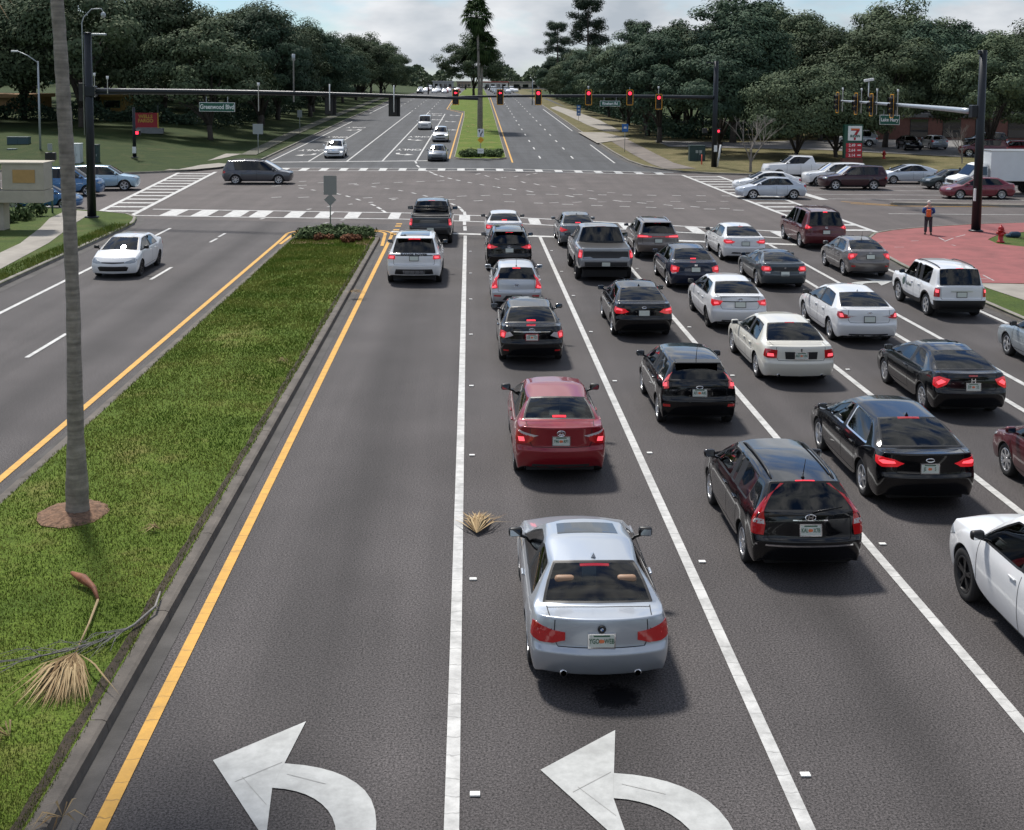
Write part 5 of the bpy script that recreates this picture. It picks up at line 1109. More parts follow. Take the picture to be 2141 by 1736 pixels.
make_car('sedan', 'white sedan with slanted red lamps joined by a dark strip, ahead of the cream sedan', Q4, 8.23, 38.05,
    sp(L=4.64, W=1.776, H=1.455, wb=2.70, fo=0.96, r=0.32, gb=0.60, rr=1.22, rf=2.75, cw=3.6, bp=2.12, wr=1.08, wt=0.555, zd=1.075, zb=0.97, zbf=0.95, zh=0.76, zr=(0.30, 0.46, 0.64, 0.80, 0.93)), WHITE, 0.0, 'blackm', [([(0.60, 0.945), (0.74, 0.82), (1.02, 0.78), (1.18, 0.85), (1.22, 0.98), (1.0, 0.975)], 'on')], [[(0.80, 0.86), (0.98, 0.84), (1.0, 0.90), (0.84, 0.91)]], 0.84, None, None, ('ovals', 0.985, 0.09), mirrorM=TRIM, spoiler=('lip', 0.02), rearx=[('lamp_strip', rect(-0.62, 0.62, 0.915, 0.94), 'trim'), ('bumper_valance', [(-0.72, 0.27), (0.72, 0.27), (0.62, 0.36), (-0.62, 0.36)], 'plastic')])
make_car('sedan', 'cream white older sedan with twin exhausts and a dark plate surround', Q4, 8.28, 31.4,
    sp(L=4.93, W=1.86, H=1.45, wb=2.91, fo=0.88, r=0.33, gb=0.72, rr=1.38, rf=2.75, cw=3.62, bp=2.25, wr=1.22, wt=0.565, zd=1.02, zb=0.93, zbf=0.91, zh=0.75, zr=(0.26, 0.44, 0.60, 0.78, 0.90), ir=(0.10, 0.02, 0.0, 0.06, 0.06, 0.09), tint='mid'), PEARL, 0.0, 'multi', [([(0.68, 0.72), (0.66, 0.92), (0.98, 0.935), (1.18, 0.92), (1.18, 0.74), (0.98, 0.71)], 'off')], [[(0.78, 0.76), (1.0, 0.76), (1.0, 0.83), (0.80, 0.83)]], 0.79, PLT['ls'], ('g', 0.95, 0.12, 0), ('cross', 0.925, 0.09), exhaust=((0.55, 0.28, 0.04),), rearx=[('plate_surround', [(-0.42, 0.70), (0.42, 0.70), (0.44, 0.88), (-0.44, 0.88)], 'trim')])
make_car('sedan', 'large black sedan with chrome window frames and bright alloy wheels', Q4, 8.13, 22.2,
    sp(L=4.87, W=1.852, H=1.475, wb=2.85, fo=0.98, r=0.335, gb=0.50, rr=1.28, rf=2.75, cw=3.68, bp=2.28, wr=0.96, wt=0.565, zd=1.06, zb=0.97, zbf=0.94, zh=0.76, zr=(0.28, 0.46, 0.64, 0.82, 0.93), ir=(0.12, 0.03, 0.0, 0.05, 0.06, 0.05), tint='mid', ftint='mid', chrome=True, sub=3, quarter=None), BLACK, 0.0, 'twin', [([(0.48, 0.885), (0.62, 0.82), (0.98, 0.80), (1.18, 0.86), (1.24, 0.96), (1.0, 0.975), (0.70, 0.95)], 'on')], [[(0.66, 0.88), (0.96, 0.86), (1.08, 0.90), (0.96, 0.93), (0.70, 0.915)]], 0.80, ('JE', '5'), ('g', 0.93, 0.2, 0), ('bar', 0.95, 0.09), ant='fin')
make_car('suv', 'large white utility vehicle with black wheels cut off by the picture edge', Q4, 8.22, 14.62,
    SUV(L=4.82, W=1.94, H=1.76, wb=2.915, fo=0.86, r=0.385, zb=1.12, zbf=1.10, zd=1.14, zh=1.02, wt=0.66, bp=2.15, rf=2.85, cw=3.62, arch=0.09, sub=3), WHITE, 0.0, 'black', [([(0.75, 0.95), (1.0, 0.95), (1.15, 1.0), (1.15, 1.12), (0.75, 1.10)], 'on')], (), 0.9, None, None, None, mirrorM=TRIM, rails=CHROME, front=[([(0.55, 0.80), (0.98, 0.78), (1.18, 0.86), (1.0, 0.94), (0.58, 0.92)], 'head')], rearx=[('bumper_lower', rect(-0.9, 0.9, 0.40, 0.5), 'plastic')])
# fifth lane
make_car('sedan', 'white sedan with oval red lamps at the head of the fifth lane', Q4, 11.60, 52.6,
    sp(L=4.87, W=1.852, H=1.475, wb=2.85, fo=0.98, r=0.335, gb=0.50, rr=1.28, rf=2.75, cw=3.68, bp=2.28, wr=0.96, wt=0.565, zd=1.06, zb=0.97, zbf=0.94, zh=0.76, zr=(0.28, 0.46, 0.64, 0.82, 0.93)), WHITE, 0.0, 'five', [([(0.46, 0.885), (0.60, 0.81), (0.98, 0.79), (1.18, 0.86), (1.22, 0.95), (1.0, 0.97), (0.70, 0.95)], 'on')], [[(0.62, 0.87), (0.92, 0.85), (1.02, 0.90), (0.70, 0.91)]], 0.80, None, ('g', 0.9, 0.1, 0), ('bar', 0.95, 0.08), mirrorM=TRIM, ant='fin', rearx=[('bumper_valance', [(-0.6, 0.44), (0.6, 0.44), (0.66, 0.38), (-0.66, 0.38)], 'trim')])
make_car('coupe', 'weathered dark grey-green coupe with round tail lamps behind the front white sedan', Q4, 11.50, 45.6,
    sp(L=4.49, W=1.75, H=1.31, wb=2.56, fo=0.92, r=0.32, gb=0.52, rr=1.30, rf=2.30, cw=3.15, bp=1.75, wr=1.0, wt=0.50, zd=0.98, zb=0.88, zbf=0.86, zh=0.70, doors=2, zr=(0.26, 0.42, 0.58, 0.74, 0.87), tint='mid', ftint='mid'), paint('grey_green', (0.07, 0.085, 0.095), 0.35), 0.0, 'five', [([(0.56, 0.76), (0.68, 0.70), (0.98, 0.70), (1.12, 0.76), (1.12, 0.86), (0.98, 0.89), (0.66, 0.88)], 'on')], [[(0.70, 0.76), (0.94, 0.76), (0.94, 0.84), (0.70, 0.84)]], 0.62, None, None, ('cross', 0.83, 0.05), rearx=[('garnish', rect(-0.55, 0.55, 0.72, 0.86), 'plastic'), ('reverse_lamp', rect(0.62, 0.9, 0.63, 0.68), '*clear')])
make_car('sedan', 'white sedan with a smooth arched roof left of the boxy white utility vehicle', Q4, 11.53, 36.1,
    sp(L=4.82, W=1.835, H=1.47, wb=2.795, fo=0.97, r=0.335, gb=0.52, rr=1.28, rf=2.75, cw=3.72, bp=2.25, wr=0.98, wt=0.56, zd=1.06, zb=0.97, zbf=0.93, zh=0.75, zr=(0.28, 0.45, 0.62, 0.80, 0.92), tint='mid', rarch=1.3), WHITE, 0.0, 'twin', [([(0.52, 0.86), (0.76, 0.80), (1.02, 0.78), (1.2, 0.86), (1.22, 0.97), (1.0, 0.99), (0.86, 0.92)], 'off'), ([(0.40, 0.875), (0.56, 0.845), (0.74, 0.86), (0.70, 0.895)], 'clear')], [[(0.88, 0.84), (1.02, 0.84), (1.06, 0.93), (0.94, 0.93)]], 0.78, None, None, ('aitch', 0.955, 0.08), exhaust=((0.58, 0.28, 0.04),), ant='fin', mirrorM=TRIM, rearx=[('bumper_valance', [(-0.7, 0.27), (0.7, 0.27), (0.64, 0.35), (-0.64, 0.35)], 'plastic')])
make_car('coupe', 'black two-door coupe with a tilted sunroof right of the cream sedan', Q4, 11.36, 28.15,
    sp(L=4.50, W=1.755, H=1.40, wb=2.62, fo=0.93, r=0.32, gb=0.50, rr=1.36, rf=2.45, cw=3.42, bp=1.88, wr=1.0, wt=0.53, zd=1.05, zb=0.95, zbf=0.92, zh=0.73, doors=2, zr=(0.28, 0.46, 0.62, 0.80, 0.92), tint='mid', ftint='mid'), BLACK, 0.0, 'multi', [([(0.60, 0.92), (0.72, 0.80), (0.98, 0.70), (1.14, 0.76), (1.16, 0.92), (0.98, 0.97)], 'on')], [[(0.74, 0.86), (0.96, 0.78), (1.02, 0.84), (0.90, 0.91)]], 0.76, ('DP', '52'), ('e', 0.985, 0.10, 0), ('square_h', 0.90, 0.10), mirrorM=BLACK, sunroof=(1.62, 2.10), exhaust=((0.0, 0.0, 0.0),) if False else ())
make_car('sedan', 'dark red sedan of which only the front shows at the right picture edge', Q4, 11.22, 20.7, sp(W=1.72, L=4.5, wb=2.60, gb=0.6, rr=1.3, rf=2.7, cw=3.45), MAROON, 0.0, 'cover', [([(0.55, 0.82), (0.98, 0.72), (1.2, 0.80), (1.15, 0.94)], 'on')], (), 0.8, None, None, None, front=[([(0.62, 0.60), (0.98, 0.60), (1.25, 0.70), (1.1, 0.76), (0.66, 0.70)], 'head')])
# right-turn lane
make_car('minivan', 'maroon minivan with roof rails at the head of the right turn lane', Q4, 16.15, 56.6,
    SUV(L=5.09, W=1.985, H=1.79, wb=3.03, fo=0.98, r=0.345, rr=0.46, gb=0.18, wr=0.72, bp=2.55, rf=3.15, cw=4.15, zd=1.08, zb=1.04, zbf=1.0, zh=0.92, wt=0.68, sill=0.24, zr=(0.30, 0.46, 0.66, 0.82, 0.96)), MAROON, 0.0, 'five', [([(0.66, 1.02), (0.98, 0.94), (1.15, 0.98), (1.16, 1.14), (1.0, 1.14)], 'on')], [[(0.85, 1.0), (1.02, 1.0), (1.02, 1.08), (0.88, 1.08)]], 0.82, None, ('g', 0.9, 0.1), ('ovals', 1.03, 0.08), rails=TRIM, cat='minivan')
make_car('sedan', 'grey-brown compact sedan behind the maroon minivan', Q4, 15.52, 48.3,
    sp(L=4.37, W=1.70, H=1.45, wb=2.57, fo=0.84, r=0.31, gb=0.55, rr=1.20, rf=2.55, cw=3.40, bp=2.0, wr=0.98, wt=0.535, zd=1.07, zb=0.97, zbf=0.93, zh=0.75, zr=(0.28, 0.46, 0.64, 0.82, 0.94), tint='clear', ftint='mid'), paint('grey_brown', (0.17, 0.155, 0.15), 0.5), 0.0, 'five', [([(0.60, 0.97), (0.78, 0.82), (1.02, 0.72), (1.18, 0.80), (1.16, 0.96), (0.92, 0.99)], 'on')], [[(0.84, 0.84), (1.0, 0.82), (1.02, 0.92), (0.86, 0.94)]], 0.86, None, None, ('aitch', 1.0, 0.06), 'grey', ant='mast', rearx=[('reflector', rect(0.72, 0.92, 0.46, 0.52), '*off')])
rt = make_car('suv', 'boxy white utility vehicle with a round door logo beside the red pavement', Q4, 15.78, 39.95,
    SUV(L=4.41, W=1.76, H=1.69, wb=2.635, fo=0.86, r=0.355, rr=0.36, gb=0.20, wr=0.55, bp=2.0, rf=2.62, cw=3.15, zd=1.08, zb=1.06, zbf=1.05, zh=0.98, wt=0.64, zr=(0.40, 0.52, 0.64, 0.80, 0.96), ir=(0.06, 0.0, 0.0, 0.05, 0.05, 0.07), rround=0.05, lower='all', arch=0.10, tint='mid', ftint='mid', fround=0.12), WHITE, 0.0, 'five', [([(0.82, 0.74), (0.82, 1.02), (1.06, 1.02), (1.06, 0.74)], 'off')], [[(0.86, 0.88), (0.98, 0.88), (0.98, 0.97), (0.86, 0.97)]], 0.82, None, ('g', 0.97, 0.12), None, mirrorM=TRIM, rails=TRIM, rearx=[('tailgate_bar', rect(-0.4, 0.4, 0.90, 0.95), 'alloy')])
LOGO = mat('door_logo', (0.06, 0.10, 0.09), 0.5)
P_ = rt[2]; y_ = rt[3]+2.95; c = P_.side(y_, 0.78, -1, 0.004)
if c:
    o = decal('door_logo', [(y_+0.13*math.cos(k*math.pi/8), 0.82+0.13*math.sin(k*math.pi/8)) for k in range(16)], lambda a, b, off: P_.side(a, b, -1, off), LOGO, rt[0], 0.004, 0.006, 0.06)
    text_mesh('lettering', 'Garland', 0.17, LOGO, rt[0], (c.x-0.006, y_-0.50, 0.79), (R(90), 0, R(-90)), 0.001, 0.002)
make_car('sedan', 'silver sedan nose behind the boxy white utility vehicle at the picture edge', Q4, 15.92, 31.2, sp(L=4.87, W=1.83, wb=2.78, fo=0.98, gb=0.6, rr=1.35, rf=2.8, cw=3.62, bp=2.25), paint('blue_silver', (0.36, 0.41, 0.44), 0.5), 0.0, 'five', [([(0.55, 0.82), (0.98, 0.72), (1.2, 0.80), (1.15, 0.94)], 'on')], (), 0.8, None, None, None, front=[([(0.62, 0.60), (0.98, 0.60), (1.25, 0.70), (1.1, 0.76), (0.66, 0.70)], 'head')], mirrorM=TRIM)
# ------------------------------------------------------------------ other traffic
G2 = 'cars waiting on the cross street'; G3 = 'cars coming down the far road'; G4 = 'parked cars in the lot'
HL = [([(0.55, 0.62), (0.98, 0.62), (1.22, 0.72), (1.05, 0.78), (0.62, 0.72)], 'head')]
HLS = [([(0.58, 0.80), (0.98, 0.80), (1.15, 0.88), (1.0, 0.95), (0.60, 0.92)], 'head')]
TLS = [([(0.62, 0.84), (0.98, 0.76), (1.2, 0.82), (1.18, 0.96), (0.9, 0.95)], 'off')]
def side_car(px, py, rz, half, dz=0.0):
    """rear-axle centre from the near-side tyre contact"""
    g = gpt(px, py); return g.x, g.y+half
RL, RR_ = R(92), R(-82)
def simple(name, label, group, X, Y, spec, pm, rz, wheel='five', front=None, z=None, pitch=0.0, cat='car', tl=None, **k):
    spec = dict(spec); spec.setdefault('sub', 1 if Y > 115 else 2)
    return make_car(name, label, group, X, Y, spec, pm, rz, wheel, TLS if tl is None else tl, (), 0.8 if 'zd' not in spec else spec['zd']-0.2, None, None, None, front=HL if front is None else front, detail=k.pop('detail', 1), z=zprof(Y) if z is None else z, pitch=pitch, cat=cat, **k)
# oncoming on the near left carriageway
g = gpt(246, 577)
GR = [([(0.0, 0.30), (0.62, 0.30), (0.70, 0.44), (0.55, 0.48), (0.0, 0.48)], 'trim'), ([(0.0, 0.585), (0.50, 0.60), (0.50, 0.64), (0.0, 0.64)], 'trim')]
make_car('sedan', 'white sedan with a black grille driving towards the viewer left of the median', None, g.x+0.05, g.y+2.75,
    sp(L=4.64, W=1.776, H=1.455, wb=2.70, fo=0.96, r=0.32, gb=0.60, rr=1.22, rf=2.75, cw=3.6, bp=2.12, wr=1.08, wt=0.555, zd=1.075, zb=0.97, zbf=0.95, zh=0.76, ftint='mid'), WHITE, math.pi, 'blackm', TLS, (), 0.84, None, None, None, front=[([(0.46, 0.60), (0.80, 0.58), (1.0, 0.60), (1.22, 0.72), (1.05, 0.74), (0.62, 0.66)], 'head')]+GR, mirrorM=TRIM)
# minivan crossing to the right
x, y = side_car(491, 386, RR_, 1.0)
simple('minivan', 'grey minivan driving across the junction to the right', None, x, y, SUV(L=5.08, W=1.965, H=1.75, wb=3.03, fo=0.98, r=0.345, rr=0.50, gb=0.18, wr=0.75, bp=2.55, rf=3.05, cw=4.12, zd=1.05, zb=1.0, zbf=0.96, zh=0.86, wt=0.66, sill=0.24, ftint='dark'), paint('slate', (0.085, 0.088, 0.10), 0.45), R(-88), 'cover', cat='minivan', rails=TRIM, front=HLS)
# right-hand cross street, facing left
for (nm, lb, px, py, half, spec, pm, wh, kw) in (
    ('sedan', 'silver sedan nearest the stop bar on the right cross street', 1659, 417.5, 0.88, sp(L=4.66, W=1.76, H=1.455, wb=2.67, fo=0.98, gb=0.55, rr=1.25, rf=2.7, cw=3.55, wr=1.0, ftint='mid', tint='mid'), paint('silver_b', (0.50, 0.54, 0.60), 0.4), 'five', {}),
    ('sedan', 'white sedan half hidden behind the silver sedan on the right cross street', 1648, 403.0, 0.88, sp(L=4.8, W=1.8, wb=2.78, gb=0.55, rr=1.3, rf=2.8, cw=3.6), WHITE, 'five', {}),
    ('pickup', 'white crew-cab pickup truck on the far side of the right cross street', 1722, 377.5, 1.0, sp(L=5.82, W=2.02, H=1.93, wb=3.57, fo=1.05, r=0.40, gb=1.85, rr=2.02, rf=3.60, cw=4.25, bp=3.05, wr=2.20, wt=0.70, zd=1.30, zb=1.28, zbf=1.26, zh=1.18, sill=0.45, igb=7, irr=8, irf=10, zr=(0.52, 0.66, 0.84, 1.0, 1.14), rround=0.04, fround=0.2, bed=True, arch=0.08, ftint='dark'), WHITE, 'multi', dict(cat='pickup truck', front=HLS)),
    ('suv', 'white utility vehicle between the white pickup and the dark maroon one', 1790, 390.0, 0.97, SUV(L=4.85, W=1.96, H=1.71, wb=2.82), WHITE, 'five', dict(front=HLS)),
    ('suv', 'dark maroon utility vehicle in the middle of the right cross street', 1826, 398.0, 0.98, SUV(L=4.87, W=1.99, H=1.73, wb=2.75), DKMAR, 'five', dict(front=HLS)),
    ('hatchback', 'pale silver wedge-shaped hatchback alone on the far lane of the right cross street', 1941, 385.4, 0.88, sp(L=4.57, W=1.76, H=1.475, wb=2.70, fo=0.95, igb=1, irr=5, gb=0.32, rr=1.35, rf=2.5, cw=3.65, wr=0.95, bp=2.1, zd=1.08, zb=0.97, zbf=0.92, zh=0.72, ftint='mid', tint='mid'), paint('pale_silver', (0.55, 0.60, 0.66), 0.35), 'cover', {}),
    ('sedan', 'dark green car nose in front of the box truck', 2040, 397.0, 0.88, sp(L=4.7, W=1.8, wb=2.75), GREEN, 'five', {}),
    ('sedan', 'dark red sedan beside the right signal pole', 2093.5, 417.4, 0.90, sp(L=4.85, W=1.86, H=1.46, wb=2.80, gb=0.55, rr=1.2, rf=2.85, cw=3.7, wr=0.98, bp=2.25), paint('crimson', (0.17, 0.016, 0.03), 0.3), 'multi', {})):
    x, y = side_car(px, py, RL, half); simple(nm, lb, G2, x, y, spec, pm, RL, wh, **kw)
# box truck
g = gpt(2128, 408); tx, ty = g.x+0.3, g.y+1.1
bt = empty('box_truck', (tx, ty, 0), RL); tag(bt, 'white box truck with a plain cargo body on the right cross street', 'truck', None)
TWHITE = mat('truck_white', (0.70, 0.73, 0.74), 0.4, vary=0.06, vscale=1.0)
box('cargo_box', (0, 0.1, 1.98), (2.2, 4.4, 2.04), TWHITE, bt, 0.04); box('chassis', (0, 0.6, 0.72), (0.9, 6.2, 0.25), UNDER, bt)
for zz in (0.97, 2.99): box('box_edge', (0, 0.1, zz), (2.24, 4.44, 0.06), ALLOY, bt)
bm = bmesh.new(); prof = [(2.35, 0.55), (2.35, 2.05), (2.75, 2.12), (3.10, 2.02), (3.75, 1.28), (4.45, 1.12), (4.62, 0.95), (4.62, 0.55)]
for sx_ in (-0.98, 0.98):
    vs = [bm.verts.new((sx_*(0.9 if z_ > 1.5 else 1.0), y_, z_)) for y_, z_ in prof]
    f = bm.faces.new(vs)
bm.verts.ensure_lookup_table(); n_ = len(prof)
for i in range(n_): bm.faces.new((bm.verts[i], bm.verts[(i+1) % n_], bm.verts[n_+(i+1) % n_], bm.verts[n_+i]))
bmesh.ops.recalc_face_normals(bm, faces=bm.faces); bmesh.ops.bevel(bm, geom=bm.edges[:], offset=0.05, segments=2, affect='EDGES'); bm_obj('cab', bm, TWHITE, bt, True)
mesh_obj('windshield', [(-0.82, 3.17, 1.98), (0.82, 3.17, 1.98), (0.88, 3.76, 1.33), (-0.88, 3.76, 1.33)], [(0, 1, 2, 3)], GLASS['dark'], bt)
for sx_ in (-1, 1):
    mesh_obj('side_window', [(sx_*0.985, 2.50, 1.35), (sx_*0.985, 3.45, 1.35), (sx_*0.925, 3.05, 1.92), (sx_*0.925, 2.50, 1.92)], [(0, 1, 2, 3)], SUNROOF, bt)
    box('wing_mirror', (sx_*1.22, 3.45, 1.55), (0.16, 0.10, 0.32), TRIM, bt, 0.03); box('headlight', (sx_*0.72, 4.62, 0.88), (0.35, 0.05, 0.2), HEADL, bt, 0.02)
    for yy in (-1.0, 3.75):
        wl = bpy.data.objects.new('wheel', TYRE_ME); COL.objects.link(wl); wl.parent = bt; wl.location = (sx_*0.88, yy, 0.40); wl.scale = (0.24, 0.40, 0.40); wl.rotation_euler = (0, 0, 0 if sx_ > 0 else math.pi); rm_ = bpy.data.objects.new('rim', RIMS['cover']); COL.objects.link(rm_); rm_.parent = wl
box('grille', (0, 4.64, 0.85), (0.95, 0.03, 0.22), TRIM, bt); box('front_bumper', (0, 4.70, 0.58), (1.95, 0.14, 0.18), CHROME, bt, 0.03)
# left-hand cross street, facing right
for (nm, lb, px, py, half, spec, pm, wh, kw) in (
    ('suv', 'pale blue utility vehicle waiting behind the left signal pole', 163, 400, 0.96, SUV(L=4.72, W=1.93, H=1.70, wb=2.82, ftint='mid'), SKYB, 'five', dict(front=HLS)),
    ('suv', 'blue boxy utility vehicle partly hidden by the near palm trunk', 86, 412, 0.93, SUV(L=4.6, W=1.86, H=1.85, wb=2.68, zb=1.16, zbf=1.14, zd=1.18, zh=1.08), BLUE2, 'five', dict(front=HLS)),
    ('sedan', 'dark blue sedan nose below the concrete ramp box', 22, 440, 0.90, sp(L=4.7, W=1.82, wb=2.75, cw=3.55), BLUE, 'multi', {})):
    x, y = side_car(px, py, RR_, half); simple(nm, lb, G2, x, y, spec, pm, RR_, wh, **kw)
# oncoming on the far road
pit = -math.atan(0.0152)
for (nm, lb, px, py, spec, pm, kw) in (
    ('suv', 'white utility vehicle at the far stop line with its lamps on', 699, 330.5, SUV(L=4.55, W=1.88, H=1.65, wb=2.69, sub=2), WHITE, dict(front=[([(0.45, 0.84), (0.98, 0.82), (1.15, 0.88), (1.0, 0.93), (0.5, 0.92)], 'head'), ([(0.70, 0.60), (0.92, 0.60), (0.92, 0.68), (0.70, 0.68)], 'headon'), ([(0.0, 0.72), (0.42, 0.74), (0.46, 0.92), (0.0, 0.92)], 'chrome'), ([(0.0, 0.40), (0.6, 0.42), (0.6, 0.52), (0.0, 0.52)], 'trim')])),
    ('sedan', 'dark grey sedan at the far stop line beside the far median', 914, 337, sp(L=4.55, W=1.78, wb=2.70, sub=2), GREY, dict(front=HL+[([(0.0, 0.52), (0.5, 0.53), (0.5, 0.58), (0.0, 0.58)], 'trim'), ([(0.0, 0.28), (0.62, 0.28), (0.62, 0.40), (0.0, 0.40)], 'trim')])),
    ('suv', 'silver utility vehicle behind the dark grey sedan, one lamp shining', 921, 297, SUV(L=4.6, W=1.85, H=1.70, wb=2.70, sub=2), SILVER2, dict(front=[([(0.55, 0.80), (0.98, 0.80), (1.12, 0.90), (0.6, 0.92)], 'headon'), ([(0.0, 0.70), (0.45, 0.74), (0.45, 0.86), (0.0, 0.86)], 'trim'), ([(0.0, 0.40), (0.6, 0.42), (0.6, 0.5), (0.0, 0.5)], 'trim')])),
    ('van', 'white delivery van on the far road left of the silver utility vehicle', 888, 271.5, SUV(L=4.75, W=1.80, H=1.88, wb=2.92, bp=2.5, rf=3.3, cw=4.0, zh=0.95, zb=1.1, zbf=1.05, wt=0.70, sub=2), WHITE, dict(cat='van', front=HLS+[([(0.0, 0.62), (0.5, 0.62), (0.5, 0.72), (0.0, 0.72)], 'trim')]))):
    g = gpt(px, py); kw = dict(kw); spec = dict(spec); Yr = g.y+spec.get('wb', 2.7); simple(nm, lb, G3, g.x, Yr, spec, pm, math.pi, 'five', z=zprof(g.y+1.3), pitch=pit, **kw)
# parked cars in the lot on the right
for (nm, lb, px, py, rz, spec, pm) in (
    ('minivan', 'silver minivan parked just right of the tall price sign', 1815, 309, R(80), SUV(H=1.75), SILVER2), ('sedan', 'black sedan parked in front of the brick shop', 1893, 316, R(175), sp(), BLACK),
    ('hatchback', 'silver hatchback parked with its tail towards the street', 1960, 317, R(-4), HATCH(gb=0.22, rr=0.6), SILVER), ('suv', 'dark red utility vehicle parked near the right picture edge', 2085, 333, R(75), SUV(), MAROON),
    ('suv', 'black utility vehicle parked behind the dark red one', 2085, 313, R(80), SUV(), BLACK), ('hatchback', 'bright red small car at the right edge of the lot', 2150, 330, R(85), HATCH(), REDP)):
    g = gpt(px, py, 0.2); zz = hfr(g.x, g.y)+0.06; simple(nm, lb, G4, g.x, g.y, spec, pm, rz, z=zz, detail=0)
# distant traffic beyond the crest
FARC = 'distant traffic beyond the crest'
def flat_car(name, label, spec, pm):
    """one mesh car for the distance"""
    s_, me, y0 = build_body(dict(spec, sub=1)); me.materials.clear()
    for M in (pm, SUNROOF, SUNROOF, SUNROOF, TRIM, UNDER, TRIM, TRIM): me.materials.append(M)
    bm = bmesh.new(); bm.from_mesh(me)
    for sg in (-1, 1):
        for yy in (-s_['wb']/2, s_['wb']/2):
            r_ = bmesh.ops.create_cone(bm, cap_ends=True, segments=12, radius1=s_['r'], radius2=s_['r'], depth=0.22, matrix=Matrix.Translation((sg*(s_['W']/2-0.12), yy, s_['r'])) @ Matrix.Rotation(R(90), 4, 'Y'))
            for f in {f for v in r_['verts'] for f in v.link_faces}: f.material_index = 5
    bm.to_mesh(me); bm.free(); o = link(name, me); tag(o, label, 'car', FARC); return o
protos = [flat_car('car', 'white car in the distant traffic beyond the crest', sp(), WHITE), flat_car('van', 'tall white van in the distant traffic beyond the crest', SUV(H=2.1), WHITE), flat_car('car', 'dark car in the distant traffic beyond the crest', sp(), BLACK), flat_car('car', 'red car in the distant traffic beyond the crest', sp(), REDP)]
rnd = random.Random(3)
for i in range(38):
    o = protos[i] if i < 4 else copy_tree(protos[rnd.choice((0, 0, 1, 1, 2, 0, 3))]); X = rnd.choice((-17, -13, -9.5, -6, 7, 10.5, 14)) + rnd.uniform(-.4, .4); Y = rnd.uniform(385, 520); o.location = (X+2, Y, zprof(Y)); o.rotation_euler = (0, 0, math.pi if X < 2 else 0)
# ------------------------------------------------------------------ street furniture
POLE = mat('pole_black', (0.012, 0.016, 0.022), 0.42, 0.3); GALV = mat('galvanised', (0.36, 0.39, 0.41), 0.45, 0.5, vary=0.12, vscale=2); WHT = mat('white_metal', (0.68, 0.70, 0.70), 0.45); SIGBLK = mat('signal_black', (0.010, 0.010, 0.011), 0.55); SIGYEL = mat('signal_border', (0.75, 0.36, 0.02), 0.5)
SGREEN = mat('sign_green', (0.004, 0.085, 0.055), 0.4); SWHITE = mat('sign_white', (0.74, 0.76, 0.76), 0.5); SBACK = mat('sign_back', (0.30, 0.33, 0.33), 0.5, 0.3); SBLUE = mat('sign_blue', (0.02, 0.13, 0.40), 0.45); SYEL = mat('sign_yellow', (0.75, 0.36, 0.02), 0.45); SRED = mat('sign_red', (0.36, 0.012, 0.022), 0.45); SGOLD = mat('sign_gold', (0.55, 0.32, 0.05), 0.5)
LRED = mat('signal_red_lit', (0.8, 0.05, 0.05), 0.3, emit=(1.0, 0.03, 0.07), estr=2.0); LDARK = mat('signal_lens_dark', (0.015, 0.012, 0.010), 0.2); CABGREEN = mat('cabinet_green', (0.018, 0.045, 0.045), 0.5, vary=0.2, vscale=2); HYD = mat('hydrant_red', (0.38, 0.018, 0.02), 0.4, vary=0.2, vscale=6)
def disc(bm, c, r, n=16, y=0.0):
    bm.faces.new([bm.verts.new((c[0]+r*math.cos(2*math.pi*k/n), y, c[1]+r*math.sin(2*math.pi*k/n))) for k in range(n)])
def signal_head(parent, loc, rz=0.0, lit=None, border=True, w=0.56, h=1.28, arrow=False, bracket=True):
    """three-section vehicle head, lenses towards local -y"""
    e = box('backplate', (0, 0, 0), (w, 0.03, h), SIGBLK, parent); e.location = loc; e.rotation_euler = (0, 0, rz)
    if border:
        bm = bmesh.new()
        for c_, s_ in (((0, -0.018, h/2-0.02), (w, 0.006, 0.045)), ((0, -0.018, -h/2+0.02), (w, 0.006, 0.045)), ((-w/2+0.02, -0.018, 0), (0.045, 0.006, h)), ((w/2-0.02, -0.018, 0), (0.045, 0.006, h))): add_box(bm, c_, s_)
        bm_obj('reflective_border', bm, SIGYEL, e)
    box('housing', (0, 0.09, 0), (0.34, 0.16, 1.04), SIGBLK, e, 0.02)
    for k, zz in enumerate((0.345, 0.0, -0.345)):
        on = lit == k
        if on and arrow:
            bm = bmesh.new(); disc(bm, (0, zz), 0.145, 16, -0.03); bm_obj('lens', bm, LDARK, e)
            mesh_obj('arrow_lens', [(-0.13, -0.034, zz), (-0.02, -0.034, zz+0.12), (-0.02, -0.034, zz+0.045), (0.13, -0.034, zz+0.045), (0.13, -0.034, zz-0.045), (-0.02, -0.034, zz-0.045), (-0.02, -0.034, zz-0.12)], [(0, 1, 2, 3, 4, 5, 6)[::-1]], LRED, e)
        else:
            bm = bmesh.new(); disc(bm, (0, zz), 0.15, 18, -0.03); bm_obj('lens', bm, LRED if on else LDARK, e)
        bm = bmesh.new(); R_ = 0.165; n = 14
        pr = [[bm.verts.new((R_*math.cos(a), yy, zz+R_*math.sin(a))) for a in [R(-35+250*i/n) for i in range(n+1)]] for yy in (-0.03, -0.24)]
        for i in range(n): bm.faces.new((pr[0][i], pr[0][i+1], pr[1][i+1], pr[1][i]))
        bm_obj('visor', bm, SIGBLK, e)
    if bracket: box('bracket', (0, 0.20, 0.08), (0.05, 0.05, h+0.25), GALV, e)
    return e
def pole(root, base, top, r0, r1, M, name='pole'):
    o = tube(name, [(0, 0, 0), (0, 0, top*0.5), (0, 0, top)], [r0, (r0+r1)/2, r1], M, root, 16); return o
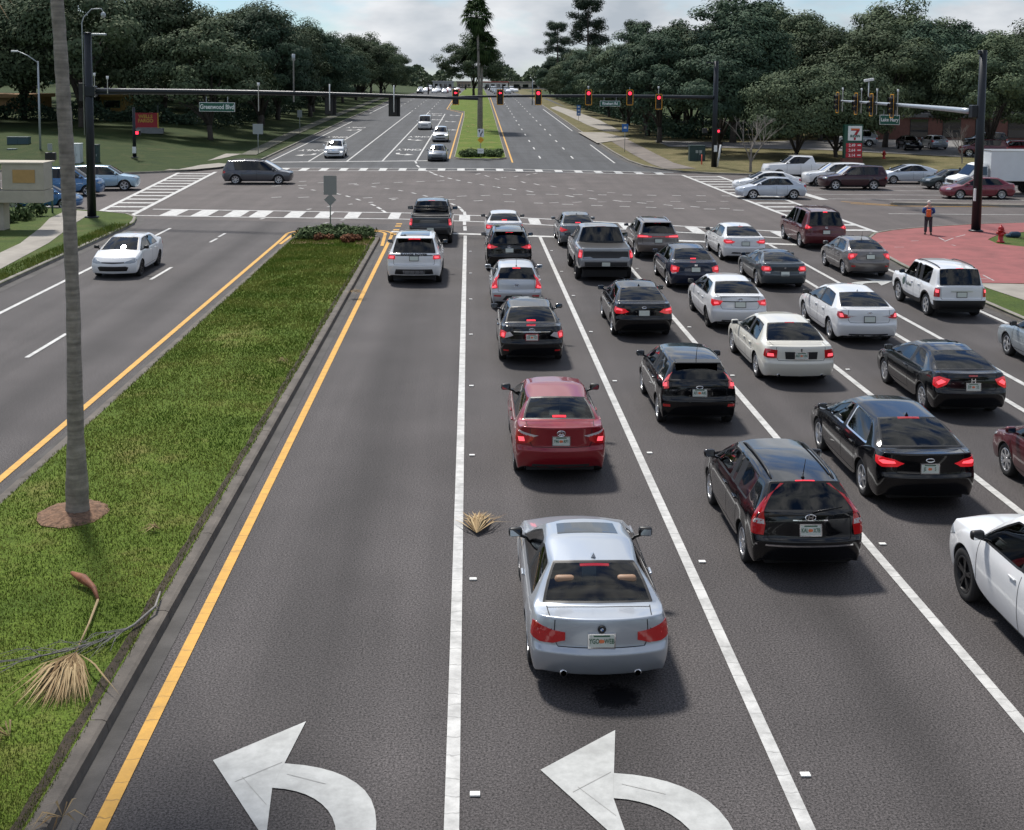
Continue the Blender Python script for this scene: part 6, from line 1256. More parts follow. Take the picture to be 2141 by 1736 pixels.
def street_sign(parent, txt, loc, w, h, rz=0.0, size=None, back=False, sx=0.8):
    e = box('street_name_sign', (0, 0, 0), (w, 0.03, h), SWHITE, parent, 0.008); e.location = loc; e.rotation_euler = (0, 0, rz)
    box('sign_face', (0, -0.017, 0), (w-0.05, 0.006, h-0.05), SGREEN, e); text_mesh('lettering', txt, size or h*0.62, SWHITE, e, (0, -0.021, 0), (R(90), 0, 0), 0.001, 0.006, sx)
    for dx_ in (-w*0.3, w*0.3): box('hanger', (dx_, 0.01, h/2+0.15), (0.03, 0.03, 0.3), GALV, e)
    return e
# --- near-left mast arm
b = Vector((-19.89, 66.66, 0.13)); tp = at(185, 70, 66.66).z-0.13
ml = empty('traffic_mast_arm', b); tag(ml, 'black mast arm on the left kerb reaching over the near lanes', 'traffic signal', 'signal mast arms')
pole(ml, b, tp, 0.235, 0.19, POLE); lathe('base_plate', [(0.38, 0), (0.38, 0.05), (0.26, 0.08)], POLE, ml, 14); lathe('cap', [(0.21, tp-0.02), (0.215, tp+0.03), (0.08, tp+0.06)], POLE, ml, 14)
pA = at(190, 191, 66.66)-b; pB = at(1000, 207, 63.0)-b; arm = [pA+(pB-pA)*t+Vector((0, 0, 0.10*math.sin(math.pi*t))) for t in [i/12 for i in range(13)]]
tube('arm', arm, [0.165-0.095*i/12 for i in range(13)], POLE, ml, 12); box('arm_clamp', pA, (0.55, 0.5, 0.55), POLE, ml, 0.04)
def on_arm(A_, B_, px, b_):
    best = None
    for i in range(401):
        t = i/400; p = A_+(B_-A_)*t; w_ = p+b_-Vector((0, 0, CAMH)); D_ = w_.dot(FWD); x = CX+FPX*w_.dot(RGT)/D_
        if best is None or abs(x-px) < best[0]: best = (abs(x-px), p)
    return best[1]
azl = math.atan2(pB.y-pA.y, pB.x-pA.x)
for px in (690.5, 824): p = on_arm(pA, pB, px, b); signal_head(ml, p+Vector((0, 0.32, -0.42)), azl+math.pi, 2, False, 0.60, 1.12, bracket=False); tube('signal_bracket', [p+Vector((0, -0.10, -0.75)), p+Vector((0, -0.12, 0.1)), p+Vector((0, -0.10, 0.60))], [0.028, 0.028, 0.028], WHT, ml, 8)
for px, up, dn in ((542, 0.55, 0.85), (200, 0.9, 0.3), (226, 0.75, 0.1)): p = on_arm(pA, pB, px, b); tube('detector_camera', [p+Vector((0, -0.16, -dn)), p+Vector((0, -0.16, up-0.12)), p+Vector((0, -0.16, up-0.10)), p+Vector((0, -0.16, up+0.06))], [0.025, 0.025, 0.065, 0.065], WHT, ml, 8)
p = on_arm(pA, pB, 613.5, b); tube('camera_post', [p+Vector((0, 0, -0.35)), p+Vector((0, 0, 1.75)), p+Vector((0, 0, 1.78)), p+Vector((0, 0, 2.1))], [0.04, 0.035, 0.09, 0.08], GALV, ml, 10)
p = on_arm(pA, pB, 455.5, b); street_sign(ml, 'Greenwood Blvd', p+Vector((0, -0.22, -0.68)), 1.92, 0.47, azl, 0.33)
q = [Vector((-0.26, -0.05, tp*0.45)), Vector((-0.26, -0.05, tp+0.55)), Vector((-0.15, -0.05, tp+0.85)), Vector((0.25, -0.05, tp+1.25)), Vector((0.75, -0.05, tp+1.28)), Vector((0.85, -0.05, tp+1.10))]
tube('gooseneck', q, 0.03, GALV, ml, 8); d_ = lathe('dome_camera', [(0.02, 0.34), (0.08, 0.30), (0.13, 0.22), (0.12, 0.10), (0.06, 0.02)], GALV, ml, 14); d_.location = (0.85, -0.05, tp+0.78)
box('luminaire', (0.60, -0.05, tp-0.05), (0.75, 0.2, 0.10), GALV, ml, 0.03); box('pole_signal', (-0.36, 0.1, pA.z-0.05), (0.32, 0.3, 0.95), SIGBLK, ml, 0.02)
# --- far-right mast arm
b = Vector((21.0, 106.43, 0.16)); tp = at(1498, 128, 106.43).z-0.16
mf = empty('traffic_mast_arm', b); tag(mf, 'black mast arm across the far road carrying a row of red signals', 'traffic signal', 'signal mast arms')
pole(mf, b, tp, 0.25, 0.19, POLE); lathe('base_plate', [(0.4, 0), (0.4, 0.06), (0.28, 0.09)], POLE, mf, 14); box('cap_arm', (-0.45, 0, tp-0.15), (0.8, 0.18, 0.10), POLE, mf, 0.02)
pA = at(1493, 204.5, 106.4)-b; pB = at(927, 203, 106.0)-b; tube('arm', [pA+(pB-pA)*t+Vector((0, 0, 0.12*math.sin(math.pi*t))) for t in [i/12 for i in range(13)]], [0.17-0.09*i/12 for i in range(13)], POLE, mf, 12)
for px, arr in ((953, True), (1046, True), (1124.5, False), (1230, False), (1315.5, False)): p = on_arm(pA, pB, px, b); signal_head(mf, p+Vector((0, -0.28, 0.0)), 0.0, 0, True, 0.56, 1.30, arr)
p = on_arm(pA, pB, 1376, b); signal_head(mf, p+Vector((0, -0.28, -0.35)), 0.0, 0, True, 0.56, 1.30)
for px in (1230, 1376): p = on_arm(pA, pB, px, b); tube('detector_camera', [p, p+Vector((0, 0, 0.75)), p+Vector((0, 0, 0.76)), p+Vector((0, 0, 0.95))], [0.03, 0.03, 0.07, 0.07], WHT, mf, 8)
p = on_arm(pA, pB, 1274.5, b); street_sign(mf, 'Rinehart Rd', p+Vector((0, -0.2, -0.52)), 1.72, 0.46, 0.0, 0.34)
pd = box('pedestrian_signal', (0.28, -0.15, 3.2), (0.42, 0.2, 0.42), SIGBLK, mf, 0.02); bm = bmesh.new(); add_box(bm, (0.28, -0.26, 3.18), (0.16, 0.02, 0.2)); bm_obj('hand_symbol', bm, LRED, pd); box('pedestrian_signal', (-0.85, 0.0, 3.2), (0.42, 0.25, 0.42), SIGBLK, mf, 0.02); box('notice_plate', (0.05, -0.26, 1.7), (0.28, 0.02, 0.55), SWHITE, mf)
# --- near-right mast arm
b = Vector((25.52, 61.79, 0.15)); tp = at(2057.5, 105, 61.79).z-0.15
mr = empty('traffic_mast_arm', b); tag(mr, 'black pole by the red pavement with a pale curved arm and side-on signals', 'traffic signal', 'signal mast arms')
pole(mr, b, tp, 0.235, 0.175, POLE); lathe('base_plate', [(0.36, 0), (0.36, 0.05), (0.26, 0.09)], POLE, mr, 14); box('cap_arm', (-0.14, 0, tp-0.12), (0.22, 0.25, 0.22), POLE, mr, 0.03); box('notice_plate', (-0.20, -0.16, 1.85), (0.10, 0.12, 0.62), SWHITE, mr, 0.02); box('arm_clamp', (-0.25, 0.2, at(2030, 233, 62).z-0.15), (0.42, 0.5, 0.62), POLE, mr, 0.04)
pA = at(2028, 233, 62.2)-b; pM = at(1930, 222, 69.5)-b; pB = at(1752, 211, 84.5)-b
arm = [pA*(1-t)**2+pM*2*t*(1-t)+pB*t*t for t in [i/14 for i in range(15)]]; tube('arm', arm, [0.15-0.09*i/14 for i in range(15)], mat('arm_grey', (0.40, 0.44, 0.48), 0.35, 0.5), mr, 12)
azr = math.atan2(pB.y-pM.y, pB.x-pM.x)
for px in (1761, 1800, 1832.5, 1876):
    p = on_arm(pM, pB, px, b); signal_head(mr, p+Vector((-0.32, -0.05, -0.10)), azr+math.pi, None, True, 0.60, 1.40, bracket=False); tube('signal_bracket', [p+Vector((0.02, 0, -0.7)), p+Vector((0.02, 0, 0.72)), p+Vector((0.02, 0, 0.75)), p+Vector((0.02, 0, 0.9))], [0.03, 0.03, 0.06, 0.06], WHT, mr, 8)
p = on_arm(pM, pB, 1815, b); tube('camera_post', [p, p+Vector((0, 0, 1.35))], 0.035, WHT, mr, 8); box('camera', p+Vector((0, 0, 1.42)), (0.62, 0.2, 0.16), WHT, mr, 0.03, Matrix.Rotation(R(-10), 3, 'Y'))
p = on_arm(pM, pB, 1860, b); street_sign(mr, 'Lake Mary', p+Vector((0.0, -0.1, -0.95)), 1.15, 0.58, R(-20), 0.30)
# --- pedestrian poles, lamps
g = Vector((-28.55, 108.22, hfl(-28.55, 108.22))); e = empty('pedestrian_signal_pole', g); tag(e, 'slim black pedestrian signal pole with a red hand before the bank sign', 'signal pole')
pole(e, g, at(282, 225, 108.2).z-g.z, 0.17, 0.10, POLE); pd = box('pedestrian_signal', (0.34, -0.1, at(288, 278, 108).z-g.z), (0.46, 0.25, 0.46), SIGBLK, e, 0.03); box('hand_symbol', (0.30, -0.24, at(288, 278, 108).z-g.z), (0.24, 0.02, 0.26), LRED, pd); box('notice_plate', (0.02, -0.18, at(281, 314, 108).z-g.z), (0.32, 0.02, 0.55), SWHITE, e); lathe('base_plate', [(0.32, 0), (0.32, 0.05), (0.2, 0.09)], POLE, e, 12)
g = Vector((-22.68, 68.9, 0.14)); e = empty('pedestrian_signal_pole', g); tag(e, 'grey-green pedestrian signal post beside the near palm trunk', 'signal pole')
pole(e, g, at(110, 318, 68.9).z-g.z, 0.055, 0.05, mat('post_green', (0.10, 0.16, 0.16), 0.5, 0.3), 'post'); zz = at(110, 327, 68.9).z-g.z; box('pedestrian_signal', (0.0, -0.05, zz), (0.55, 0.3, 0.42), SIGBLK, e, 0.04); box('sign_plate', (-0.05, 0, zz+0.50), (0.24, 0.04, 0.38), SBACK, e); box('push_button', (0, -0.08, 1.1), (0.12, 0.08, 0.2), GALV, e, 0.01)
def lamp_post(px, py_base, py_top, label, D, dx_=-1.6, rise=0.5, M=GALV, r=0.11):
    g = at(px, py_base, D); e = empty('street_lamp', g); tag(e, label, 'street lamp'); H_ = at(px, py_top, D).z-g.z
    tube('pole', [(0, 0, -0.5), (0, 0, H_*0.5), (0, 0, H_)], [r, r*0.85, r*0.6], M, e, 10); tube('arm', [(0, 0, H_-0.15), (dx_*0.5, 0, H_+rise*0.55), (dx_, 0, H_+rise)], [0.05, 0.045, 0.04], M, e, 8); box('lamp_head', (dx_*1.15, 0, H_+rise), (abs(dx_)*0.34, 0.22, 0.16), WHT, e, 0.05); return e
lamp_post(85, 335, 128, 'grey street lamp on the far-left grass above the green cabinets', 113, -1.75, 0.85)
lamp_post(1113, 216, 166, 'distant street lamp on the right side of the far road', 262, -0.4, 0.3); lamp_post(330, 250, 100, 'slender lamp standing among the left trees behind the bank sign', 150, -0.5, 0.1)
# --- bank sign
D_ = 134; c0 = at(306, 299, D_); e = empty('bank_sign', (c0.x, c0.y, hfl(c0.x, c0.y)), R(8)); tag(e, 'red monument sign with gold letters on a stepped grey base', 'sign'); zt = at(306, 236, D_).z-e.location.z; zb_ = at(306, 271, D_).z-e.location.z
box('panel', (0, 0, (zt+zb_)/2), (2.40, 0.5, zt-zb_), SRED, e, 0.03); box('side_strip', (1.25, 0, (zt+zb_)/2), (0.10, 0.5, zt-zb_), SGOLD, e); STONE = mat('sign_stone', (0.20, 0.21, 0.21), 0.8, vary=0.15)
box('base', (0.15, 0, zb_/2+0.25), (2.1, 0.6, max(0.3, zb_-0.5)), STONE, e); box('plinth', (0.35, -0.1, 0.2), (2.9, 1.0, 0.55), STONE, e)
text_mesh('lettering', 'WELLS', 0.50, SGOLD, e, (0, -0.27, zt-0.40), (R(90), 0, 0), 0.01, 0.02, 0.95); text_mesh('lettering', 'FARGO', 0.50, SGOLD, e, (0, -0.27, zt-0.85), (R(90), 0, 0), 0.01, 0.02, 0.95)
# --- fuel price sign
g = gpt(1783, 346, 0.3); e = empty('price_sign', (g.x, g.y, hfr(g.x, g.y))); tag(e, 'tall shop sign with a red fuel price board among the right trees', 'sign'); D_ = g.y; sc_ = D_/FPX; z_ = lambda py: at(1785, py, D_).z-e.location.z
SEVG = mat('sign_dark_green', (0.006, 0.07, 0.045), 0.4); BRICK = mat('brick_brown', (0.16, 0.07, 0.05), 0.8, vary=0.3, vscale=5); SORG = mat('sign_orange', (0.8, 0.22, 0.03), 0.4); SREDB = mat('price_red', (0.42, 0.012, 0.03), 0.4, emit=(0.6, 0.02, 0.04), estr=0.05)
box('frame', (-0.05, 0.1, (z_(261)+z_(331))/2), (1.62, 0.5, z_(261)-z_(331)), SEVG, e, 0.02); box('base', (-0.1, 0.1, (z_(331))/2), (1.8, 0.6, z_(331)+0.0), BRICK, e)
pl = box('logo_panel', (0.05, -0.16, (z_(263.5)+z_(294))/2), (1.22, 0.04, z_(263.5)-z_(294)), SWHITE, e); zc = (z_(263.5)+z_(294))/2
mesh_obj('seven_mark', [(x_+0.05, -0.19, zc+y_) for x_, y_ in ((-0.36, 0.42), (0.40, 0.42), (0.40, 0.26), (0.14, -0.16), (-0.10, -0.16), (0.12, 0.22), (-0.36, 0.22))], [tuple(range(7))[::-1]], SRED, e); box('mark_stripe', (0.06, -0.193, zc+0.36), (0.72, 0.004, 0.07), SORG, e)
mesh_obj('mark_foot', [(x_+0.05, -0.19, zc+y_) for x_, y_ in ((-0.10, -0.36), (0.10, -0.36), (0.06, -0.60), (-0.10, -0.60))], [(3, 2, 1, 0)], SRED, e); text_mesh('lettering', 'ELEVEN', 0.27, SEVG, e, (0.06, -0.195, zc-0.25), (R(90), 0, 0), 0.002, 0.012, 0.95)
for k, (py, tx_) in enumerate(((304, '2.49'), (314.5, '2.64'), (325, '3.14'))): zz = z_(py); box('price_row', (0.0, -0.17, zz), (1.40, 0.04, 0.38), SREDB, e); text_mesh('price', tx_, 0.34, SWHITE, e, (-0.18, -0.195, zz), (R(90), 0, 0), 0.002, 0.008, 1.0); box('price_fraction', (0.45, -0.195, zz+0.02), (0.30, 0.004, 0.10), SWHITE, e)
# --- small signs
def post_sign(name, label, g, plates, ht, M=GALV, r=0.03, cat='sign'):
    e = empty(name, g); tag(e, label, cat); tube('post', [(0, 0, 0), (0, 0, ht)], r, M, e, 8)
    for (nm, shape, z0, w_, h_, MM) in plates:
        if shape == 'd': o = box(nm, (0, 0, 0), (w_, 0.012, h_), MM, e, rot=None); o.location = (0, -0.05, z0); o.rotation_euler = (0, R(45), 0)
        else: box(nm, (0, -0.045, z0), (w_, 0.012, h_), MM, e)
    return e
SIGNDIM = mat('sign_back_dull', (0.26, 0.265, 0.255), 0.6, 0.0)
post_sign('traffic_sign', 'grey back of a double traffic sign on the near median nose', Vector((-6.62, 60.2, 0.2)), [('sign_plate', 'r', 2.25, 0.62, 0.92, SIGNDIM), ('diamond_plate', 'd', 1.55, 0.42, 0.42, SIGNDIM)], 2.7)
fm = gpt(1005, 331, 0.16); e = post_sign('traffic_sign', 'keep-right sign with a yellow diamond on the far median nose', Vector((fm.x, fm.y+0.4, fm.z)), [('sign_plate', 'r', at(1005, 277.5, 117).z-fm.z, 0.60, 0.76, SWHITE), ('diamond_plate', 'd', at(1005, 292, 117).z-fm.z, 0.45, 0.45, SYEL), ('sign_plate', 'r', at(1005, 315, 117).z-fm.z, 0.58, 0.45, SWHITE)], at(1005, 269, 117).z-fm.z)
zz = at(1005, 277.5, 117).z-fm.z
tube('keep_right_arrow', [(0.0, -0.055, zz-0.30), (0.02, -0.055, zz-0.08), (0.14, -0.055, zz+0.06), (0.12, -0.055, zz+0.28)], [0.045, 0.045, 0.045, 0.002], TRIM, e, 6); mesh_obj('island_mark', [(-0.24, -0.054, zz+0.28), (-0.05, -0.054, zz+0.28), (-0.12, -0.054, zz-0.02)], [(0, 1, 2)], TRIM, e); text_mesh('lettering', 'ONLY', 0.16, TRIM, e, (0, -0.054, at(1005, 315, 117).z-fm.z), (R(90), 0, 0), 0.001)
for px, py0, py1, w_, h_, D_, lb in ((540, 323, 270, 0.95, 0.95, 118, 'pale square sign back on the left verge of the far road'), (627, 284, 238, 0.55, 0.85, 150, 'small sign back further up the left verge')):
    g = at(px, py0, D_); post_sign('traffic_sign', lb, Vector((g.x, g.y, g.z)), [('sign_plate', 'r', at(px, py1, D_).z-g.z, w_, h_, SBACK)], at(px, py1, D_).z-g.z+h_*0.45)
for px, py0, py1, w_, h_, D_, lb in ((1306, 318, 267.5, 0.62, 0.78, 124, 'blue square service sign beside the right path'), (1209.5, 256, 231, 0.60, 1.6, 190, 'stack of small blue service signs up the far road')):
    g = at(px, py0, D_); e = post_sign('traffic_sign', lb, Vector((g.x, g.y, g.z)), [('sign_plate', 'r', at(px, py1, D_).z-g.z, w_, h_, SBLUE)], at(px, py1, D_).z-g.z+h_*0.5)
    z0 = at(px, py1, D_).z-g.z
    if h_ < 1: mesh_obj('white_symbol', [(-0.16, -0.056, z0-0.08), (0.16, -0.056, z0-0.08), (0.12, -0.056, z0+0.12), (-0.10, -0.056, z0+0.12)], [(0, 1, 2, 3)], SWHITE, e)
    else:
        for dz in (-0.5, 0.0, 0.5): box('white_symbol', (0, -0.056, z0+dz), (0.3, 0.006, 0.22), SWHITE, e)
# --- cabinets, posts, hydrants
def cabinet(px0, px1, py0, py1, D_, label, M=CABGREEN, depth=0.7, labels=False, hz=None):
    a_, b_ = at(px0, py1, D_), at(px1, py1, D_); t_ = at(px0, py0, D_); zg = a_.z-0.4
    e = empty('utility_cabinet', ((a_.x+b_.x)/2, D_, zg)); tag(e, label, 'utility box'); w_ = b_.x-a_.x; h_ = t_.z-zg
    box('body', (0, 0, h_/2), (w_, depth, h_), M, e, 0.03); box('lid', (0, 0, h_+0.02), (w_+0.06, depth+0.06, 0.06), M, e, 0.02); box('plinth', (0, 0, 0.12), (w_+0.15, depth+0.15, 0.35), CONC, e); box('door_gap', (0, -depth/2-0.002, h_*0.55), (0.015, 0.006, h_*0.7), SEAM, e); box('handle', (w_*0.15, -depth/2-0.02, h_*0.6), (0.04, 0.03, 0.18), GALV, e)
    if labels:
        for dx_ in (-0.05, 0.28): box('warning_label', (dx_, -depth/2-0.006, h_*0.72), (0.24, 0.006, 0.26), SBACK, e)
cabinet(1440, 1473, 305, 338, 113, 'dark green control cabinet with two pale labels by the far-right pole', labels=True); cabinet(18, 63, 287, 325, 116, 'large blue-green cabinet on the far-left grass', mat('cabinet_bluegreen', (0.03, 0.07, 0.085), 0.5)); cabinet(17, 35, 312, 327, 113, 'small grey-green box in front of the large cabinet', mat('box_grey', (0.10, 0.15, 0.15), 0.5), 0.5)
cabinet(152, 171, 301, 346, 106, 'white equipment cabinet beside the near palm trunk', mat('cabinet_white', (0.55, 0.60, 0.60), 0.5), 0.9); cabinet(197, 208, 303, 346, 106, 'narrow dark green bin right of the left signal pole', CABGREEN, 0.6)
g = at(1467, 346, 109); tag(tube('marker_post', [(g.x, g.y, g.z-0.3), (g.x, g.y, g.z+0.15), (g.x, g.y, g.z+0.95)], [0.055, 0.055, 0.05], mat('marker_orange', (0.55, 0.07, 0.03), 0.5), None, 8), 'short orange marker post in front of the dark green cabinet', 'post')
g0, g1 = at(1498, 353, 106.8), at(1507, 303, 106.8); tag(tube('leaning_post', [g0-Vector((0, 0, 0.3)), g1], 0.075, WHT, None, 8), 'white pipe leaning beside the far-right signal pole', 'post')
def hydrant(g, s_, label):
    e = empty('fire_hydrant', g); e.scale = (s_, s_, s_); tag(e, label, 'fire hydrant', 'fire hydrants'); lathe('barrel', [(0.17, 0), (0.17, 0.05), (0.11, 0.07), (0.11, 0.50), (0.15, 0.51), (0.15, 0.56), (0.12, 0.58)], HYD, e, 14); lathe('bonnet', [(0.13, 0.58), (0.12, 0.66), (0.07, 0.73), (0.03, 0.75), (0.03, 0.80)], HYD, e, 14)
    for sg in (-1, 1): o = lathe('side_outlet', [(0.065, 0), (0.065, 0.15), (0.05, 0.18)], HYD, e, 10, axis='X'); o.location = (0.02*sg, 0, 0.42); o.rotation_euler = (0, 0, 0 if sg > 0 else math.pi)
    o = lathe('front_outlet', [(0.08, 0), (0.08, 0.15), (0.06, 0.19)], HYD, e, 10, axis='X'); o.location = (0, -0.02, 0.38); o.rotation_euler = (0, 0, R(-90))
g = gpt(2092, 507, 0.14); hydrant(Vector((g.x, g.y, 0.14)), 1.05, 'red fire hydrant on the grass patch by the red pavement'); g = gpt(1848, 334, 0.3); hydrant(Vector((g.x, g.y, hfr(g.x, g.y))), 1.0, 'small red fire hydrant on the verge right of the price sign')
g = gpt(2122, 496, 0.15); bm = bmesh.new(); add_box(bm, (0, 0, 0.14), (0.55, 0.32, 0.28), bev=0.12); add_box(bm, (-0.30, 0, 0.09), (0.3, 0.22, 0.16), bev=0.07); o = bm_obj('bag', bm, mat('bag_dark', (0.02, 0.05, 0.09), 0.7), None, True); o.location = (g.x, g.y, 0.14); tag(o, 'dark blue bag lying on the grass behind the hydrant', 'bag')
# --- concrete ramp end with railing
RAMP = mat('ramp_concrete', (0.42, 0.38, 0.31), 0.8, vary=0.12, vscale=1.2); OCH = mat('ramp_panel', (0.42, 0.26, 0.10), 0.7, vary=0.1)
e = empty('footbridge_ramp', (-24.6, 60.5, 0)); tag(e, 'cream concrete footbridge ramp end with a tan panel and dark railing', 'ramp')
zt, zm_, zl = at(90, 343, 60.5).z, at(90, 398, 60.5).z, at(90, 424, 60.5).z; xr = at(92, 380, 60.5).x+24.6
box('end_block', (xr-1.0, 0.6, (zt+zm_)/2), (2.0, 1.2, zt-zm_), RAMP, e, 0.02); box('cap', (xr-2.5, 0.8, zt+0.03), (5.0, 1.7, 0.08), RAMP, e, 0.01); box('deck', (xr-4.0, 0.65, (zm_+zl)/2-0.02), (8.0, 1.35, zm_-zl), RAMP, e, 0.02); box('tan_panel', (xr-0.95, -0.015, (zt+zm_)/2+0.03), (1.05, 0.03, (zt-zm_)*0.5), OCH, e, 0.005); box('pier', (xr-2.6, 0.8, zl/2), (1.0, 0.8, zl), RAMP, e, 0.02)
for k in range(22): box('rail_bar', (xr-2.1-k*0.105, 0.05, (zt+zm_)/2), (0.022, 0.022, zt-zm_-0.06), TRIM, e)
for zz in (zt-0.05, zm_+0.06): box('rail', (xr-3.3, 0.05, zz), (2.5, 0.04, 0.04), TRIM, e)
# --- guard fence at the top of the left bank
P0, P1 = at(70, 251, 158), at(412, 242, 158); e = empty('guard_fence', (P0.x, P0.y, 0)); tag(e, 'low pale fence along the top of the left bank', 'fence')
for zz in (0.0, -0.35): tube('rail', [(0, 0, P0.z+zz), (P1.x-P0.x, 0, P1.z+zz)], 0.05, WHT, e, 6)
for k in range(9): tube('post', [((P1.x-P0.x)*k/8, 0, P0.z-1.2), ((P1.x-P0.x)*k/8, 0, lerp(P0.z, P1.z, k/8)+0.06)], 0.045, WHT, e, 6)
# --- buildings glimpsed behind the trees
def building(label, x0, x1, Y, z0, z1, M, depth=12, roofM=None, wins=(), parapet=0.5, trimM=None, cat='building'):
    e = empty('building', ((x0+x1)/2, Y, z0)); tag(e, label, cat); w_ = x1-x0; h_ = z1-z0
    box('wall', (0, depth/2, h_/2-0.5), (w_, depth, h_+1), M, e); box('roof', (0, depth/2, h_+parapet/2), (w_+0.8, depth+0.8, parapet), roofM or M, e, 0.03)
    for wx, wz, ww, wh in wins: f = box('window', (wx, -0.02, wz), (ww, 0.08, wh), trimM or TRIM, e); box('pane', (wx, -0.066, wz), (ww-0.12, 0.02, wh-0.12), SUNROOF, f)
    return e
a_, b_ = at(195, 250, 172), at(262, 250, 172); building('ochre bank building showing between the left trees', a_.x, b_.x, 172, a_.z-1, at(200, 203, 172).z, mat('ochre_stucco', (0.40, 0.26, 0.09), 0.8, vary=0.1), wins=((0.4, 3.1, 2.2, 1.0), (-1.4, 3.1, 0.8, 1.0)), trimM=mat('green_trim', (0.03, 0.12, 0.08), 0.5))
a_, b_ = at(-60, 250, 165), at(45, 250, 165); building('tan house wall at the far left behind the trees', a_.x, b_.x, 165, a_.z-1, at(0, 205, 165).z, mat('tan_wall', (0.40, 0.24, 0.12), 0.8, vary=0.2, vscale=0.8), wins=((1.5, 1.5, 1.2, 1.6),))
a_, b_ = at(1850, 300, 146), at(2250, 300, 146); z0_ = hfr(60, 146); building('brown brick shop with a flat roof behind the right trees', a_.x, b_.x, 150, z0_, at(1950, 246, 150).z, mat('shop_brick', (0.15, 0.065, 0.05), 0.8, vary=0.2, vscale=3), roofM=mat('shop_fascia', (0.10, 0.10, 0.10), 0.7), wins=[(x_, 1.4, 2.2, 2.2) for x_ in (-6, -2, 2, 6, 9)], depth=14)
WH2 = mat('far_white', (0.62, 0.60, 0.57), 0.7, vary=0.15, vscale=0.3)
for i, (px0, px1, py0, M_, lb) in enumerate(((1010, 1062, 182, WH2, 'white shop front at the end of the far road'), (1066, 1150, 190, mat('far_beige', (0.45, 0.40, 0.33), 0.7), 'beige low building at the end of the far road on the right'), (905, 948, 188, mat('far_grey', (0.40, 0.40, 0.38), 0.7), 'grey low building at the end of the far road on the left'), (955, 985, 184, mat('far_tan', (0.38, 0.30, 0.22), 0.7), 'tan far shop between the median oak and the left trees'))):
    a_, b_ = at(px0, 200, 600+i*9), at(px1, 200, 600+i*9); z1_ = at((px0+px1)/2, py0, 600+i*9).z; building(lb, a_.x, b_.x, 600+i*9, zprof(600)-0.3, max(z1_, zprof(600)+3), M_, wins=[((k-1.5)*(b_.x-a_.x)/4.5, 1.6, (b_.x-a_.x)/7, 1.8) for k in range(4)], roofM=mat('far_roof%d' % i, ((0.30, 0.06, 0.05), (0.25, 0.22, 0.20), (0.30, 0.30, 0.32), (0.22, 0.18, 0.16))[i], 0.7))
e = empty('far_signal_gantry', (at(1030, 200, 372).x, 372, zprof(372))); tag(e, 'distant dark signal arm across the end of the far road', 'traffic signal', 'signal mast arms'); za = at(1030, 183, 372).z-zprof(372)
tube('arm', [(-19, 0, za), (17, 0, za)], 0.12, POLE, e, 8); tube('pole', [(17, 0, 0), (17, 0, za+1)], 0.2, POLE, e, 8); tube('pole', [(-19, 0, 0), (-19, 0, za+1)], 0.2, POLE, e, 8)
for x_ in (-8, -2, 3, 8): box('signal_head', (x_, -0.2, za-0.1), (0.5, 0.3, 1.2), SIGBLK, e)
# ------------------------------------------------------------------ trees and plants
import numpy as np
def leaf_mat(name, c_dark, c_light, rough=0.7):
    M = bpy.data.materials.new(name); M.use_nodes = True; t = M.node_tree; b = t.nodes['Principled BSDF']; L_ = t.links.new
    a = t.nodes.new('ShaderNodeAttribute'); a.attribute_name = 'shade'; oi = t.nodes.new('ShaderNodeObjectInfo')
    r = t.nodes.new('ShaderNodeValToRGB'); r.color_ramp.elements[0].color = (*c_dark, 1); r.color_ramp.elements[1].color = (*c_light, 1); L_(a.outputs['Fac'], r.inputs[0])
    h = t.nodes.new('ShaderNodeHueSaturation'); mr_ = t.nodes.new('ShaderNodeMapRange'); mr_.inputs[3].default_value = 0.75; mr_.inputs[4].default_value = 1.3; L_(oi.outputs['Random'], mr_.inputs[0]); L_(mr_.outputs[0], h.inputs['Value']); L_(r.outputs[0], h.inputs['Color'])
    L_(h.outputs[0], b.inputs['Base Color']); b.inputs['Roughness'].default_value = rough; b.inputs['Specular IOR Level'].default_value = 0.06
    return M
def leaves(name, centers, normals, sizes, M, aspect=0.55, seed=0, shade=None):
    """one quad leaf per centre, each with its own tilt"""
    rng = np.random.default_rng(seed); n = len(centers); nn = normals/np.linalg.norm(normals, axis=1)[:, None]
    a = rng.normal(size=(n, 3)); a -= (a*nn).sum(1)[:, None]*nn; a /= np.linalg.norm(a, axis=1)[:, None]; b = np.cross(nn, a)
    s = sizes[:, None]; V_ = np.stack([centers-a*s, centers-b*s*aspect+nn*s*0.15, centers+a*s, centers+b*s*aspect+nn*s*0.15], 1).reshape(-1, 3)
    me = bpy.data.meshes.new(name); me.vertices.add(4*n); me.vertices.foreach_set('co', V_.ravel().astype(np.float32)); me.loops.add(4*n); me.loops.foreach_set('vertex_index', np.arange(4*n, dtype=np.int32)); me.polygons.add(n); me.polygons.foreach_set('loop_start', np.arange(0, 4*n, 4, dtype=np.int32)); me.polygons.foreach_set('loop_total', np.full(n, 4, dtype=np.int32))
    at_ = me.attributes.new('shade', 'FLOAT', 'FACE'); at_.data.foreach_set('value', (rng.random(n) if shade is None else np.clip(shade+rng.normal(0, 0.18, n), 0, 1)).astype(np.float32))
    me.update(); me.validate(); me.materials.append(M); return me
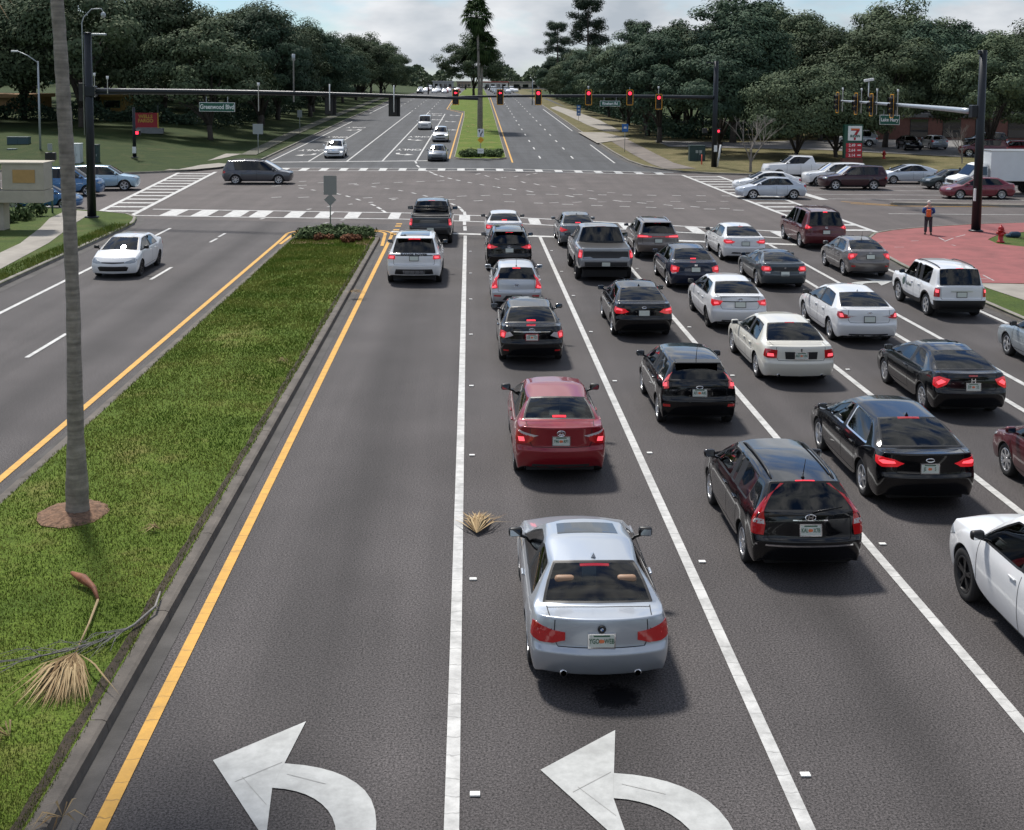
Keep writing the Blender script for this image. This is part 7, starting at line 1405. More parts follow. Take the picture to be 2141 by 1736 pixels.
OAK = leaf_mat('leaf_oak', (0.040, 0.068, 0.048), (0.080, 0.120, 0.072)); OAK2 = leaf_mat('leaf_oak_olive', (0.052, 0.076, 0.046), (0.105, 0.132, 0.072)); PINE = leaf_mat('leaf_pine', (0.030, 0.050, 0.038), (0.080, 0.105, 0.070)); SHRUB = leaf_mat('leaf_shrub', (0.03, 0.055, 0.022), (0.10, 0.14, 0.06)); CROTON = leaf_mat('leaf_red', (0.07, 0.028, 0.018), (0.19, 0.085, 0.045)); PALML = leaf_mat('leaf_palm', (0.015, 0.034, 0.012), (0.055, 0.085, 0.030)); PALMD = leaf_mat('leaf_palm_dead', (0.10, 0.065, 0.035), (0.26, 0.18, 0.10)); MOSS = leaf_mat('leaf_pale', (0.10, 0.12, 0.11), (0.30, 0.33, 0.30))
BARK = mat('bark', (0.060, 0.050, 0.042), 0.9, vary=0.4, vscale=4, bump=0.6, bscale=8); BARKG = mat('bark_grey', (0.20, 0.18, 0.16), 0.9, vary=0.3, vscale=3, bump=0.5, bscale=8)
def oak(seed, H, Rr, n_clump, per, leaf, M, low=0.22, bark=BARK):
    rng = np.random.default_rng(seed); rd = random.Random(seed); C = []; Nn = []; S = []; Sh = []; cl = []
    for i in range(n_clump):
        th = rng.uniform(0, 2*np.pi); ph = np.arccos(rng.uniform(-0.35, 1.0)); rr = rng.uniform(0.62, 1.0)**0.7; lob = 1+0.22*math.sin(3*th+seed)+0.15*math.sin(5*th+2*seed)
        x, y, z = Rr*lob*rr*math.sin(ph)*math.cos(th), Rr*lob*rr*math.sin(ph)*math.sin(th), H*(low+(1-low)*0.42)+H*(1-low)*0.56*rr*math.cos(ph)*(1+0.12*math.sin(2*th+seed*1.7))
        cl.append((x, y, z)); rad = rng.uniform(1.1, 2.1)*Rr/6.5
        d = rng.normal(size=(per, 3)); d /= np.linalg.norm(d, axis=1)[:, None]; q = rng.random(per)[:, None]**0.45*rad; pts = d*q*np.array([1.15, 1.15, 0.62])+np.array([x, y, z])
        C.append(pts); Nn.append(d*1.0+rng.normal(size=(per, 3))*0.38+np.array([x, y, (z-H*0.5)*1.2])/Rr*0.6+np.array([0, 0, 0.25])); S.append(rng.uniform(0.6, 1.3, per)*leaf); Sh.append(np.full(per, rng.uniform(0.2, 0.8)))
    crown = leaves('crown', np.concatenate(C), np.concatenate(Nn), np.concatenate(S), M, 0.6, seed, np.concatenate(Sh))
    bm = bmesh.new(); tr = 0.30*H/13; fk = H*low*1.1
    add_tube(bm, [(0, 0, -0.6), (0.05, 0, fk*0.35), (0.1*rd.uniform(-1, 1), 0.1, fk)], [tr*1.35, tr, tr*0.9], 10)
    for k in range(7):
        t = cl[rd.randrange(len(cl))]; p0 = Vector((0, 0, fk*rd.uniform(0.75, 1.0))); p3 = Vector(t); p1 = p0+Vector((p3.x*0.25, p3.y*0.25, (p3.z-p0.z)*0.45)); p2 = p0+Vector((p3.x*0.6, p3.y*0.6, (p3.z-p0.z)*0.72))
        add_tube(bm, [p0, p1, p2, p3], [tr*0.55, tr*0.42, tr*0.26, tr*0.08], 7)
    me = bpy.data.meshes.new('trunk'); bm.to_mesh(me); bm.free(); me.materials.append(bark)
    for p in me.polygons: p.use_smooth = True
    return me, crown
def pine(seed, H):
    rng = np.random.default_rng(seed); rd = random.Random(seed); bm = bmesh.new(); add_tube(bm, [(0, 0, -0.5), (0.1, 0, H*0.5), (0, 0.1, H*0.97)], [0.26, 0.2, 0.07], 9); C = []; Nn = []; S = []
    for k in range(26):
        z = H*rd.uniform(0.55, 0.98); a = rd.uniform(0, 6.28); l_ = (H*0.30)*(1.05-(z/H-0.5)*1.3)*rd.uniform(0.5, 1); e_ = Vector((l_*math.cos(a), l_*math.sin(a), z+l_*0.15)); add_tube(bm, [(0, 0, z-0.3), e_*0.5+Vector((0, 0, z*0.5)), e_], [0.07, 0.05, 0.02], 5)
        for f in (0.55, 0.8, 1.0):
            c = Vector((0, 0, z-0.3)).lerp(e_, f); m_ = 130; d = rng.normal(size=(m_, 3)); d /= np.linalg.norm(d, axis=1)[:, None]; C.append(d*rng.random(m_)[:, None]**0.5*np.array([1.1, 1.1, 0.8])+np.array(c)); Nn.append(d+np.array([0, 0, 0.4])); S.append(rng.uniform(0.14, 0.26, m_))
    me = bpy.data.meshes.new('trunk'); bm.to_mesh(me); bm.free(); me.materials.append(BARK); return me, leaves('crown', np.concatenate(C), np.concatenate(Nn), np.concatenate(S), PINE, 0.35, seed)
def bare(seed, H, M=BARKG):
    rd = random.Random(seed); bm = bmesh.new()
    def br(p, d, l_, r_, dep):
        q = p+d*l_*0.5+Vector((rd.uniform(-.1, .1), rd.uniform(-.1, .1), 0.05))*l_*0.4; e_ = p+d*l_; add_tube(bm, [p, q, e_], [r_, r_*0.8, r_*0.6], 5 if dep else 8, cap=False)
        if dep >= 4: return
        for _ in range(3 if dep else 4):
            nd = (d+Vector((rd.uniform(-1, 1), rd.uniform(-1, 1), rd.uniform(-0.1, 0.7)))*0.62).normalized(); br(e_ if rd.random() < 0.7 else q, nd, l_*rd.uniform(0.55, 0.8), r_*0.55, dep+1)
    br(Vector((0, 0, -0.3)), Vector((0, 0, 1)), H*0.30, H*0.014, 0)
    me = bpy.data.meshes.new('trunk'); bm.to_mesh(me); bm.free(); me.materials.append(M)
    for p in me.polygons: p.use_smooth = True
    return me
VAR = [oak(11, 13, 6.2, 84, 400, 0.175, OAK, 0.10), oak(12, 14, 6.8, 92, 400, 0.18, OAK2, 0.12), oak(13, 12.5, 5.8, 76, 400, 0.175, OAK, 0.10), oak(14, 14.5, 6.0, 84, 400, 0.175, OAK, 0.14), oak(15, 11.5, 6.6, 80, 380, 0.175, OAK2, 0.08), oak(16, 13.5, 6.4, 76, 380, 0.19, OAK2, 0.12)]
def tree(name, label, var, x, y, z, s=1.0, rz=0.0, group=None, sz=None):
    tr, cr = var; e = empty(name, (x, y, z), rz); e.scale = (s, s, sz or s); tag(e, label, 'tree', group); link('trunk', tr, None, e)
    if cr: link('crown', cr, None, e)
    return e
rd = random.Random(21)
ORD = ['first', 'second', 'third', 'fourth', 'fifth', 'sixth', 'seventh', 'eighth', 'ninth', 'tenth', 'eleventh', 'twelfth', 'thirteenth', 'fourteenth', 'fifteenth', 'sixteenth', 'seventeenth', 'eighteenth', 'nineteenth', 'twentieth']
# left roadside row
Y = 134.0
for k in range(17):
    x = -26.5+rd.uniform(-1.5, 1.5)+fshift(Y); tree('oak_tree', '%s oak of the left roadside row, counted from the junction' % ORD[k], VAR[rd.randrange(6)], x, Y, hfl(x, Y)-0.1, rd.uniform(0.86, 1.06), rd.uniform(0, 6.28), 'oaks beside the left of the far road'); Y += rd.uniform(12, 17)*(1+0.02*k)
# left wood behind: rows further from the road
for j, (xr, y0_, n_, st) in enumerate(((-39, 140, 9, 17), (-53, 136, 8, 17), (-66, 146, 7, 19), (-45, 190, 6, 24))):
    for k in range(n_):
        Yk = y0_+k*st+rd.uniform(-4, 4); x = xr+rd.uniform(-3, 3); tree('oak_tree', '%s oak from the front in row %s of the left wood' % (ORD[k], ORD[j]), VAR[rd.randrange(6)], x, Yk, hfl(x, Yk)-0.1, rd.uniform(1.0, 1.22), rd.uniform(0, 6.28), 'oaks of the left wood')
# right roadside row and wood
Y = 122.0
for k in range(17):
    x = (21.5 if k else 24.5)+rd.uniform(-1.0, 1.5)+fshift(Y)+min(3, k*0.2); tree('oak_tree', '%s oak of the right roadside row, counted from the junction' % ORD[k], VAR[rd.randrange(6)], x, Y, hfr(x, Y)-0.1, rd.uniform(0.80, 0.96), rd.uniform(0, 6.28), 'oaks beside the right of the far road'); Y += rd.uniform(10, 16)*(1+0.03*k)
for j, (xs, yy, s0) in enumerate((((30, 40, 50, 61, 72, 83, 95), 160, 1.12), ((27, 36, 46, 57, 68, 80, 92, 104), 176, 1.2), ((33, 45, 58, 70, 84, 99, 114), 200, 1.3), ((31, 39), 143, 1.0))):
    for k, x in enumerate(xs): x += rd.uniform(-2, 2); Yk = yy+rd.uniform(-4, 4); tree('oak_tree', '%s oak from the left in row %s of the right wood' % (ORD[k], ORD[j]), VAR[rd.randrange(6)], x, Yk, hfr(x, Yk)-0.1, s0*rd.uniform(0.9, 1.08), rd.uniform(0, 6.28), 'oaks of the right wood')
for x, Yk, s_, lb in ((34.5, 116.5, 0.78, 'oak on the right verge left of the price sign'), (30.0, 113.5, 0.72, 'low-branching oak on the right verge behind the control cabinet'), (51.0, 121.0, 0.80, 'oak standing in the lot right of the price sign'), (56.5, 112.5, 0.62, 'small oak on the verge near the right signal arm'), (66, 124, 0.85, 'oak over the parked cars at the right edge'), (44.0, 131, 0.92, 'oak behind the price sign')): tree('oak_tree', lb, VAR[rd.randrange(6)], x, Yk, hfr(x, Yk)-0.1, s_, rd.uniform(0, 6.28), 'oaks of the right wood')
# single trees with a look of their own
p = at(990, 205, 335); tree('oak_tree', 'broad dark oak standing alone in the far median', VAR[1], p.x, 335, zprof(335), 1.12, 0.4)
PN = [pine(5, 19), pine(8, 18)]
for px, D_, s_, lb in ((1228, 262, 1.28, 'tall pine rising above the right trees'), (1165, 330, 1.12, 'shorter pine left of the tall one'), (1335, 230, 0.98, 'pine behind the right roadside oaks'), (1650, 205, 0.95, 'pine above the right wood near the far pole'), (1590, 214, 0.98, 'pine above the middle of the right wood')): p = at(px, 200, D_); tree('pine_tree', lb, PN[rd.randrange(2)], p.x, D_, hfr(p.x, D_)-0.2, s_, rd.uniform(0, 6), 'pines')
for px, D_, H_, sd_, lb in ((1545, 150, 17.0, 3, 'leafless grey tree behind the far-right signal pole'), (1470, 158, 16.5, 4, 'leafless tree left of the far-right signal pole'), (1430, 165, 16.0, 6, 'leafless tree among the right roadside oaks')): p = at(px, 250, D_); tree('bare_tree', lb, (bare(sd_, H_), None), p.x, D_, hfr(p.x, D_)-0.2, 1.0, 0, 'leafless trees')
g = gpt(2011, 346, 0.2); tree('bare_tree', 'small leafless tree on the verge in front of the parked cars', (bare(9, 4.6), None), g.x, g.y, hfr(g.x, g.y)-0.1); g = gpt(1578, 362, 0.2); e = tree('bare_tree', 'spreading pale multi-stem trunk at the corner behind the white pickup', (bare(17, 7.5), None), g.x, g.y+1.5, hfr(g.x, g.y)-0.1, 1.25, 0, None, 1.0)
mo = oak(31, 7.0, 2.6, 20, 120, 0.16, MOSS); p = at(1760, 250, 150); tree('pale_tree', 'pale grey-leaved tree behind the price sign', mo, p.x, 150, hfr(p.x, 150)+1.5, 1.55, 0)
# far woods closing the horizon: one mass
rng = np.random.default_rng(5); C = []; n_ = 42000
xs = np.concatenate([rng.uniform(-420, -30, n_//2), rng.uniform(28, 420, n_//2)]); ys = rng.uniform(300, 360, n_)+np.abs(xs)*-0.2; hh = 11+4.0*np.sin(xs*0.11)+2.5*np.sin(xs*0.37+1); zs_ = rng.random(n_)**0.6*hh+2.0
tag(link('far_woods', leaves('far_woods', np.stack([xs, ys, zs_], 1), rng.normal(size=(n_, 3))+np.array([0, -0.6, 0.6]), rng.uniform(0.5, 1.1, n_), OAK, 0.7, 3)), 'dark belt of woods closing the horizon', 'woods', kind='stuff')
n_ = 5000; xs = np.concatenate([rng.uniform(-40, -9, n_//2), rng.uniform(12, 45, n_//2)]); ys = rng.uniform(640, 700, n_); zs_ = 3+rng.random(n_)**0.7*(9+3*np.sin(xs*0.4))
tag(link('far_woods', leaves('far_woods', np.stack([xs, ys, zs_], 1), rng.normal(size=(n_, 3))+np.array([0, -0.6, 0.6]), rng.uniform(0.6, 1.2, n_), OAK2, 0.7, 4)), 'pale hazy trees at the very end of the far road', 'woods', kind='stuff')
# ------------------------------------------------------------------ palms
PTRUNK = mat('palm_trunk', (0.25, 0.225, 0.195), 0.9, vary=0.3, vscale=5, bump=0.7, bscale=14)
t = PTRUNK.node_tree; b_ = t.nodes['Principled BSDF']; tcn = t.nodes['Texture Coordinate']; mp = t.nodes.new('ShaderNodeMapping'); mp.inputs['Scale'].default_value = (1.2, 1.2, 11.0); t.links.new(tcn.outputs['Object'], mp.inputs[0])      # ring scars of old leaves
nz_ = t.nodes.new('ShaderNodeTexNoise'); nz_.inputs['Scale'].default_value = 1.6; nz_.inputs['Detail'].default_value = 3; t.links.new(mp.outputs[0], nz_.inputs['Vector']); mr_ = t.nodes.new('ShaderNodeMapRange'); mr_.inputs[1].default_value = 0.35; mr_.inputs[2].default_value = 0.65; mr_.inputs[3].default_value = 0.74; mr_.inputs[4].default_value = 1.18; t.links.new(nz_.outputs[0], mr_.inputs[0])
src = b_.inputs['Base Color'].links[0].from_socket; ml_ = t.nodes.new('ShaderNodeVectorMath'); ml_.operation = 'SCALE'; t.links.new(src, ml_.inputs[0]); t.links.new(mr_.outputs[0], ml_.inputs['Scale']); t.links.new(ml_.outputs[0], b_.inputs['Base Color'])
def palm_trunk(pts, rads, parent, rings=True):
    n = 60; P_s = []; Rs = []
    for i in range(n+1):
        t = i/n*(len(pts)-1); k = min(int(t), len(pts)-2); f = t-k; P_s.append(Vector(pts[k]).lerp(Vector(pts[k+1]), f)); Rs.append(lerp(rads[k], rads[k+1], f)*(1+0.035*math.sin(i*2.4)+0.025*math.sin(i*5.1)))
    return tube('trunk', P_s, Rs, PTRUNK, parent, 16)
def frond(bm_pts, org, az, el, length, droop, fan=True, rng=random):
    """fan palm leaf: stalk then a fan of pointed blades; appends (verts, faces) to the list"""
    V_, F_ = bm_pts; d = Vector((math.cos(az)*math.cos(el), math.sin(az)*math.cos(el), math.sin(el))); side = Vector((-math.sin(az), math.cos(az), 0)); up = side.cross(d)*-1
    st = length*0.5; p = org+d*st+Vector((0, 0, -droop*0.15))
    k = len(V_); w_ = 0.022
    V_ += [tuple(org-side*w_), tuple(org+side*w_), tuple(p+side*w_*0.7), tuple(p-side*w_*0.7)]; F_.append((k, k+1, k+2, k+3))
    for i in range(17):
        a = R(-95+190*i/16)+rng.uniform(-.04, .04); l_ = length*0.55*(0.72+0.28*math.cos(a))*rng.uniform(0.9, 1.1); bd = (d*math.cos(a)+side*math.sin(a)); perp = (side*math.cos(a)-d*math.sin(a)); m_ = p+bd*l_*0.55; t_ = p+bd*l_+Vector((0, 0, -droop*rng.uniform(0.5, 1.1)*length*0.4)); wv = length*0.035
        k = len(V_); V_ += [tuple(p), tuple(m_+perp*wv), tuple(t_), tuple(m_-perp*wv)]; F_.append((k, k+1, k+2, k+3))
def crown_mesh(name, n, seed, length, els, M, parent, org):
    rr = random.Random(seed); L_ = ([], [])
    for i in range(n): frond(L_, Vector(org)+Vector((rr.uniform(-.1, .1), rr.uniform(-.1, .1), rr.uniform(-.3, .2))), i*2.399+rr.uniform(-.3, .3), R(lerp(els[0], els[1], i/max(1, n-1))), length*rr.uniform(0.85, 1.1), rr.uniform(0.5, 1.0), rng=rr)
    me = bpy.data.meshes.new(name); me.from_pydata(L_[0], [], L_[1]); me.update(); a_ = me.attributes.new('shade', 'FLOAT', 'FACE'); a_.data.foreach_set('value', [rr.random() for _ in L_[1]]); return link(name, me, M, parent)
# near palm on the median
b = Vector((-6.62, 20.72, 0.22)); e = empty('palm_tree', b); tag(e, 'near palm with a slender grey trunk rising out of the picture', 'tree', 'palms'); T_ = [at(x, y, 20.72)-b for x, y in ((163, 1096), (158, 900), (153, 640), (146, 470), (140, 330), (132, 190), (124, 60), (105, -160), (60, -1000))]
T_[0].z = -0.2; palm_trunk(T_, [0.215, 0.135, 0.112, 0.108, 0.12, 0.112, 0.104, 0.10, 0.095], e)
crown_mesh('crown', 34, 4, 1.7, (80, -20), PALML, e, T_[-1]+Vector((0, 0, 0.15))); crown_mesh('dead_fronds', 12, 9, 1.5, (-45, -82), PALMD, e, T_[-1]+Vector((0, 0, -0.1)))
# a second palm of the same row, nearer than the picture's left edge: only its dead skirt hangs into view
b2 = Vector((-6.35, 13.5, 0.22)); e2 = empty('palm_tree', b2); tag(e2, 'palm outside the left edge whose dead frond tips hang into the top corner', 'tree', 'palms'); palm_trunk([(0, 0, -0.2), (-0.1, 0, 5), (-0.15, 0, 9.6)], [0.2, 0.12, 0.11], e2); crown_mesh('crown', 30, 14, 1.6, (80, -10), PALML, e2, (-0.15, 0, 9.8)); crown_mesh('dead_fronds', 14, 15, 1.75, (-35, -60), PALMD, e2, (-0.15, 0, 9.45))
bm = bmesh.new(); rr = random.Random(5); n = 40; ring = [bm.verts.new((0.54*math.cos(2*math.pi*k/n)*(1+0.1*rr.random()), 0.66*math.sin(2*math.pi*k/n)*(1+0.1*rr.random()), 0.0)) for k in range(n)]; mid_ = [bm.verts.new((0.36*math.cos(2*math.pi*k/n), 0.42*math.sin(2*math.pi*k/n), 0.05+0.02*rr.random())) for k in range(n)]; cc = bm.verts.new((0, 0, 0.08))
for k in range(n): bm.faces.new((ring[k], ring[(k+1) % n], mid_[(k+1) % n], mid_[k])); bm.faces.new((mid_[k], mid_[(k+1) % n], cc))
o = bm_obj('mulch_ring', bm, MULCH); o.location = (b.x, b.y, 0.235); tag(o, 'ring of brown bark mulch around the near palm', 'mulch', kind='stuff')
# far double palm on the far median
for px, y0_, ytop, sd_, lb, rr_ in ((1001, 163.0, 30, 12, 'taller palm of the pair on the far median', 0.16), (1006, 165.2, 95, 13, 'shorter palm of the pair on the far median', 0.17)):
    p = at(px, 270, y0_); b = Vector((p.x, y0_, zprof(y0_)+0.1)); e = empty('palm_tree', b); tag(e, lb, 'tree', 'palms'); Ht = at(px, ytop, y0_).z-b.z; dx_ = -0.35 if px < 1004 else 0.1
    palm_trunk([(0, 0, -0.2), (0, 0, Ht*0.4), (dx_*0.5, 0, Ht*0.8), (dx_, 0, Ht)], [rr_*1.3, rr_, rr_*0.9, rr_*0.8], e); crown_mesh('crown', 60, sd_, 2.5, (85, -50), PALML, e, (dx_, 0, Ht)); crown_mesh('dead_fronds', 26, sd_+4, 2.0, (-50, -85), PALML, e, (dx_, 0, Ht-0.2))
# ------------------------------------------------------------------ shrubs
def shrub_mesh(seed, M, r_=0.30, h_=0.42, n=150, leaf=0.07):
    rng = np.random.default_rng(seed); d = rng.normal(size=(n, 3)); d /= np.linalg.norm(d, axis=1)[:, None]; c = d*rng.random(n)[:, None]**0.4*np.array([r_, r_, h_*0.5])+np.array([0, 0, h_*0.5]); return leaves('foliage', c, d+rng.normal(size=(n, 3))*0.5+np.array([0, 0, 0.5]), rng.uniform(0.6, 1.3, n)*leaf, M, 0.5, seed)
SHR = [shrub_mesh(40+k, SHRUB) for k in range(3)]; CRO = [shrub_mesh(50+k, CROTON, 0.22, 0.34, 90, 0.08) for k in range(2)]
rd = random.Random(8); soil = poly_sheet('planting_bed', [(p.x, p.y) for p in arc(-6.22, 58.4, 1.75, 0, 180, 14)] + [(-7.97, 55.9), (-6.5, 55.4), (-4.47, 55.6)], lambda x, y: hmed(x, y)+0.015, MULCH); tag(soil, kind='structure')
for k in range(70):
    x, y = rd.uniform(-7.85, -4.6), rd.uniform(57.0, 60.0)
    if math.hypot((x+6.22)/1.75, max(0, y-58.4)/1.75) > 0.98: continue
    o = link('shrub', SHR[rd.randrange(3)]); o.location = (x, y, hmed(x, y)); o.scale = (rd.uniform(0.7, 1.4), rd.uniform(0.7, 1.4), rd.uniform(0.5, 1.25)); o.rotation_euler = (0, 0, rd.uniform(0, 6)); tag(o, 'low grey-green shrub in the planting bed on the near median nose', 'shrub', 'green shrubs on the near median nose')
for k in range(11):
    x, y = rd.uniform(-7.3, -4.9), rd.uniform(55.7, 57.3); o = link('shrub', CRO[rd.randrange(2)]); o.location = (x, y, hmed(x, y)); o.scale = [rd.uniform(0.7, 1.2)]*3; o.rotation_euler = (0, 0, rd.uniform(0, 6)); tag(o, 'small red-brown shrub in front of the green ones on the near median nose', 'shrub', 'red shrubs on the near median nose')
for k in range(46):
    x, y = rd.uniform(-0.6, 3.0), rd.uniform(117.0, 121.0); o = link('shrub', SHR[rd.randrange(3)]); o.location = (x, y, zprof(y)+0.15); o.scale = [rd.uniform(1.1, 1.7)]*3; o.rotation_euler = (0, 0, rd.uniform(0, 6)); tag(o, 'low dark shrub at the tip of the far median', 'shrub', 'shrubs on the far median nose')
for k in range(40):
    x, y = rd.uniform(-27.5, -22.8), rd.uniform(58, 67.5); o = link('shrub', SHR[rd.randrange(3)]); o.location = (x, y, hnl(x, y)); o.scale = [rd.uniform(1.2, 2.2)]*3; o.rotation_euler = (0, 0, rd.uniform(0, 6)); tag(o, 'wild green shrub beside the left sidewalk below the ramp', 'shrub', 'shrubs beside the left sidewalk')
# ------------------------------------------------------------------ grass blades on the near median and verges
def grass(name, region, n, hf, hgt, label, M, keep=None, seed=1):
    rng = np.random.default_rng(seed); x0, x1, y0_, y1 = region
    u = rng.random(n); y = y0_+(y1-y0_)*u**1.7; x = rng.uniform(x0, x1, n)
    pat = np.array([noise.noise((a*0.55+seed, b_*0.38, 4.0))+0.6*noise.noise((a*1.9, b_*1.6, 7.0)) for a, b_ in zip(x, y)]); k = rng.random(n) < np.clip(0.92+pat*0.7, 0.4, 1.0); x, y = x[k], y[k]      # thin and worn patches
    if keep is not None: k = keep(x, y); x, y = x[k], y[k]
    n = len(x); z = np.array([hf(a, b_) for a, b_ in zip(x, y)]); sc_ = (0.8+0.03*(y-12))*rng.uniform(0.6, 1.3, n); w_ = 0.006*sc_*1.3; h_ = hgt*sc_; az = rng.uniform(0, 6.283, n); ln = rng.normal(0, 0.45, (n, 2))*h_[:, None]
    dx_, dy_ = np.cos(az)*w_, np.sin(az)*w_; b0 = np.stack([x-dx_, y-dy_, z-0.01], 1); b1 = np.stack([x+dx_, y+dy_, z-0.01], 1); t_ = np.stack([x+ln[:, 0], y+ln[:, 1], z+h_], 1); V_ = np.stack([b0, b1, t_], 1).reshape(-1, 3)
    me = bpy.data.meshes.new(name); me.vertices.add(3*n); me.vertices.foreach_set('co', V_.ravel().astype(np.float32)); me.loops.add(3*n); me.loops.foreach_set('vertex_index', np.arange(3*n, dtype=np.int32)); me.polygons.add(n); me.polygons.foreach_set('loop_start', np.arange(0, 3*n, 3, dtype=np.int32)); me.polygons.foreach_set('loop_total', np.full(n, 3, dtype=np.int32))
    nz = np.array([noise.noise((a*0.7, b_*0.7, 0)) for a, b_ in zip(x, y)]); a_ = me.attributes.new('shade', 'FLOAT', 'FACE'); a_.data.foreach_set('value', np.clip(0.45+0.55*nz+rng.normal(0, 0.22, n), 0, 1).astype(np.float32)); me.update(); me.validate(); o = link(name, me, M); tag(o, label, 'grass', kind='stuff'); return o
BLADE = leaf_mat('grass_blade', (0.070, 0.130, 0.014), (0.25, 0.245, 0.065), 0.75)
grass('grass', (ML+0.2, MR-0.2, 11.5, 58.0), 190000, hmed, 0.034, 'mown grass of the near median', BLADE, lambda x, y: ((x+6.62)/0.54)**2+((y-20.72)/0.66)**2 > 0.9)
grass('grass', (-17.9, -16.95, 40, 66), 9000, hnl, 0.06, 'grass strip beside the left kerb', BLADE, lambda x, y: y < 63.5, 2)
# ------------------------------------------------------------------ palm litter
STALK = mat('dead_stalk', (0.34, 0.25, 0.13), 0.8, vary=0.3, vscale=8); BOOT = mat('palm_boot', (0.21, 0.075, 0.035), 0.7, vary=0.4, vscale=9); TWIG = mat('twig_grey', (0.20, 0.19, 0.18), 0.85, vary=0.3, vscale=8)
def fan_litter(name, label, c, direction, length, z, seed, n=60, spread=38, parent=None):
    rr = random.Random(seed); d0 = math.atan2(direction[1], direction[0]); V_ = []; F_ = []; S_ = []
    for i in range(n):
        a = d0+R(rr.gauss(0, spread*0.55) if rr.random() < 0.9 else rr.uniform(-spread*2, spread*2)); l_ = length*(rr.uniform(0.55, 1.08)); d = Vector((math.cos(a), math.sin(a), 0)); s_ = Vector((-d.y, d.x, 0)); z0 = rr.uniform(0.01, 0.07); p = Vector((c[0], c[1], z+0.05)); m_ = p+d*l_*0.5+Vector((0, 0, z0+0.05)); t_ = p+d*l_+Vector((rr.uniform(-.10, .10), rr.uniform(-.08, .08), -0.035+rr.uniform(0, 0.06))); w_ = rr.uniform(0.004, 0.014)
        k = len(V_); V_ += [tuple(p-s_*0.004), tuple(m_-s_*w_), tuple(t_), tuple(m_+s_*w_)]; F_.append((k, k+1, k+2, k+3)); S_.append(rr.random())
    me = bpy.data.meshes.new(name); me.from_pydata(V_, [], F_); me.update(); a_ = me.attributes.new('shade', 'FLOAT', 'FACE'); a_.data.foreach_set('value', S_); o = link(name, me, STRAW, parent)
    if label: tag(o, label, 'palm frond')
    return o
STRAW = leaf_mat('dry_straw', (0.16, 0.10, 0.05), (0.46, 0.35, 0.20), 0.8)
def gm(px, py): g = gpt(px, py, 0.2); return Vector((g.x, g.y, hmed(g.x, g.y)))
a0, a1, a2 = gm(205, 1262), gm(160, 1370), gm(110, 1480); e = empty('fallen_frond', a1); tag(e, 'dead fan palm frond with a brown base lying on the near median', 'palm frond')
tube('stalk', [a0-a1+Vector((0, 0, 0.05)), (a0-a1)*0.5+Vector((0.02, 0, 0.07)), Vector((0, 0, 0.06))], [0.020, 0.016, 0.012], STALK, e, 8); fan_litter('fan', None, (0, 0), ((a2-a1).x, (a2-a1).y), (a2-a1).length*1.05, 0.0, 4, 230, 17, e)
pb = [gm(205, 1262)-a1, gm(196, 1243)-a1, gm(175, 1230)-a1, gm(150, 1222)-a1]; tube('boot', [p+Vector((0, 0, 0.06+0.03*i)) for i, p in enumerate(pb)], [0.022, 0.04, 0.07, 0.025], BOOT, e, 7)
b0 = gm(335, 1245); e = empty('fallen_branch', b0); tag(e, 'long grey twiggy palm flower stalk bending over the near median kerb', 'branch')
main = [gm(335, 1245)-b0, gm(325, 1275)-b0, gm(280, 1310)-b0, gm(230, 1340)-b0, gm(160, 1365)-b0, gm(80, 1385)-b0, gm(0, 1410)-b0]; tube('stem', [p+Vector((0, 0, 0.10 if i < 2 else 0.06)) for i, p in enumerate(main)], [0.012, 0.018, 0.018, 0.015, 0.012, 0.009, 0.005], TWIG, e, 7)
rr = random.Random(6); bm = bmesh.new()
for k in range(26):
    t = rr.uniform(2.2, 5.6); i = int(t); p = main[i].lerp(main[i+1], t-i)+Vector((0, 0, 0.07)); d = (main[i+1]-main[i]).normalized(); q = p+d*rr.uniform(0.2, 0.6)+Vector((rr.uniform(-.22, .22), rr.uniform(-.05, .32), rr.uniform(0, 0.05))); r_ = q+d*rr.uniform(0.2, 0.5)+Vector((rr.uniform(-.15, .15), rr.uniform(-.1, .1), -0.05)); add_tube(bm, [p, q, r_], [0.006, 0.005, 0.002], 4)
tw = bm_obj('twigs', bm, TWIG, e); tw['kind'] = 'stuff'
g = gpt(1000, 1122); fan_litter('palm_frond_piece', 'dry fan of palm leaf lying on the road beside the lane line', (g.x-0.03, g.y), (0.05, 1.0), 1.0, 0.012, 7, 170, 21)
g = gm(735, 612); fan_litter('palm_frond_piece', 'brown dry frond hanging over the median kerb by the white luxury vehicle', (g.x-0.1, g.y), (0.9, -0.3), 0.75, 0.16, 9, 40, 40)
for px, py, sd_, lb in ((598, 758, 3, 'small pale scrap of dry frond on the median grass'), (335, 1110, 4, 'thin pile of dry straw on the grass beside the near palm'), (130, 1700, 5, 'dry straw in the bottom-left corner of the median'), (20, 1545, 6, 'pale straw at the left edge of the median')): g = gm(px, py); fan_litter('palm_straw', lb, (g.x, g.y), (rr.uniform(-1, 1), rr.uniform(-1, 1)), 0.35, g.z-0.02, sd_, 14, 80)
for k in range(12): g = Vector((rd.uniform(-0.8, 3.2), rd.uniform(150, 200), 0)); fan_litter('palm_frond_piece', 'dark dead frond scattered on the far median grass', (g.x, g.y), (rd.uniform(-1, 1), 0.3), 0.8, zprof(g.y)+0.16, 20+k, 24, 60)['group'] = 'dead fronds on the far median'
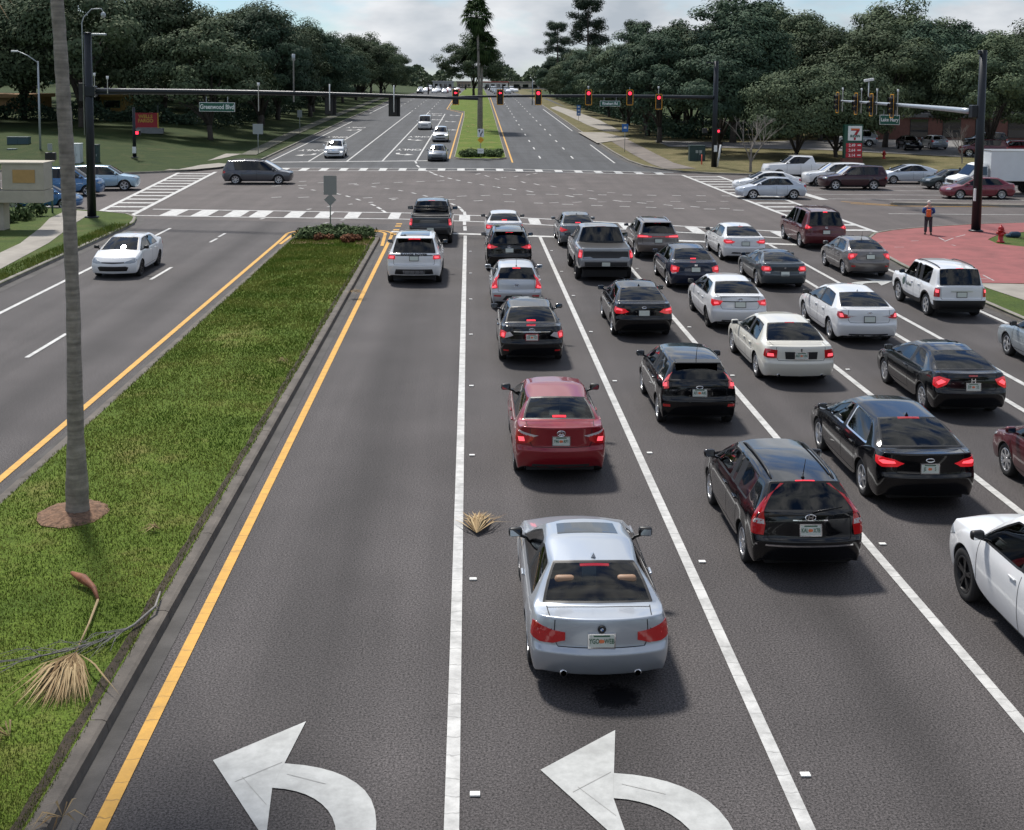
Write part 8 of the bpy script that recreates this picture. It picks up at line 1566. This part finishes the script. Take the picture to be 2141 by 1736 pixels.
# ------------------------------------------------------------------ person at the kerb
SKIN = mat('skin', (0.42, 0.24, 0.17), 0.6); JACK = mat('jacket_blue', (0.018, 0.075, 0.26), 0.75, vary=0.2, vscale=10); TROUS = mat('trousers_dark', (0.035, 0.038, 0.045), 0.8, vary=0.3, vscale=9); HAIR = mat('hair_white', (0.62, 0.58, 0.52), 0.7); PACK = mat('pack_orange', (0.62, 0.11, 0.02), 0.6, vary=0.2, vscale=12); SHOE = mat('shoes', (0.02, 0.02, 0.02), 0.6)
def skin_mesh(name, verts, edges, rads, M, parent, sub=2):
    me = bpy.data.meshes.new(name); me.from_pydata([tuple(v) for v in verts], edges, []); o = bpy.data.objects.new(name, me); md = o.modifiers.new('k', 'SKIN'); 
    for i, r_ in enumerate(rads):
        d = me.skin_vertices[0].data[i]; d.radius = (r_, r_) if not isinstance(r_, tuple) else r_; d.use_root = i == 0
    s_ = o.modifiers.new('s', 'SUBSURF'); s_.levels = sub; s_.render_levels = sub; m2 = evaluated(o); m2.name = name; return link(name, m2, M, parent, True)
g = gpt(1940, 491, 0.14); pr = empty('person', (g.x, g.y, 0.146), R(-19)); pr.scale = (0.95, 0.95, 0.95); tag(pr, 'person in a blue jacket and dark trousers with an orange backpack, seen from behind', 'person')
# body in one surface: pelvis, spine, neck, head; arms bent forward, legs standing
bv = [(0, 0, 0.92), (0, 0.01, 1.10), (0, 0.0, 1.30), (0, 0.01, 1.42), (0, 0.03, 1.50), (0, 0.05, 1.60), (0, 0.05, 1.68), (-0.19, 0, 1.40), (-0.26, 0.03, 1.16), (-0.17, 0.24, 1.08), (0.19, 0, 1.40), (0.26, 0.03, 1.16), (0.17, 0.24, 1.08), (-0.10, 0, 0.86), (-0.12, 0.02, 0.48), (-0.13, -0.01, 0.09), (-0.14, 0.12, 0.04), (0.10, 0, 0.86), (0.12, 0.03, 0.48), (0.14, 0.0, 0.09), (0.16, 0.13, 0.04)]
be = [(0, 1), (1, 2), (2, 3), (3, 4), (4, 5), (5, 6), (3, 7), (7, 8), (8, 9), (3, 10), (10, 11), (11, 12), (0, 13), (13, 14), (14, 15), (15, 16), (0, 17), (17, 18), (18, 19), (19, 20)]
br = [(0.15, 0.12), (0.15, 0.11), (0.17, 0.12), (0.13, 0.10), 0.058, 0.088, 0.075, 0.07, 0.052, 0.04, 0.07, 0.052, 0.04, 0.095, 0.068, 0.045, 0.045, 0.095, 0.068, 0.045, 0.045]
skin_mesh('body', bv, be, br, SKIN, pr)
skin_mesh('jacket', [(0, 0, 0.90), (0, 0.01, 1.10), (0, 0, 1.30), (0, 0.01, 1.43), (-0.20, 0, 1.40), (-0.27, 0.03, 1.16), (-0.18, 0.21, 1.09), (0.20, 0, 1.40), (0.27, 0.03, 1.16), (0.18, 0.21, 1.09)], [(0, 1), (1, 2), (2, 3), (3, 4), (4, 5), (5, 6), (3, 7), (7, 8), (8, 9)], [(0.185, 0.145), (0.18, 0.135), (0.20, 0.145), (0.135, 0.115), 0.095, 0.075, 0.055, 0.095, 0.075, 0.055], JACK, pr)
skin_mesh('trousers', [(0, 0, 0.93), (-0.10, 0, 0.85), (-0.12, 0.02, 0.48), (-0.13, -0.01, 0.10), (0.10, 0, 0.85), (0.12, 0.03, 0.48), (0.14, 0.0, 0.10)], [(0, 1), (1, 2), (2, 3), (0, 4), (4, 5), (5, 6)], [(0.17, 0.135), 0.115, 0.085, 0.075, 0.115, 0.085, 0.075], TROUS, pr)
for sg in (-1, 1): box('shoe', (sg*0.145, 0.05, 0.045), (0.10, 0.27, 0.09), SHOE, pr, 0.035)
bm = bmesh.new(); bmesh.ops.create_uvsphere(bm, u_segments=14, v_segments=9, radius=0.105, matrix=Matrix.Translation((0, 0.035, 1.665)) @ Matrix.Diagonal((0.95, 1.05, 1.05, 1))); bm_obj('hair', bm, HAIR, pr, True)
for sg in (-1, 1):
    for q_ in range(4): tube('finger', [(sg*(0.175-0.018*q_), 0.26, 1.075), (sg*(0.165-0.018*q_), 0.32, 1.07), (sg*(0.15-0.016*q_), 0.345, 1.05)], [0.010, 0.009, 0.007], SKIN, pr, 6)
    tube('thumb', [(sg*0.15, 0.25, 1.10), (sg*0.12, 0.29, 1.12), (sg*0.10, 0.31, 1.12)], [0.012, 0.010, 0.008], SKIN, pr, 6)
pk = empty('backpack', (g.x, g.y, 0.146), R(-19)); pk.scale = (0.95, 0.95, 0.95); tag(pk, 'orange backpack worn by the person at the kerb', 'backpack'); box('bag', (0, -0.235, 1.14), (0.24, 0.16, 0.40), PACK, pk, 0.06); box('front_pocket', (0, -0.325, 1.08), (0.19, 0.05, 0.2), PACK, pk, 0.02)
for sg in (-1, 1): tube('strap', [(sg*0.09, -0.16, 1.34), (sg*0.10, 0.0, 1.50), (sg*0.12, 0.145, 1.38), (sg*0.13, 0.15, 1.16)], 0.016, PACK, pk, 6)
# ------------------------------------------------------------------ understorey hedges below the trees
def hedge(label, pts, hf, h_, wid, n, seed):
    rng = np.random.default_rng(seed); P = [Vector(p) for p in resample(pts, 1.0)]; idx = rng.integers(0, len(P), n); base = np.array([(P[i].x, P[i].y, 0) for i in idx]); off = rng.normal(size=(n, 2))*wid*0.5; c = base.copy(); c[:, 0] += off[:, 0]+rng.uniform(-.6, .6, n); c[:, 1] += off[:, 1]
    hh = h_*(0.75+0.35*np.sin(c[:, 0]*0.9+seed)); c[:, 2] = np.array([hf(a, b_) for a, b_ in zip(c[:, 0], c[:, 1])])+rng.random(n)**0.8*hh; o = link('hedge', leaves('hedge', c, rng.normal(size=(n, 3))+np.array([0, -0.5, 0.6]), rng.uniform(0.12, 0.26, n), OAK, 0.6, seed)); tag(o, label, 'hedge')
hedge('dark hedge along the top of the left bank behind the bank sign', [(-75, 150), (-58, 149), (-44, 150), (-33, 152)], hfl, 2.6, 1.6, 9000, 61); hedge('dark undergrowth below the left roadside oaks', [(-31, 150), (-30, 190), (-30, 260), (-28, 330)], hfl, 3.0, 2.0, 12000, 62); hedge('dark undergrowth below the right roadside oaks', [(26, 148), (26, 190), (25, 260), (26, 340)], hfr, 3.0, 2.2, 12000, 63); hedge('dark undergrowth behind the far edge of the lot', [(22, 147), (40, 152), (62, 156), (100, 157)], hfr, 3.4, 2.0, 12000, 64)
# ------------------------------------------------------------------ the footbridge the picture is taken from, and trees behind it: unseen, added to darken the reflections in car paint
FB = mat('bridge_concrete', (0.30, 0.27, 0.23), 0.8, vary=0.15, vscale=0.8); e = empty('footbridge', (0, -2.2, 0)); tag(e, 'cream concrete footbridge spanning the road behind the viewer', 'bridge')
box('girder', (0, 0, 5.45), (60, 2.6, 0.9), FB, e, 0.05)
for x_ in (-24, 24): box('pier', (x_, 0, 2.5), (1.2, 1.6, 5.0), FB, e, 0.05)
box('parapet', (0, -1.2, 6.4), (60, 0.2, 1.0), FB, e, 0.02)
rd = random.Random(77)
for k in range(16):
    x = (-1 if k % 2 else 1)*rd.uniform(24, 42); Yk = -14-k*6.5; tree('oak_tree', 'unseen oak added beside the road behind the footbridge, number %s from it' % ORD[k], VAR[rd.randrange(6)], x, Yk, 0.0, rd.uniform(0.9, 1.15), rd.uniform(0, 6), 'added oaks behind the footbridge')
bpy.data.scenes.remove(TMP)
